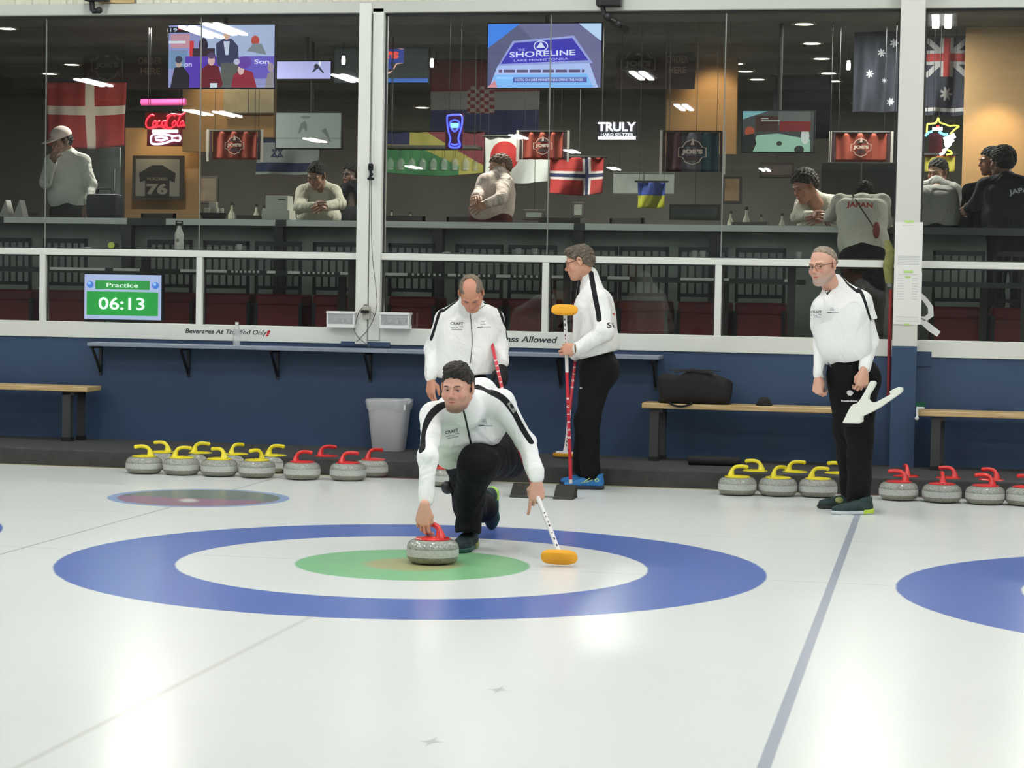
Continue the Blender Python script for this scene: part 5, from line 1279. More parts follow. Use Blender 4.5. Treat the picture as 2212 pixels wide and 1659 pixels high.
# ---- downlights
M_dl = emis('downlight_glow', (255, 246, 220), 14); M_ring = mat('downlight_rim', (190, 188, 178), .5)
def downlight():
    t = thing('recessed_downlight', 'round recessed downlight glowing in the bar ceiling', 'downlight', (0, 0, 0), group='recessed downlights in the bar ceiling')
    q = MB(); q.lathe([(.085, 0), (.12, 0), (.12, -.012), (.085, -.012), (.085, 0)], n=20); q.build('rim', M_ring, t)
    q = MB(); q.lathe([(.0, -.006), (.085, -.006)], n=20); q.build('lens', M_dl, t)
    return t
dpx = ((1737, 50), (1754, 92), (1775, 125), (1790, 157), (1800, 174), (1588, 136), (1610, 153), (1636, 170), (1528, 177), (15, 60), (155, 138), (108, 158), (1043, 178), (2190, 197), (2209, 122), (2204, 154))
d0 = downlight()
for i, (x, y) in enumerate(dpx):
    q = PZ(x, y, CZ); q = (q.x, min(q.y, 16.2), CZ)
    o = d0 if i == 0 else dup(d0)
    o.location = q
for (x, y) in ((912, 231), (1148, 222), (1858, 222)):
    q = PZ(x, y, CZ-.06); s_ = 16.0; c = P(x, y, 15.6); dup(d0, (c.x, 15.6, c.z))
def lamp(name, kind, loc, power, col=(1, .86, .66), size=.3, rot=None, spot=None):
    l = bpy.data.lights.new(name, kind); l.energy = power; l.color = col
    if kind == 'AREA': l.size = size
    elif kind == 'SPOT': l.spot_size = spot or 1.2; l.spot_blend = .8; l.shadow_soft_size = .06
    else: l.shadow_soft_size = size
    o = bpy.data.objects.new(name, l); COL.objects.link(o); o.location = loc
    if rot is not None: o.rotation_euler = rot
    return o
for (x, y) in ((-5, 9), (-1.5, 9), (2, 9), (5, 9), (-6, 13), (-1, 13), (4, 13)): lamp('bar_fill_lamp', 'AREA', (x, y, CZ-.03), BAR_W, (1, .95, .86), .25)  # area lamps added as fill; the glowing downlights give too little light
# warm wall washers
for (px, py, Y, w) in ((455, 205, 12, 8), (555, 205, 12, 5), (1535, 215, 12, 9), (2150, 300, 9.5, 12), (620, 240, 12.8, 4), (740, 235, 12.8, 4), (235, 220, 12.4, 8), (330, 320, 12.5, 8)):
    c = P(px, py, Y-.35); lamp('wall_wash_lamp', 'SPOT', (c.x, Y-.45, c.z+.35), w*WASH, (1, .72, .42), rot=(math.radians(50), 0, 0), spot=1.5)
# ---- furniture along the window
M_reflection = mat('white_reflection_strip', (240, 244, 240), .4, emit=0); M_ct = mat('dark_counter_top', (64, 66, 62), .35); M_dkp = mat('counter_post', (58, 56, 54), .6)
t = thing('window_counter', 'narrow grey counter running behind the glass at the middle rail', 'counter', (0, 0, 0))
q = MB(); q.bb((-8.3, 6.04, 1.655), (7, 6.42, 1.692)); q.build('top', M_ct, t)
for x in (-7.4, -5.6, -3.9, -2.1, -.3, 1.5, 3.3, 5.1):
    q = MB(); q.bb((x-.03, 6.2, FZ), (x+.03, 6.26, 1.655)); q.build('leg', M_dkp, t)
YD = 7.6
zt = P(900, 478, YD).z; zb = P(900, 492, YD).z
t = thing('drinks_rail', 'long high drinks counter fronted by white reflection strips behind the glass', 'counter', (0, 0, 0))
q = MB(); q.bb((-8, YD, zb-.005), (6.5, YD+.34, zt)); q.build('top', M_ct, t)
for a, b in ((10, 275), (360, 595), (620, 770), (780, 1240), (1265, 1895)):  # white boxes model a reflection in the glass along the counter front
    q = MB(); q.bb((P(a, 485, YD).x, YD-.02, zb), (P(b, 485, YD).x, YD, zt-.002)); q.build('reflection_strip', M_reflection, t)
for a in (607, 1252, 280, 1545, 950, 1900): 
    c = P(a, 500, YD+.1).x; q = MB(); q.bb((c-.045, YD+.02, FZ), (c+.045, YD+.12, zb)); q.build('post', M_dkp, t)
q = MB(); q.bb((-8, YD+.28, FZ), (6.5, YD+.32, zb-.005)); q.build('modesty_panel', mat('rail_panel_grey', (150, 158, 150), .7, var=.25, vscale=2), t)
YL = 6.75
zt2 = P(900, 590, YL).z; zb2 = P(900, 596, YL).z
t = thing('low_table_row', 'row of low tables added to carry thin white reflection strips behind the lower panes', 'table', (0, 0, 0))
q = MB(); q.bb((-8, YL, zb2-.02), (P(1735, 590, YL).x, YL+.36, zt2)); q.bb((P(1990, 590, YL).x, YL, zb2-.02), (6.5, YL+.36, zt2)); q.build('top', mat('green_dark_top', (48, 58, 54), .4), t)
for a, b in ((108, 227), (245, 302), (390, 490), (577, 595), (622, 648), (735, 755), (832, 880), (968, 985), (1073, 1103), (1192, 1260), (1313, 1360), (1470, 1575), (1695, 1720)):  # row of reflected dashes built as white strips on the added table
    q = MB(); q.bb((P(a, 590, YL).x, YL-.008, zb2), (P(b, 590, YL).x, YL, zt2)); q.build('reflection_strip', M_reflection, t)
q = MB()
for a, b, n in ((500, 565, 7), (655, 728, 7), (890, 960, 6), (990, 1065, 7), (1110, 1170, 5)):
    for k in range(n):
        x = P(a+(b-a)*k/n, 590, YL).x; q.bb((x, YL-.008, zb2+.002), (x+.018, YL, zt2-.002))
q.build('reflection_dashes', M_reflection, t)
t['kind_note'] = ''
del t['kind_note']
for x in (-6, -4.2, -2.4, -.6, .9, 3.0, 4.8):
    q = MB(); q.bb((x-.03, YL+.2, FZ), (x+.03, YL+.26, zb2-.02)); q.bb((x-.2, YL+.03, FZ), (x+.2, YL+.34, FZ+.02)); q.build('pedestal', M_dkp, t)
# chairs
M_red = mat('maroon_vinyl', (150, 46, 50), .5); M_chb = mat('chair_black', (26, 27, 28), .5)
def bar_chair(loc, label, rz=0.0):
    t = thing('bar_chair', label, 'chair', loc, group='red seated black chairs behind the lower panes', rotz=rz)
    q = MB(); q.bb((-.21, -.2, .30), (.21, .2, .40), bev=.02); q.build('seat', M_red, t)
    q = MB(); q.bb((-.21, .17, .02), (.21, .2, .30)); q.bb((-.21, -.2, .02), (.21, -.17, .30)); q.build('red_skirt', M_red, t)
    q = MB()
    q.bb((-.21, -.22, .40), (-.185, -.19, .86)); q.bb((.185, -.22, .40), (.21, -.19, .86)); q.bb((-.21, -.22, .82), (.21, -.19, .86)); q.bb((-.21, -.22, .44), (.21, -.19, .47))
    for k in range(5): q.bb((-.135+.065*k, -.213, .46), (-.12+.065*k, -.198, .83))
    q.build('spindle_back', M_chb, t)
    for sx in (-1, 1):
        for sy in (-1, 1):
            q = MB(); q.bb((sx*.2-.015, sy*.19-.015, 0), (sx*.2+.015, sy*.19+.015, .33)); q.build('leg', M_chb, t)
    return t
c0 = None
for i, px in enumerate((40, 160, 385, 500, 615, 735, 905, 1040, 1160, 1280, 1400, 1518, 1650, 2060, 2200)):
    c = P(px, 700, 7.35)
    if c0 is None: c0 = bar_chair((c.x, 7.36, FZ), 'black spindle backed chair with a red seat behind the lower window panes')
    else: dup(c0, (c.x+.02*math.sin(i*3), 7.36, FZ), .04*math.sin(i*5))
# ---- flags
def cloth_flag(label, x0, y0, x1, y1, Y, cols, fn, nx=30, ny=22, sag=.0, wave=.04, name='flag', grp='flags hanging in the bar', cat='flag'):
    c, w, h = rect(x0, y0, x1, y1, Y); vs = []; fs = []; mi = []
    for j in range(ny+1):
        for i in range(nx+1):
            u, v = i/nx, j/ny; vs.append(((u-.5)*w, wave*math.sin(u*9+v*3)*(.3+v)+.01*math.sin(u*23), (.5-v)*h - sag*math.sin(u*PI)*v))
    for j in range(ny):
        for i in range(nx):
            fs.append((j*(nx+1)+i, (j+1)*(nx+1)+i, (j+1)*(nx+1)+i+1, j*(nx+1)+i+1)); mi.append(fn((i+.5)/nx, (j+.5)/ny))
    t = thing(name, label, cat, c, group=grp)
    me = bpy.data.meshes.new('cloth'); me.from_pydata(vs, [], fs); me.polygons.foreach_set('material_index', mi)
    ms = [mat('flag_%d_%d_%d' % tuple(k), tuple(int(v*.86) for v in k), .85) for k in cols]
    o = link('cloth', me, ms, t, smooth=True); sm = o.modifiers.new('thick', 'SOLIDIFY'); sm.thickness = .004
    q = MB(); q.tube([(-w/2-.03, 0, h/2+.01), (w/2+.03, 0, h/2+.01)], .009, 8); q.build('hanging_rod', M_chb, t)
    if c.z+h/2 < CZ-.1:
        for sx in (-1, 1):
            q = MB(); q.tube([(sx*w*.45, 0, h/2), (sx*w*.45, 0, CZ-c.z)], .0025, 5); q.build('cord', M_chb, t)
    return t, c, w, h
def crossf(u0, u1, v0, v1, inner=None):
    def g(u, v):
        if inner and (inner[0] < u < inner[1] or inner[2] < v < inner[3]): return 2
        return 1 if (u0 < u < u1 or v0 < v < v1) else 0
    return g
cloth_flag('red flag with a white cross behind the woman in the white cap', 100, 178, 272, 315, 10.6, [(164, 52, 48), (214, 200, 184)], crossf(.49, .60, .38, .52), sag=.03)
cloth_flag('red flag with a blue and white cross in the middle window', 1188, 340, 1303, 418, 9.6, [(176, 46, 44), (216, 210, 206), (34, 42, 84)], crossf(.60, .76, .36, .60, (.645, .715, .43, .53)), nx=46, ny=30, sag=.02)
cloth_flag('white flag with a large red disc in the middle window', 1048, 296, 1188, 392, 9.9, [(200, 204, 200), (176, 36, 34)], lambda u, v: 1 if ((u-.30)/.225)**2+((v-.42)/.33)**2 < 1 else 0, nx=150, ny=110, sag=.02)
cloth_flag('green and yellow flag drooping beside the post in the middle window', 834, 285, 1046, 374, 10.4, [(58, 122, 74), (164, 158, 78), (120, 52, 62), (40, 44, 88)], lambda u, v: 3 if (u < .24 and v < .3) else (0 if v > .35+1.1*max(0, u-.35) and v > .2 and u < .75 else (1 if v > .0+1.4*(u-.42) else 2)), nx=150, ny=90, sag=.03)
cloth_flag('red, white and blue flag with a red checkered shield behind the large screen', 930, 132, 1165, 290, 11.2, [(118, 40, 40), (132, 130, 128), (44, 48, 92), (150, 140, 136)], lambda u, v: ((0 if (int(u*24)+int(v*20)) % 2 else 3) if (.35 < u < .58 and .35 < v < .72) else (0 if v < .42 else (1 if v < .66 else 2))), nx=72, ny=60)
cloth_flag('white flag with blue bands and a dark star left of the post', 552, 300, 690, 378, 10.8, [(132, 138, 138), (30, 40, 74)], lambda u, v: 1 if (v > .66 and v < .92) or ((v-.38 < .17 and v-.38 > -.09 and abs(u-.35)*1.6 < (.17-(v-.38))*.6 and not (v-.38 < .13 and v-.38 > -.05 and abs(u-.35)*1.6 < (.11-(v-.38))*.55)) or (v-.38 > -.13 and v-.38 < .13 and abs(u-.35)*1.6 < ((v-.38)+.15)*.6 and not (v-.38 > -.08 and v-.38 < .10 and abs(u-.35)*1.6 < ((v-.38)+.08)*.55))) or v < .1 else 0, nx=110, ny=80)
def aus(u, v):
    for (a, b, r) in ((.55, .3, .05), (.33, .55, .05), (.62, .62, .03), (.8, .18, .055), (.75, .88, .05)):
        if (u-a)**2*.4+(v-b)**2 < r*r*(.55+.45*math.cos(7*math.atan2(v-b, (u-a)*.6))): return 1
    return 0
cloth_flag('dark blue flag with white stars left of the white column', 1846, 60, 1950, 242, 9.8, [(24, 28, 44), (170, 174, 182)], aus, nx=110, ny=180)
def uj(u, v):
    if v < .50:
        a = abs(u-.45); b = abs(v-.25)
        if a < .07 or b < .05: return 2
        if a < .13 or b < .09: return 1
        d = min(abs((u-.0)/.9-(v/.5)), abs((.9-u)/.9-(v/.5)))
        return 1 if d < .09 else 0
    if (u-.45)**2*.5+(v-.72)**2 < .0085*(.6+.4*math.cos(7*math.atan2(v-.72, (u-.45)*.7))): return 1
    return 1 if v > .90 and v < .95 else 0
cloth_flag('dark blue flag with a red and white crossed corner right of the white column', 1999, 82, 2100, 250, 9.8, [(28, 32, 50), (158, 156, 160), (150, 44, 44)], uj, nx=120, ny=190)
cloth_flag('small blue and yellow flag low in the middle window', 1378, 394, 1436, 450, 9.4, [(64, 88, 176), (188, 190, 44)], lambda u, v: 0 if v < .52 else 1, nx=12, ny=12)
cloth_flag('dark navy flag behind the hockey screen near the column', 1672, 165, 1792, 300, 12.4, [(30, 34, 48), (88, 44, 40)], lambda u, v: 0 if v > .9-1.0*u or v > .6 and u > .5 else 0, nx=8, ny=8)
cloth_flag('yellow flag hanging under the duck neon sign', 1998, 336, 2062, 372, 9.6, [(158, 152, 50), (170, 60, 40)], lambda u, v: 1 if v < .06 else 0, nx=8, ny=16)
# club banners with the badge
def badge(parent, c, s, y, mo=None, mi_=None, txt=True):
    mo = mo or mat('badge_outline', (206, 188, 176), .6); mi_ = mi_ or mat('badge_dark', (70, 48, 52), .6)
    oc = [(-1, -.32), (-1, .32), (-.72, .36), (-.5, .72), (0, .92), (.5, .72), (.72, .36), (1, .32), (1, -.32), (.72, -.36), (.5, -.72), (0, -.9), (-.5, -.72), (-.72, -.36)]
    def ringp(k0, k1, yy, m_, nm):
        q = MB(); n = len(oc)
        a = [V((c[0]+x*s*k0, yy, c[2]+z*s*k0)) for x, z in oc]; b = [V((c[0]+x*s*k1, yy, c[2]+z*s*k1)) for x, z in oc]
        q.add(a+b, [(i, (i+1) % n, n+(i+1) % n, n+i) for i in range(n)]); q.build(nm, m_, parent)
    ringp(1.0, .93, y, mo, 'badge_outline')
    q = MB(); q.add([(c[0]+x*s*.55, y, c[2]+(z*.5)*s+zz*s) for zz in (.48, -.48) for x, z in ((-1, -.2), (-.6, .5), (.6, .5), (1, -.2))], [(0, 1, 2, 3), (4, 5, 6, 7)]); q.build('badge_fields', mi_, parent)
    q = MB(); q.add([(c[0]+x*s, y-.003, c[2]+z*s) for x, z in ((-.14, .5), (-.05, .75), (0, 1.08), (.1, .8), (.14, .5))], [(0, 1, 2, 3, 4)]); q.build('badge_flame', mo, parent)
    if txt:
        me = text_mesh("JOE'S", s*.42, bold=.06, width=s*1.5); me.transform(Matrix.Translation((c[0], y-.004, c[2]))); link('badge_letters', me, mo, parent)
def banner(label, x0, y0, x1, y1, Y, cols, fn, side=()):
    t, c, w, h = cloth_flag(label, x0, y0, x1, y1, Y, cols, fn, nx=24, ny=10, wave=.004, name='club_banner', grp='club banners in the bar', cat='banner')
    badge(t, (0, 0, 0), h*.36, -.016)
    for sx in side:
        q = MB(); q.bb((sx*(w/2+.05)-.012, -.01, -h/2-.02), (sx*(w/2+.05)+.012, .0, h/2+.02)); q.build('white_border_strip', mat('banner_white', (196, 190, 182), .7), t)
        q = MB(); q.bb((sx*(w/2+.02)-.012, -.008, -h/2), (sx*(w/2+.02)+.012, .002, h/2)); q.build('dark_border_strip', mat('banner_dark', (60, 34, 40), .7), t)
OR = [(168, 70, 52)]
banner('orange club banner left of the post below the hockey screen', 460, 284, 555, 345, 9.2, OR, lambda u, v: 0, (-1, 1))
banner('orange club banner overlapping the white flag with the red disc', 1130, 286, 1216, 345, 9.2, OR, lambda u, v: 0, (-1, 1))
banner('orange club banner just left of the white column', 1806, 288, 1914, 350, 9.2, OR, lambda u, v: 0, (-1, 1))
banner('purple, grey and teal club banner in the middle window', 1440, 286, 1552, 372, 9.2, [(84, 42, 58), (112, 112, 124), (36, 72, 84)], lambda u, v: 0 if u < .28 else (1 if u < .66 else 2), (-1, 1))
# menu boards
def board(label, x0, y0, x1, y1, Y, tx):
    c, w, h = rect(x0, y0, x1, y1, Y); t = thing('menu_board', label, 'sign', c, group='dark order boards in the bar')
    q = MB(); q.bb((-w/2, 0, -h/2), (w/2, .03, h/2), bev=.005); q.build('panel', mat('board_maroon', (64, 46, 44), .7, var=.15, vscale=6), t)
    g = mat('board_grey', (120, 116, 110), .7); badge(t, (-w*.22, 0, -.0), h*.36, -.006, g, mat('board_dark', (48, 46, 46), .7))
    for k, s_ in enumerate(('ORDER', 'HERE')): me = text_mesh(s_, h*.14, bold=.02, width=w*.28*(1 if k == 0 else .8)); me.transform(Matrix.Translation((w*.28, -.006, h*(.10-.22*k)))); link('lettering', me, mat('board_lettering', (150, 116, 96), .7), t)
    for sx in (-1, 1):
        q = MB(); q.tube([(sx*w*.4, .015, h/2), (sx*w*.4, .015, CZ-c.z)], .004, 5); q.build('hanger', M_chb, t)
board('dark order board left of the big hockey screen', 180, 92, 366, 192, 11.5, 0)
board('dark order board right of the large blue sign screen', 1332, 86, 1500, 192, 11.5, 0)
# ---- screens
def tv(label, x0, y0, x1, y1, Y, base, shapes, texts=(), e=1.0, name='television', foot=False, zo=0.0, mount=True):
    """shapes: (rgb, [(u, v) ...]) polygons in screen coordinates, u right, v down, 0..1"""
    c, w, h = rect(x0, y0, x1, y1, Y); t = thing(name, label, 'television', c)
    q = MB(); q.bb((-w/2-.012, .0, -h/2-.012), (w/2+.012, .05, h/2+.012), bev=.006); q.build('casing', mat('tv_casing', (18, 18, 20), .4), t)
    q = MB(); q.quad((-w/2, -.002, -h/2), (w/2, -.002, -h/2), (w/2, -.002, h/2), (-w/2, -.002, h/2)); q.build('screen', emis('scr_%d_%d_%d_%d' % (*base, int(e*10)), base, e), t)
    by = {}
    for i, (rgb, pts) in enumerate(shapes):
        by.setdefault(rgb, []).append((i, pts))
    for rgb, l in by.items():
        q = MB()
        for i, pts in l: 
            pp = [((min(max(u, 0), 1)-.5)*w, -.0025-.0003*i, (.5-min(max(v, 0), 1))*h) for u, v in pts]; q.add(pp, [tuple(range(len(pp)))])
        q.build('screen_picture', emis('scr_%d_%d_%d_%d' % (*rgb, int(e*10)), rgb, e), t)
    for (s_, u, v, hh, ww, rgb, sh) in texts:
        me = text_mesh(s_, hh*h, bold=.015 if hh > .05 else 0, width=ww*w if ww else None); me.transform(Matrix.Shear('XZ', 4, (0, 0)) if False else Matrix.Identity(4)); me.transform(Matrix.Translation(((u-.5)*w, -.012, (.5-v)*h)) @ Matrix.Rotation(sh, 4, 'Y')); link('screen_lettering', me, emis('scr_%d_%d_%d_%d' % (*rgb, int(e*10)), rgb, e), t)
    if mount:
        q = MB(); q.tube([(0, .05, 0), (0, .12, 0), (0, .12, CZ-c.z)], .02, 8); q.build('mount', M_chb, t)
    return t
def blobp(cx, cy, rx, ry, n=12): return [(cx+rx*math.cos(2*PI*k/n), cy+ry*math.sin(2*PI*k/n)) for k in range(n)]
R4 = lambda a, b, c, d: [(a, b), (c, b), (c, d), (a, d)]
tv('large screen showing ice hockey players on a bench, left window', 365, 55, 592, 189, 8.3, (150, 152, 206),
   [((176, 188, 226), R4(.3, 0, 1, .5)), ((120, 150, 190), R4(0, .4, .18, .7)), ((206, 150, 170), R4(.02, .14, .2, .36)), ((220, 226, 240), R4(.0, .25, .16, .29)), ((214, 60, 60), R4(.2, .25, .24, .5)), ((52, 40, 60), blobp(.33, .33, .045, .13)), ((60, 44, 60), R4(.23, .37, .44, .52)),
    ((92, 60, 180), R4(.16, .5, .48, 1)), ((110, 96, 196), R4(.72, .5, 1, .86)), ((60, 62, 96), [(.45, .3), (.52, .22), (.6, .22), (.66, .34), (.68, .95), (.46, .62)]), ((206, 214, 236), [(.52, .26), (.58, .26), (.57, .48), (.54, .48)]), ((214, 170, 150), blobp(.55, .17, .03, .07)), ((196, 80, 70), blobp(.82, .25, .04, .08)), ((132, 140, 150), [(.74, .42), (.8, .3), (.88, .3), (.93, .48)]), ((96, 98, 96), [(.5, .6), (.68, .6), (.72, 1), (.5, 1)]),
    ((40, 36, 48), [(.02, 1), (.06, .68), (.14, .66), (.2, .8), (.2, 1)]), ((196, 170, 160), blobp(.10, .62, .03, .06)), ((60, 64, 90), blobp(.10, .55, .035, .06)), ((110, 30, 46), [(.3, 1), (.32, .7), (.38, .62), (.48, .66), (.52, .95), (.5, 1)]), ((222, 180, 176), blobp(.41, .57, .033, .08)), ((90, 70, 110), blobp(.41, .49, .04, .05)),
    ((150, 40, 60), [(.6, 1), (.62, .8), (.7, .7), (.8, .76), (.84, 1)]), ((226, 190, 190), blobp(.69, .72, .03, .08)), ((110, 70, 170), blobp(.72, .6, .07, .1)), ((196, 190, 220), blobp(.65, .59, .03, .05)), ((170, 150, 160), blobp(.97, .68, .03, .08)), ((150, 140, 146), [(.92, 1), (.94, .78), (1, .74), (1, 1)]), ((214, 226, 240), R4(.4, .93, .47, 1)), ((30, 30, 40), R4(.0, .03, .26, .12)), ((190, 60, 70), R4(.09, .03, .16, .075))],
   [('Son', .885, .59, .07, .14, (236, 236, 250), 0), ('on', .19, .64, .06, .07, (226, 226, 246), 0), ('19', .05, .075, .06, .07, (200, 210, 230), 0)], e=.85)
tv('small wide screen with a single skater on pale ice near the post', 597, 133, 714, 170, 9.8, (170, 172, 226),
   [((40, 42, 60), blobp(.74, .3, .045, .16)), ((40, 46, 66), [(.72, .3), (.66, .62), (.68, .66), (.76, .4)]), ((40, 46, 66), [(.76, .35), (.86, .7), (.88, .66), (.8, .3)]), ((236, 236, 230), blobp(.80, .12, .02, .14))], e=.75)
tv('grey panel standing in for a reflection of two hockey skaters left of the post', 597, 244, 736, 320, 10.2, (118, 126, 124),  # a reflection of skaters in the glass, built as a dim glowing panel
   [((84, 90, 90), [(.38, .3), (.45, .22), (.48, .35), (.47, .55), (.42, .42), (.36, .6), (.34, .58)]), ((84, 90, 90), [(.7, .5), (.76, .42), (.8, .55), (.86, .85), (.82, .8), (.76, .62)]), ((90, 96, 96), blobp(.45, .12, .08, .04)), ((104, 110, 108), R4(0, .7, 1, .74))], e=.22)
tv('screen with the blue shoreline hotel sign in the middle window', 1055, 52, 1297, 189, 8.3, (92, 92, 130),
   [((110, 108, 150), [(.25, 0), (.8, 0), (1, .3), (1, 1), (.85, 1)]), ((64, 132, 238), [(0, 0), (.28, 0), (.0, .38)]), ((190, 214, 250), [(.8, 0), (1, 0), (1, .28)]), ((150, 160, 220), [(.22, .27), (.76, .19), (.93, .62), (.08, .7)]), ((62, 56, 178), [(.235, .30), (.745, .225), (.89, .575), (.115, .63)]), ((176, 192, 244), [(.09, .66), (.9, .62), (.98, 1), (.02, 1), (.06, .8)]), ((96, 84, 120), R4(.1, .72, .86, .77)), ((130, 186, 250), [(.06, .8), (.88, .78), (.94, 1), (.04, 1)]), ((84, 96, 170), R4(.23, .84, .88, .92)), ((220, 226, 250), blobp(.47, .35, .065, .085, 20)), ((62, 56, 178), blobp(.47, .35, .055, .072, 20)), ((220, 226, 250), [(.43, .38), (.47, .28), (.51, .38)]), ((214, 140, 150), [(.0, 1), (.07, .88), (.09, 1)])] +
   [((176, 192, 244), R4(.13+.115*k, .71, .145+.115*k, .78)) for k in range(7)],
   [('SHORELINE', .485, .47, .085, .58, (226, 230, 250), -.035), ('LAKE MINNETONKA', .475, .565, .035, .48, (200, 204, 246), -.03), ('THE', .30, .41, .035, .06, (200, 204, 246), -.03), ('HOTEL ON LAKE MINNETONKA OPENS THIS WEEK', .55, .88, .04, .6, (226, 236, 255), 0), ('BROADCAST', .16, .85, .03, .14, (200, 214, 250), 0)], e=.95)
tv('screen showing football players on a pale field left of the column', 1605, 240, 1757, 328, 9.0, (70, 74, 74),
   [((130, 180, 190), [(0, 0), (.35, 0), (.0, .2)]), ((150, 190, 170), [(.2, .6), (.5, .55), (.95, .7), (.95, 1), (.12, 1)]), ((96, 98, 98), R4(.5, .0, .95, .35)), ((70, 44, 40), R4(.18, .12, .5, .5)), ((170, 80, 54), blobp(.1, .5, .07, .12)), ((36, 38, 36), [(0, .62), (.16, .55), (.2, .8), (.15, 1), (0, 1)]), ((200, 206, 204), blobp(.88, .62, .06, .2)), ((44, 48, 48), blobp(.8, .95, .07, .1)), ((196, 200, 200), R4(.26, .17, .36, .19)), ((196, 200, 200), R4(.26, .23, .52, .25)), ((60, 64, 60), blobp(.52, .8, .04, .06)), ((120, 40, 44), R4(.52, .25, .95, .5))], e=.55)
t = tv('screen with a red, white and blue club badge partly hidden by the post', 724, 58, 925, 178, 11.0, (50, 56, 54), [((206, 84, 66), R4(0, .02, 1, .085)), ((70, 110, 190), R4(.5, .93, 1, 1))], e=.7)
c, w, h = rect(724, 58, 925, 178, 11.0)
badge(t, (w*.005, 0, -h*.03), h*.40, -.010, emis('badge_lit_edge', (226, 176, 160), .9), emis('badge_lit_blue', (52, 66, 140), .9), txt=False)
q = MB(); q.bb((-h*.40, -.012, -h*.15), (h*.42, -.0105, h*.09)); q.build('badge_band', emis('badge_lit_blue', (52, 66, 140), .9), t)
me = text_mesh("JOE'S", h*.16, bold=.07, width=h*.66); me.transform(Matrix.Translation((0, -.014, -h*.03))); link('badge_letters', me, emis('badge_lit_red', (226, 80, 60), 1.0), t)
# countdown screen standing inside the lower pane
t = tv('countdown screen reading Practice 06:13 behind the lower left pane', 183, 592, 348, 692, 5.985, (170, 176, 214),
   [((46, 140, 62), R4(.14, .13, .85, .33)), ((38, 146, 62), R4(.03, .38, .96, .91)), ((70, 120, 200), blobp(.075, .23, .045, .08)), ((70, 120, 200), blobp(.925, .23, .045, .08)), ((150, 190, 240), blobp(.065, .2, .02, .035)), ((150, 190, 240), blobp(.915, .2, .02, .035))],
   [('Practice', .5, .235, .10, .41, (236, 240, 236), .0), ('06:13', .49, .645, .28, .60, (244, 246, 244), .0)], e=.9, name='countdown_screen', mount=False)
t['category'] = 'screen'
q = MB(); c, w, h = rect(183, 592, 348, 692, 5.985); q.bb((-.05, .02, -h/2-.025), (.05, .08, -h/2+.1)); q.bb((-.12, .0, FZ+.15-c.z-.0), (.12, .1, FZ+.16-c.z)); q.tube([(0, .06, FZ+.15-c.z), (0, .06, -h/2)], .02, 8); q.build('stand', M_chb, t)
# ---- neon signs
def neon(label, Y, groups, panel=None):
    t = thing('neon_sign', label, 'neon sign', P(*panel[:2], Y) if panel else (0, 0, 0))
    for nm, rgb, e, r, paths in groups:
        q = MB()
        for p in paths: q.tube([P(x, y, Y) for x, y in p], r, 6)
        q.build(nm, emis('neon_%s_%d_%d' % (nm, rgb[0], rgb[2]), rgb, e), t, world=True, smooth=True)
    q = MB(); x0, y0, x1, y1 = panel[2]; a = P(x0, y1, Y+.03); b = P(x1, y0, Y+.03); q.bb((a.x, Y+.02, a.z), (b.x, Y+.035, b.z)); q.build('backing', mat('neon_backing', panel[3] if len(panel) > 3 else (30, 28, 40), .4), t, world=True)
    q = MB(); m_ = ((a+b)/2); q.tube([(a.x+.03, Y+.03, b.z), (a.x+.03, Y+.03, CZ)], .003, 5); q.tube([(b.x-.03, Y+.03, b.z), (b.x-.03, Y+.03, CZ)], .003, 5); q.build('chain', M_chb, t, world=True)
    return t
def spath(*p): return [(a.x, a.y) for a in smooth_path([V((x, y, 0)) for x, y in p], 5)]
YN = 8.8
RN = (255, 44, 62)
cc = [spath((333, 250), (328, 248), (320, 254), (315, 266), (318, 275), (326, 276), (334, 270)), spath((334, 262), (330, 268), (333, 273), (338, 268), (337, 262), (333, 262)), spath((346, 262), (341, 263), (340, 270), (344, 273), (349, 268)), spath((356, 262), (351, 263), (350, 270), (354, 272), (357, 266), (358, 262), (357, 272), (361, 270)),
      spath((378, 251), (372, 247), (364, 254), (360, 266), (362, 275), (370, 276), (378, 270)), spath((376, 262), (372, 268), (375, 273), (380, 268), (379, 262), (376, 262)), spath((391, 247), (386, 258), (383, 270), (386, 273), (389, 270)), spath((396, 262), (391, 263), (389, 270), (393, 272), (397, 264), (396, 272), (400, 270)), [(354, 262), (359, 261)], spath((325, 277), (345, 273), (360, 278), (372, 276)), spath((360, 252), (372, 246), (390, 248), (400, 243))]
neon('red script neon sign above the purple bottle sign, left window', YN, [('tube', RN, 2.2, .0075, cc)], ((357, 262), 0, (314, 244, 400, 279), (120, 12, 20)) if False else (357, 262, (314, 244, 400, 279), (110, 10, 24)))
bt = [spath((328, 292), (326, 300), (328, 310), (345, 311), (360, 308), (374, 303), (386, 304), (389, 301), (389, 296), (386, 293), (374, 294), (360, 291), (340, 290), (330, 290)), spath((335, 297), (350, 296), (362, 299), (350, 303), (336, 302)), [(372, 295), (372, 303)]]
neon('white and purple bottle shaped neon sign in the left window', YN+.08, [('tube', (226, 216, 255), 3, .010, bt), ('bar', (232, 226, 255), 3, .014, [[(329, 284), (384, 284)]])], (357, 298, (318, 280, 394, 316), (50, 30, 140)))
for o in list(bpy.data.objects):
    pass
gl = [spath((966, 250), (966, 265), (969, 285), (973, 300), (970, 313), (974, 318), (982, 319), (990, 318), (994, 313), (990, 300), (994, 285), (998, 268), (997, 250), (982, 248), (966, 250)), spath((974, 311), (982, 313), (990, 311)), spath((973, 263), (982, 259), (991, 263), (992, 273), (982, 284), (973, 273), (973, 263))]
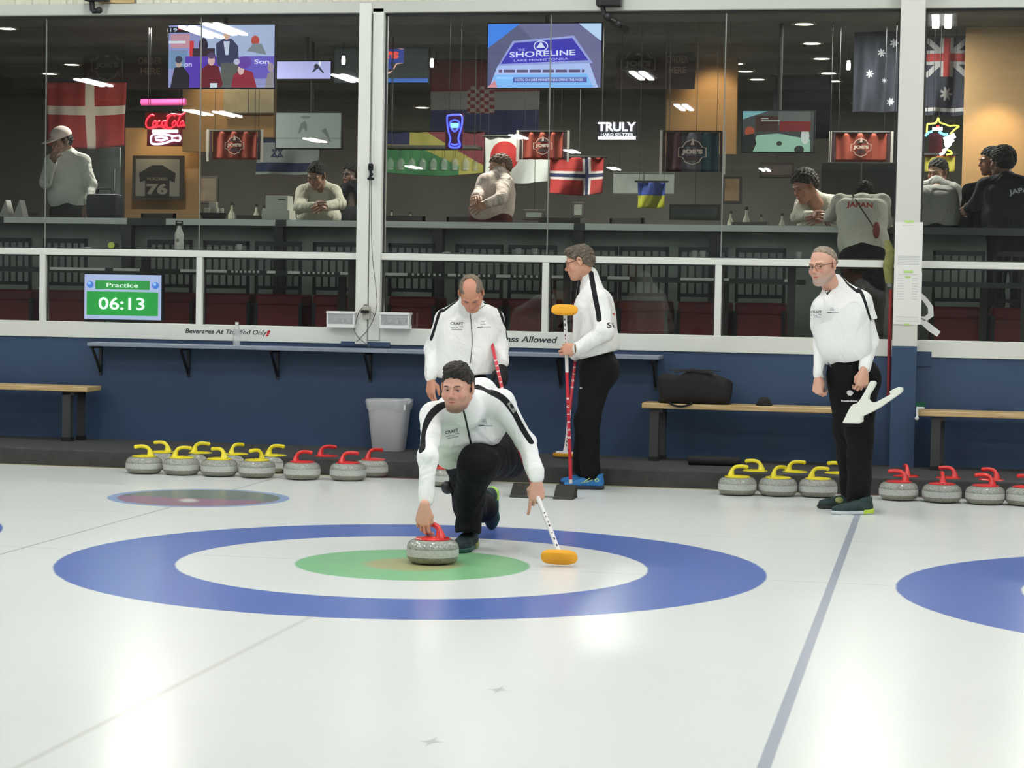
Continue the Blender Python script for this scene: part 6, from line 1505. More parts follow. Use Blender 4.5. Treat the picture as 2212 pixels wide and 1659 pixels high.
neon('blue neon beer glass in the middle window', 8.4, [('tube', (60, 70, 255), 4, .008, gl), ('core', (90, 220, 255), 5, .013, [[(974, 269), (990, 269)], [(975, 273), (989, 273)]])], (982, 285, (962, 245, 1001, 322), (8, 6, 60)))
t = thing('neon_sign', 'white lit sign reading TRULY in the middle window', 'neon sign', P(1332, 283, YN))
WN = emis('neon_white', (244, 242, 255), 1.6)
for s_, x0, x1, y0, y1 in (('TRULY', 1291, 1374, 264, 284), ('HARD SELTZER', 1298, 1368, 288, 294)):
    a = P(x0, y1, YN); b = P(x1, y0, YN); me = text_mesh(s_, b.z-a.z, bold=.035 if len(s_) < 6 else .01, width=b.x-a.x); me.transform(Matrix.Translation(((a.x+b.x)/2, YN, (a.z+b.z)/2))); link('lettering', me, WN, t, world=True)
q = MB(); q.tube([P(1292, 298, YN), P(1373, 298, YN)], .014, 8); q.build('underline_tube', WN, t, world=True)
q = MB(); a = P(1288, 302, YN); b = P(1377, 262, YN); q.bb((a.x, YN+.02, a.z), (b.x, YN+.035, b.z)); q.tube([(a.x+.05, YN+.03, b.z), (a.x+.05, YN+.03, CZ)], .003, 5); q.build('backing', mat('neon_backing_grey', (70, 68, 72), .4), t, world=True)
mn = [[(2003, 268), (2002, 287)], spath((2003, 268), (2014, 267), (2022, 265), (2027, 255), (2030, 264), (2040, 268), (2052, 272), (2062, 271), (2072, 273)), spath((2072, 273), (2062, 280), (2052, 290)), spath((2040, 322), (2052, 326), (2056, 332), (2044, 334))]
dk = [spath((2038, 300), (2048, 296), (2062, 290)), spath((2040, 306), (2054, 300), (2064, 294)), spath((2040, 312), (2052, 308), (2060, 302)), spath((2042, 318), (2048, 316), (2054, 310)), spath((2036, 326), (2044, 322), (2046, 316)), spath((2030, 334), (2038, 330), (2042, 322))]
neon('neon sign with a yellow state outline, blue line and white bird right of the column', 8.6, [('outline', (236, 236, 90), 2, .0075, mn), ('bird', (240, 250, 255), 3, .013, dk), ('water', (90, 190, 255), 5, .011, [spath((1999, 294), (2006, 286), (2014, 284)), spath((2028, 284), (2038, 290), (2048, 290))]), ('flag', (255, 60, 60), 5, .014, [[(2026, 272), (2026, 276)]]), ('deck', (250, 250, 250), 5, .014, [[(2014, 279), (2036, 278)]])], (2035, 300, (2006, 288, 2036, 330), (22, 26, 56)))
# pink and small lights
t = thing('light_bar', 'pink glowing light bar above the red script neon', 'light', P(352, 220, 10)); q = MB(); q.tube([P(306, 221, 10), P(401, 220, 10)], .035, 10); q.build('tube', emis('pink_bar', (200, 70, 130), .9), t, world=True, smooth=True); q = MB(); q.tube([P(320, 218, 10)+V((0, 0, .03)), V((P(320, 218, 10).x, 10, CZ))], .004, 5); q.build('cord', M_chb, t, world=True)
p0 = None
for (x, y) in ((742, 130), (933, 136), (1833, 141), (1893, 141), (2050, 136), (2112, 136)):
    c = P(x, y, 10.4)
    if p0 is None:
        p0 = thing('pendant_light', 'tiny white pendant light hanging in the bar', 'pendant light', c, group='tiny white pendants in the bar')
        q = MB(); q.lathe([(.018, -.045), (.022, 0), (.015, .045)], n=10); q.build('shade', emis('pendant_glow', (255, 252, 240), 3), p0, smooth=True)
        q = MB(); q.tube([(0, 0, .045), (0, 0, CZ-c.z)], .003, 5); q.build('cord', M_chb, p0)
    else: dup(p0, c)
# framed jersey
c, w, h = rect(288, 336, 396, 432, 12.3); t = thing('framed_jersey', 'framed sports jersey with the number 76 on the tan wall', 'picture', c)
q = MB(); q.bb((-w/2, -.02, -h/2), (w/2, .03, h/2)); q.build('frame', mat('frame_grey', (72, 68, 62), .5), t)
q = MB(); q.bb((-w/2+.04, -.024, -h/2+.04), (w/2-.04, -.018, h/2-.04)); q.build('mount_board', mat('jersey_mount', (150, 148, 140), .7), t)
q = MB(); q.prism([(x*w, -.026, z*h) for x, z in ((-.36, .1), (-.1, .28), (.1, .28), (.36, .1), (.34, -.1), (.24, -.06), (.24, -.44), (-.24, -.44), (-.24, -.06), (-.34, -.1))], (0, -.006, 0)); q.build('jersey', mat('jersey_dark', (52, 52, 52), .8), t)
me = text_mesh('76', h*.26, bold=.05, width=w*.42); me.transform(Matrix.Translation((0, -.035, -h*.26))); link('number', me, mat('jersey_number', (150, 146, 138), .7), t)
me = text_mesh('HRKACINSKI'[:0] + 'MORZINSKI', h*.07, bold=.02, width=w*.40); me.transform(Matrix.Translation((0, -.035, -h*.03))); link('name_lettering', me, mat('jersey_number', (150, 146, 138), .7), t)
# grey wall cabinet / fridge behind the woman, pale posters
for (lb, nm, ct, x0, y0, x1, y1, Y, rgb) in (('pale grey steel door behind the woman in the white cap', 'steel_door', 'door', 186, 318, 258, 470, 12.2, (128, 140, 140)), ('pair of pale sheets under the hockey screen', 'wall_poster', 'poster', 483, 190, 591, 245, 11.9, (150, 146, 128)), ('large dark board beside the white column above the people', 'notice_board', 'board', 1775, 350, 1945, 470, 9.0, (34, 36, 34)), ('pale sheet of small posters on the bar wall in the middle window', 'wall_poster', 'poster', 1325, 372, 1455, 420, 9.9, (140, 146, 140))):
    c, w, h = rect(x0, y0, x1, y1, Y); t = thing(nm, lb, ct, c); q = MB(); q.bb((-w/2, 0, -h/2), (w/2, .03, h/2), bev=.004); q.build('panel', mat(nm+'_%d' % rgb[0], rgb, .5, var=.2, vscale=5), t)
    if nm == 'steel_door': q = MB(); q.tube([(w*.38, -.03, -.1), (w*.38, -.03, .15)], .012, 8); q.build('handle', M_chrome, t)
    else:
        q = MB()
        for sx in (-1, 1): q.tube([(sx*w*.4, .015, h/2), (sx*w*.4, .015, CZ-c.z)], .004, 5)
        q.build('hanger', M_chb, t)
        q = MB(); q.bb((-w/2, -.004, h/2-.01), (w/2, .0, h/2)); q.bb((-w/2, -.004, -h/2), (w/2, 0, -h/2+.01)); q.bb((-w*.01, -.004, -h/2), (w*.01, 0, h/2)); q.build('border', mat('poster_border', (96, 96, 90), .6), t)
# ---- back bar with bottles
t = thing('back_bar', 'dark back bar counter along the rear of the room', 'counter', (0, 0, 0)); q = MB(); q.bb((-9, 12.9, FZ), (8, 13.5, FZ+1.05), bev=.01); q.build('cabinet', mat('bar_cabinet', (52, 50, 46), .6), t); q = MB(); q.bb((-9.05, 12.85, FZ+1.05), (8.05, 13.55, FZ+1.09)); q.build('top', M_ct, t)
rnd = random.Random(4)
bm0 = None
for i in range(34):
    x = -6.4+i*.19+rnd.uniform(-.05, .05)+(3.5 if i > 16 else 0)
    if bm0 is None:
        bm0 = thing('liquor_bottle', 'bottle standing on the back bar counter', 'bottle', (x, 13.1, FZ+1.09), group='bottles on the back bar')
        q = MB(); q.lathe([(.036, 0), (.038, .02), (.038, .17), (.014, .22), (.013, .28)], n=12); q.build('glass_body', mat('bottle_glass', (150, 156, 140), .15), bm0, smooth=True)
        q = MB(); q.lathe([(.016, .27), (.016, .30), (0, .30)], n=10); q.build('stopper', M_chb, bm0)
    else:
        o = dup(bm0, (x, 13.1+rnd.uniform(-.1, .1), FZ+1.09)); s_ = rnd.uniform(.8, 1.15); o.scale = (s_, s_, s_)
# ---- things on the drinks counter and the window counter
def on_counter(name, label, cat, px, Y, z, build):
    c = P(px, 450, Y); t = thing(name, label, cat, (c.x, Y, z)); build(t); return t
def boxes(t):
    q = MB(); q.bb((-.13, -.09, 0), (.13, .09, .09), bev=.004); q.build('lower_carton', mat('carton_white', (206, 206, 192), .6), t)
    q = MB(); q.bb((-.10, -.08, .09), (.11, .08, .22), bev=.004); q.build('upper_carton', mat('carton_white', (206, 206, 192), .6), t)
    q = MB(); q.bb((.02, -.084, .18), (.09, -.078, .19)); q.build('slot', M_chb, t)
on_counter('paper_carton', 'two stepped white cartons on the high counter left of the post', 'box', 602, YD+.2, zt, boxes)
def basket(t):
    q = MB(); q.lathe([(.10, 0), (.13, .05), (.135, .06), (.12, .055), (.09, .012)], n=20, ay=.7); q.build('tray', mat('tray_dark', (50, 48, 44), .6), t, smooth=True)
    for k in range(6):
        a = k*1.05; q = MB(); q.lathe([(.022, .02), (.026, .10), (.024, .105), (.02, .03)], c=(.07*math.cos(a), .045*math.sin(a), 0), n=12); q.build('cup', mat('cup_cream', (176, 172, 156), .5), t, smooth=True)
    q = MB(); q.bb((-.04, -.03, .02), (.03, .03, .16), bev=.003); q.build('dispenser', mat('cup_cream', (176, 172, 156), .5), t)
on_counter('condiment_tray', 'round tray of pale cups and a dispenser on the high counter', 'tray', 462, YD+.2, zt, basket)
def tent(t):
    q = MB(); q.prism([(-.05, -.04, 0), (.06, -.04, 0), (.0, 0, .16)], (.02, .07, 0)); q.build('folded_card', mat('card_white', (190, 190, 182), .6), t)
for px, lb in ((12, 'white table card at the left edge on the high counter'), (42, 'folded white card on the high counter left of the woman')): on_counter('table_card', lb, 'card', px, YD+.2, zt, tent)
def bag_(t):
    q = MB(); q.bb((-.15, -.1, 0), (.15, .1, .22), bev=.03); q.build('bag_body', mat('bag_navy', (26, 27, 38), .7), t, smooth=True); q = MB(); q.tube([(-.08, 0, .2), (-.06, 0, .27), (.06, 0, .27), (.08, 0, .2)], .01, 8); q.build('handle', M_chb, t)
on_counter('dark_bag', 'dark navy bag on the high counter beside the woman in the cap', 'bag', 226, YD+.15, zt, bag_)
# bottle, clock ball and small things on the window counter
c = P(385, 535, 6.12)
t = bottle('drinking_bottle', 'white drinking bottle with a black cap standing behind the glass', (c.x, 6.14, 1.692), .24, .038, mat('bottle_white', (198, 200, 194), .4), M_chb)
q = MB(); q.tube([(-.028, 0, .2), (-.026, 0, .255), (.026, 0, .255), (.028, 0, .2)], .008, 8); q.build('carry_loop', M_chb, t, smooth=True); q = MB(); q.ball((0, -.034, .095), (.014, .01, .018), 10); q.build('logo_patch', mat('patch_brown', (140, 110, 90), .6), t)
c = P(240, 529, 6.10); t = thing('round_badge', 'bright yellow green disc standing behind the glass', 'disc', (c.x, 6.10, 1.692)); q = MB(); q.tube([(0, 0, .045), (0, .012, .045)], .028, 20); q.build('disc', mat('lime_disc', (196, 220, 90), .4), t); q = MB(); q.bb((-.02, .012, 0), (.06, .03, .07), bev=.004); q.build('holder', M_chb, t)
for px, lb in ((188, 'crumpled white tissue behind the glass at the left'), (965, 'folded white paper behind the glass near the post')):
    c = P(px, 533, 6.2); t = thing('crumpled_paper', lb, 'paper', (c.x, 6.2, 1.692)); q = MB(); r_ = random.Random(px); q.ball((0, 0, .014), (.055, .03, .014), 12)
    q.v = [(x+r_.uniform(-.008, .008), y+r_.uniform(-.008, .008), max(0, z+r_.uniform(-.006, .006))) for x, y, z in q.v]; q.build('paper', mat('tissue_white', (190, 194, 186), .8), t)
cu = None
for px in (517, 1120, 1155, 1500, 1518, 1725, 1960):
    c = P(px, 540, 6.25)
    if cu is None:
        cu = thing('drinking_cup', 'small pale cup on the counter behind the glass', 'cup', (c.x, 6.25, 1.692), group='small cups on the window counter')
        q = MB(); q.lathe([(.018, 0), (.024, .07), (.022, .07), (.016, .006)], n=14); q.build('cup_body', mat('cup_pale', (176, 182, 178), .4), cu, smooth=True); q = MB(); q.lathe([(.024, .066), (.0262, .068), (.024, .072)], n=14); q.build('cup_rim', mat('cup_pale', (176, 182, 178), .4), cu)
    else: dup(cu, (c.x, 6.25, 1.692))

# ---- more of the room: hanging glasses, pictures, high chairs, dark band added low on the rear wall
f = MB(); f.bb((-12, 16.3, FZ), (10, 16.4, 2.05)); struct('trim_bar_lower', f, mat('dark_lower_wall', (50, 48, 44), .6))
t = thing('glass_rack', 'dark rack of hanging stemware above the counter beside the post', 'rack', P(935, 322, 9.9))
q = MB(); a = P(836, 322, 9.9); b = P(1036, 322, 9.9); q.bb((a.x, 9.75, a.z), (b.x, 10.05, a.z+.03)); q.build('rack_board', mat('rack_dark', (52, 50, 46), .6), t, world=True)
q = MB()
for x in (a.x+.05, b.x-.05): q.tube([(x, 9.9, a.z+.03), (x, 9.9, CZ)], .006, 6)
q.build('rod', M_chb, t, world=True)
w0 = None
for i in range(16):
    x = a.x+.06+(b.x-a.x-.12)*i/15; yy = 9.82+.14*(i % 2)
    if w0 is None:
        w0 = thing('wine_glass', 'stemmed glass hanging upside down from the rack', 'glass', (x, yy, a.z), group='stemmed glasses hanging from the rack')
        q = MB(); q.lathe([(.034, -.004), (.034, 0), (.004, -.008), (.004, -.09), (.03, -.12), (.036, -.16), (.030, -.20)], n=14); q.build('bowl', mat('stemware', (150, 160, 152), .1, alpha=.22), w0, smooth=True)
        q = MB(); q.lathe([(.0285, -.198), (.0315, -.203), (.0285, -.208)], n=14); q.build('rim', mat('stemware_rim', (180, 188, 182), .1, alpha=.4), w0, smooth=True)
    else: dup(w0, (x, yy, a.z))
for i, (x0, y0, x1, y1, Y, rgb, lb) in enumerate(((420, 380, 470, 440, 14.5, (96, 84, 70), 'framed brown picture on the rear wall left of the pale sheets'), (1235, 436, 1262, 470, 13.5, (120, 124, 116), 'small pale notice on the rear wall below the cross flag'), (1445, 440, 1556, 476, 9.0, (74, 82, 78), 'low grey sign board standing above the high counter'), (1560, 380, 1602, 440, 12.5, (150, 128, 100), 'tan framed picture left of the bending dark haired man'), (1640, 350, 1716, 384, 12.0, (98, 86, 84), 'reddish grey picture under the football screen'), (1130, 452, 1176, 476, 9.6, (110, 118, 112), 'small grey sign beside the person in the pink shirt'))):
    c, w, h = rect(x0, y0, x1, y1, Y); t = thing('wall_picture', lb, 'picture', c); q = MB(); q.bb((-w/2, 0, -h/2), (w/2, .04, h/2), bev=.006); q.build('frame', mat('picture_frame', (58, 54, 50), .6), t)
    q = MB(); q.quad((-w/2+.03, -.002, -h/2+.03), (w/2-.03, -.002, -h/2+.03), (w/2-.03, -.002, h/2-.03), (-w/2+.03, -.002, h/2-.03)); q.build('picture_sheet', mat('picture_%d' % i, rgb, .7, var=.3, vscale=7), t)
    q = MB(); q.tube([(0, .02, h/2), (0, .02, CZ-c.z)], .003, 5); q.build('hanging_wire', M_chb, t)
hc0 = None
for px, Y in ((25, 9.0), (320, 9.0), (560, 9.3), (870, 8.9), (990, 9.0), (1200, 9.0), (1330, 8.9), (1600, 9.6)):
    c = P(px, 440, Y)
    if hc0 is None:
        hc0 = thing('high_chair', 'tall dark bar stool standing behind the high counter', 'chair', (c.x, Y, FZ), group='tall dark bar stools behind the high counter')
        q = MB(); q.bb((-.2, -.19, .72), (.2, .19, .77), bev=.01); q.build('seat', M_chb, hc0)
        q = MB(); q.bb((-.2, .16, .77), (-.175, .19, 1.16)); q.bb((.175, .16, .77), (.2, .19, 1.16)); q.bb((-.2, .16, 1.02), (.2, .185, 1.16)); q.build('backrest', mat('stool_back', (44, 42, 40), .6), hc0)
        for sx in (-1, 1):
            for sy in (-1, 1):
                q = MB(); q.tube([(sx*.18, sy*.17, .72), (sx*.21, sy*.2, 0)], .014, 8); q.build('leg', M_chb, hc0)
    else: dup(hc0, (c.x, Y, FZ), math.sin(px)*.6)
# ================================================================ people in the bar
def bar_person(label, J, spec, jk, tr, F, U, lat, lw=(.10, .10), hands=('R', 'L'), extra=None, cap=None, h=.010, sleeve=True, hd=None, legs=True, name='person'):
    root = thing(name, label, 'person', (J['pelvis'].x, J['pelvis'].y, FZ))
    pieces = []
    if J.get('head') is not None:
        hv, hq, hc, HM = build_head(root, J['head'], F, U, spec); pieces.append((hv, hq, hc))
    else: HM = None
    for a in hands:
        d = (J['wr'+a]-J['el'+a]).normalized(); n = V((0, -1, .2)) if hd is None else hd
        pieces.append(put_hand(J['wr'+a], d, n, RELAX if not spec.get('grip') else GRIP, spec, left=(a == 'R'))[:3])
    JJ = dict(J); JJ.pop('head', None); c_ = core_sdf(JJ)
    body_mesh(root, pieces, c_, spec)
    lo, hi = bounds([J[k] for k in ('neck', 'shR', 'shL', 'elR', 'elL', 'wrR', 'wrL', 'pelvis')], .22); s = SDF(lo, hi, h); lat = V(lat).normalized()
    hem = J['pelvis']*.75+J['chest']*.25
    torso(s, [(J['chest'], lw[0], .105), ((J['chest']+J['pelvis'])/2, lw[1], .115), (hem, lw[1], .115)], lat, .05)
    for a in 'RL': s.path([J['neck'], J['sh'+a], J['el'+a], J['wr'+a]] if sleeve else [J['neck'], J['sh'+a], (J['sh'+a]+J['el'+a]*2)/3], [.07, .070, .055, .046] if sleeve else [.07, .07, .062], .03)
    s.cone(J['neck']+V((0, 0, -.02)), J['neck']+V((0, 0, .02)), .075, .068, .02); s.folds(.004, 7, (22, 18, 28)); s.plane(hem-V((0, 0, .09)), (0, 0, -1), .01)
    if HM is not None: s.cone(J['head'], J['head']*.4+J['neck']*.6, .088, .06, .008, sub=True)
    me = np_mesh([s.mesh()]); set_attr(me, 'stripe', np.ones(len(me.vertices))); tree = bvh(me)
    link('jacket', me, [jk], root, world=True)
    if legs:
        lo, hi = bounds([J[k] for k in ('pelvis', 'knR', 'knL', 'anR', 'anL')], .2); s = SDF(lo, hi, .014)
        s.cone(J['hipR'], J['hipL'], .11, .11, .05); s.cone(hem, J['pelvis'], .11, .11, .05); leg_set(s, J); link('trousers', np_mesh([s.mesh()]), [tr], root, world=True)
        for a in 'RL':
            q = MB(); c = J['an'+a]; q.ball((c.x, c.y-.05, FZ+.045), (.05, .13, .045), 12); q.build('shoe', mat('dark_shoe', (30, 34, 38), .6), root, smooth=True, world=True)
    return root, tree, HM
def standing(px, top, Y, lean=0.0, wpx=1.0, head=None, pel=None, face=-1):
    """default joints of a person standing on the bar floor, head centre at pixel px, top"""
    hd = P(px, top, Y); J = dict(head=hd); nk = hd-V((0, 0, .20))
    J['neck'] = nk; J['chest'] = nk-V((0, 0, .20)); J['pelvis'] = V((nk.x, nk.y, max(FZ+.92, nk.z-.62))); p = J['pelvis']
    for sx, a in ((-1, 'R'), (1, 'L')):
        J['sh'+a] = nk+V((sx*.18, 0, -.06)); J['el'+a] = nk+V((sx*.22, .02, -.34)); J['wr'+a] = nk+V((sx*.20, -.1, -.58))
        J['hip'+a] = p+V((sx*.09, 0, -.03)); J['kn'+a] = V((p.x+sx*.1, p.y, FZ+.48)); J['an'+a] = V((p.x+sx*.1, p.y, FZ+.09))
    return J
dkh = dict(name='black_hair', rgb=(26, 24, 24), t=.012, ck=.012, rough=.003, cuts=[((0, .07, .06), (0, .75, -1)), ((0, -.06, -.07), (0, 0, -1))])
# woman in a white cap and vest
J = standing(133, 305, 8.15); J['shR'] = P(112, 350, 8.1); J['elR'] = P(98, 395, 8.0); J['wrR'] = P(112, 352, 7.85); J['shL'] = P(180, 350, 8.15); J['elL'] = P(196, 400, 8.1); J['wrL'] = P(190, 438, 7.95); J['neck'] = P(148, 335, 8.18); J['chest'] = P(148, 365, 8.18); J['pelvis'] = P(152, 452, 8.2)
for sx, a in ((-1, 'R'), (1, 'L')): J['hip'+a] = J['pelvis']+V((sx*.09, 0, -.03))
sp = dict(skin=(150, 118, 100), brow=(40, 34, 32), hair=dict(dkh, cuts=[((0, .03, .0), (0, 1, -.2)), ((0, -.06, -.11), (0, 0, -1))]))
vest = cloth_mat('white_padded_vest', (206, 208, 198), .85, bump=.5)
r, tree, HM = bar_person('woman in a white cap and white jacket looking at her hands behind the left window', J, sp, vest, cloth_mat('dark_green_trousers', (36, 40, 38), .8), V((-.55, -.75, -.35)), V((-.15, -.2, 1)), (1, .1, 0), (.085, .085))
s = SDF((-.13, -.14, -.02), (.13, .24, .17), .005); s.ell((0, -.01, .045), (.094, .112, .098), 0); s.plane((0, 0, .035), (0, 0, -1), .006); s.ell((0, .13, .038), (.07, .075, .012), .02)
link('cap', np_mesh([xf(HM, s.mesh())]), [mat('white_cap', (226, 206, 198), .8)], r, world=True)
q = MB(); q.ball(HM @ V((0, .105, .075)), .012, 10); q.build('cap_logo', mat('cap_logo_brown', (140, 84, 70), .6), r, world=True)
q = MB(); q.prism([P(x, y, 7.93) for x, y in ((178, 345), (190, 350), (188, 380), (184, 430), (206, 445), (214, 450), (205, 405), (196, 355))], (0, .02, 0)); 
# seated person bending over food, left of the post
J = standing(690, 376, 8.9); J['head'] = P(684, 378, 8.75); J['neck'] = P(690, 402, 8.9); J['chest'] = P(690, 430, 8.95); J['shR'] = P(655, 415, 8.9); J['elR'] = P(645, 450, 8.6); J['wrR'] = P(676, 446, 8.4); J['shL'] = P(722, 415, 8.9); J['elL'] = P(735, 440, 8.6); J['wrL'] = P(705, 446, 8.4); J['pelvis'] = V((J['chest'].x, 9.05, FZ+.66))
for sx, a in ((-1, 'R'), (1, 'L')): J['hip'+a] = J['pelvis']+V((sx*.1, 0, 0)); J['kn'+a] = J['hip'+a]+V((sx*.05, -.42, 0)); J['an'+a] = J['kn'+a]+V((0, .0, -.55))
bar_person('dark haired person in a pale jacket leaning over the high counter left of the post', J, dict(skin=(150, 118, 100), brow=(40, 34, 32), hair=dkh), cloth_mat('cream_jacket', (190, 188, 172), .85), cloth_mat('dark_trousers', (32, 32, 34), .8), V((-.2, -.8, -.5)), V((0, -.5, .8)), (1, 0, 0))
# dark clothed figure beside the post
J = standing(762, 378, 9.6); J['neck'] = P(762, 396, 9.6)
bar_person('dark clothed person standing beside the left side of the post', J, dict(skin=(90, 74, 66), brow=(30, 28, 28), hair=dkh), cloth_mat('dark_jacket', (30, 32, 34), .85), cloth_mat('dark_trousers', (32, 32, 34), .8), V((-.6, -.7, -.1)), V((0, 0, 1)), (1, 0, 0))
# person in a pale pink shirt, middle window
J = standing(1076, 352, 8.3); J['head'] = P(1080, 362, 8.45); J['neck'] = P(1078, 378, 8.4); J['chest'] = P(1070, 410, 8.35); J['shR'] = P(1048, 392, 8.3); J['elR'] = P(1036, 420, 8.2); J['wrR'] = P(1028, 425, 7.95); J['shL'] = P(1092, 395, 8.35); J['elL'] = P(1082, 428, 8.05); J['wrL'] = P(1052, 440, 7.95); J['pelvis'] = P(1060, 470, 8.4)
for sx, a in ((-1, 'R'), (1, 'L')): J['hip'+a] = J['pelvis']+V((sx*.09, 0, -.03)); J['kn'+a] = V((J['pelvis'].x+sx*.1, 8.4, FZ+.5)); J['an'+a] = V((J['pelvis'].x+sx*.1, 8.4, FZ+.09))
bar_person('person in a pale pink shirt reaching forward in front of the red disc flag', J, dict(skin=(196, 150, 126), brow=(90, 76, 66), hair=dict(dkh, name='pale_hair', rgb=(120, 92, 80))), cloth_mat('pink_shirt', (222, 204, 194), .85), cloth_mat('maroon_trousers', (84, 38, 36), .8), V((-.8, -.5, -.2)), V((-.2, 0, 1)), (.8, .5, 0), (.08, .08), sleeve=True)
# dark haired seated man close to the glass
J = standing(1745, 395, 8.6); J['head'] = P(1738, 402, 8.20); J['neck'] = P(1756, 428, 8.35); J['chest'] = P(1764, 455, 8.45); J['shR'] = P(1735, 440, 8.35); J['elR'] = P(1722, 468, 8.15); J['wrR'] = P(1752, 466, 7.95); J['shL'] = P(1795, 438, 8.45); J['elL'] = P(1806, 470, 8.25); J['wrL'] = P(1772, 472, 8.00); J['pelvis'] = V((J['chest'].x+.1, 8.7, FZ+.62))
for sx, a in ((-1, 'R'), (1, 'L')): J['hip'+a] = J['pelvis']+V((sx*.1, 0, 0)); J['kn'+a] = J['hip'+a]+V((sx*.05, -.40, 0)); J['an'+a] = J['kn'+a]+V((0, .0, -.52))
bar_person('dark haired man in a white top bending forward left of the JAPAN jacket', J, dict(skin=(170, 120, 98), s=1.1, brow=(40, 34, 32), hair=dict(dkh, name='dark_hair_warm', rgb=(52, 46, 40), t=.028)), cloth_mat('white_top', (206, 204, 190), .85), cloth_mat('dark_trousers', (32, 32, 34), .8), V((-.7, -.65, -.45)), V((-.4, -.3, .9)), (.9, -.2, 0))
# JAPAN jacket, seen from behind, bending away from the glass
J = standing(1862, 420, 7.1); J['head'] = P(1868, 425, 7.75); J['neck'] = P(1862, 438, 7.45); J['chest'] = P(1862, 455, 7.25); J['shR'] = P(1905, 438, 7.35); J['elR'] = P(1912, 480, 7.45); J['wrR'] = P(1900, 500, 7.6); J['shL'] = P(1815, 438, 7.35); J['elL'] = P(1796, 465, 7.5); J['wrL'] = P(1790, 470, 7.75); J['pelvis'] = P(1866, 560, 6.95)
for sx, a in ((1, 'R'), (-1, 'L')): J['hip'+a] = J['pelvis']+V((sx*.09, 0, 0)); J['kn'+a] = V((J['pelvis'].x+sx*.1, 7.0, FZ+.45)); J['an'+a] = V((J['pelvis'].x+sx*.1, 6.95, FZ+.09))
r, tree, HM = bar_person('person with JAPAN on the back of a white jacket bending over the high counter', J, dict(skin=(150, 118, 100), brow=(40, 34, 32), hair=dkh), cloth_mat('white_japan_jacket', (222, 222, 208), .85, bump=.4), cloth_mat('dark_trousers', (32, 32, 34), .8), V((0, .8, -.6)), V((0, .6, .8)), (-1, 0, 0), (.115, .085))
decal('back_lettering', text_mesh('JAPAN', .055, bold=.03, width=.215), (1857, 444), r, tree, mat('japan_red', (196, 66, 56), .6), Y=7.0, rot=.03)
zipline('cross_strap', [P(1840, 418, 7), P(1858, 447, 7), P(1880, 480, 7), P(1893, 500, 7)], r, tree, .007, mat('strap_grey', (96, 88, 80), .7))
q = MB(); q.ball(P(1893, 497, 6.86), (.03, .03, .07), 12); q.build('red_pouch', mat('red_pouch', (150, 70, 62), .7), r, world=True, smooth=True)
# person in the white shirt right of the column
J = standing(2024, 395, 8.3); J['head'] = P(2026, 372, 8.9); J['neck'] = P(2024, 400, 8.7); J['chest'] = P(2022, 425, 8.5); J['pelvis'] = P(2020, 490, 8.5)
for sx, a in ((-1, 'R'), (1, 'L')): J['sh'+a] = J['neck']+V((sx*.15, 0, -.05)); J['el'+a] = J['neck']+V((sx*.17, -.05, -.3)); J['wr'+a] = J['neck']+V((sx*.08, -.25, -.4)); J['hip'+a] = J['pelvis']+V((sx*.09, 0, -.03)); J['kn'+a] = V((J['pelvis'].x+sx*.1, 8.5, FZ+.5)); J['an'+a] = V((J['pelvis'].x+sx*.1, 8.5, FZ+.09))
bar_person('person in a pale grey shirt behind the glass just right of the white column', J, dict(skin=(150, 118, 100), brow=(40, 34, 32), hair=dkh), cloth_mat('pale_grey_shirt', (150, 150, 146), .85), cloth_mat('dark_trousers', (32, 32, 34), .8), V((-.5, -.8, -.2)), V((0, 0, 1)), (1, 0, 0), (.09, .09))
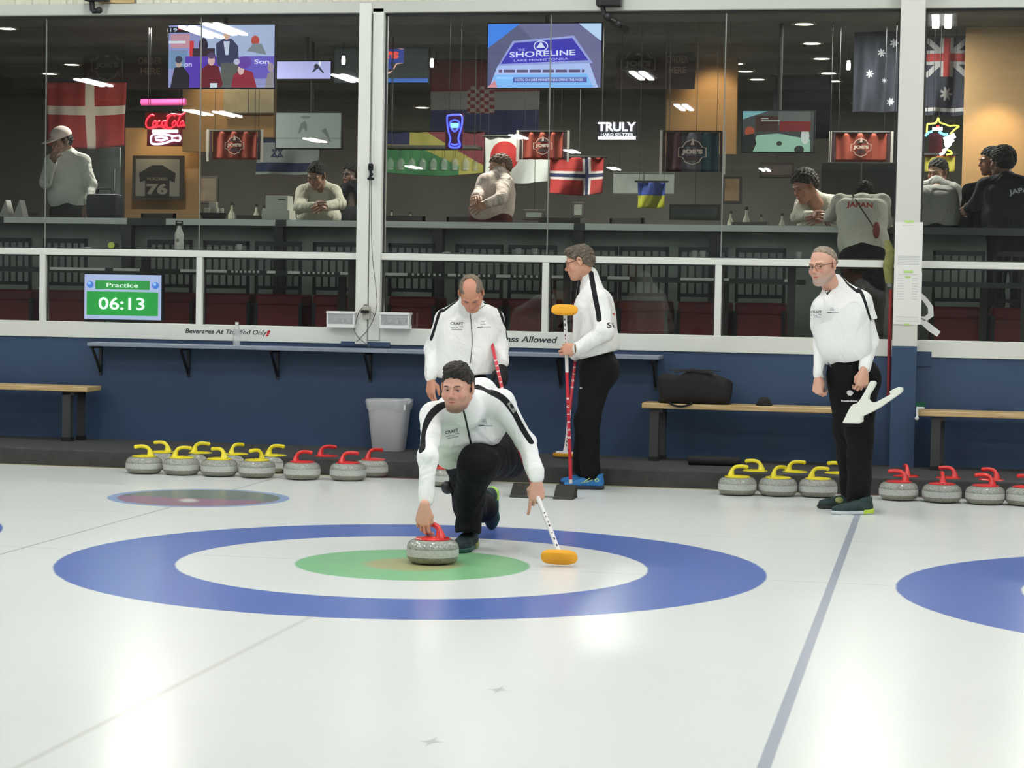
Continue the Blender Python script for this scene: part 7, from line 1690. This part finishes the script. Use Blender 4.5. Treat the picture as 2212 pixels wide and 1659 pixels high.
# two dark jackets at the far right
J = standing(2160, 352, 8.0); J['neck'] = P(2172, 388, 7.95); J['chest'] = P(2176, 420, 7.95); J['shR'] = P(2222, 402, 7.9); J['elR'] = P(2228, 450, 7.8); J['wrR'] = P(2190, 470, 7.9); J['shL'] = P(2128, 402, 8.0); J['elL'] = P(2108, 440, 8.0); J['wrL'] = P(2092, 450, 8.1); J['head'] = P(2164, 350, 8.0); J['pelvis'] = P(2180, 500, 7.9)
for sx, a in ((1, 'R'), (-1, 'L')): J['hip'+a] = J['pelvis']+V((sx*.09, 0, 0)); J['kn'+a] = V((J['pelvis'].x+sx*.1, 7.9, FZ+.45)); J['an'+a] = V((J['pelvis'].x+sx*.1, 7.9, FZ+.09))
r, tree, HM = bar_person('person in a dark jacket with white back lettering at the right edge', J, dict(skin=(120, 92, 78), brow=(30, 28, 28), hair=dict(dkh, t=.03, cuts=[((0, .06, .05), (0, .9, -.5)), ((0, -.06, -.11), (0, 0, -1))])), cloth_mat('charcoal_jacket', (40, 43, 46), .85), cloth_mat('dark_trousers', (32, 32, 34), .8), V((-.75, .6, -.1)), V((0, 0, 1)), (-1, .15, 0), (.11, .10))
decal('back_lettering', text_mesh('JAPAN', .055, bold=.03, width=.22), (2208, 412), r, tree, mat('print_pale', (190, 192, 192), .6), Y=7.8, rot=-.2)
J = standing(2143, 350, 8.5); J['head'] = P(2141, 348, 8.5)
bar_person('second dark haired person half hidden behind the dark jacket at the right', J, dict(skin=(160, 112, 90), brow=(30, 28, 28), hair=dkh), cloth_mat('dark_jacket', (30, 32, 34), .85), cloth_mat('dark_trousers', (32, 32, 34), .8), V((-.9, -.3, -.1)), V((0, 0, 1)), (-.5, .8, 0))
# ================================================================ render look
S.world = bpy.data.worlds.new('world'); S.world.use_nodes = True
S.world.node_tree.nodes['Background'].inputs[0].default_value = (.5, .55, .6, 1); S.world.node_tree.nodes['Background'].inputs[1].default_value = .0
S.view_settings.view_transform = 'Standard'; S.view_settings.look = 'None'; S.view_settings.gamma = 1; S.view_settings.use_curve_mapping = False
S.view_settings.exposure = 0.12
S.cycles.max_bounces = 6; S.cycles.diffuse_bounces = 3; S.cycles.glossy_bounces = 3; S.cycles.transmission_bounces = 3; S.cycles.transparent_max_bounces = 12
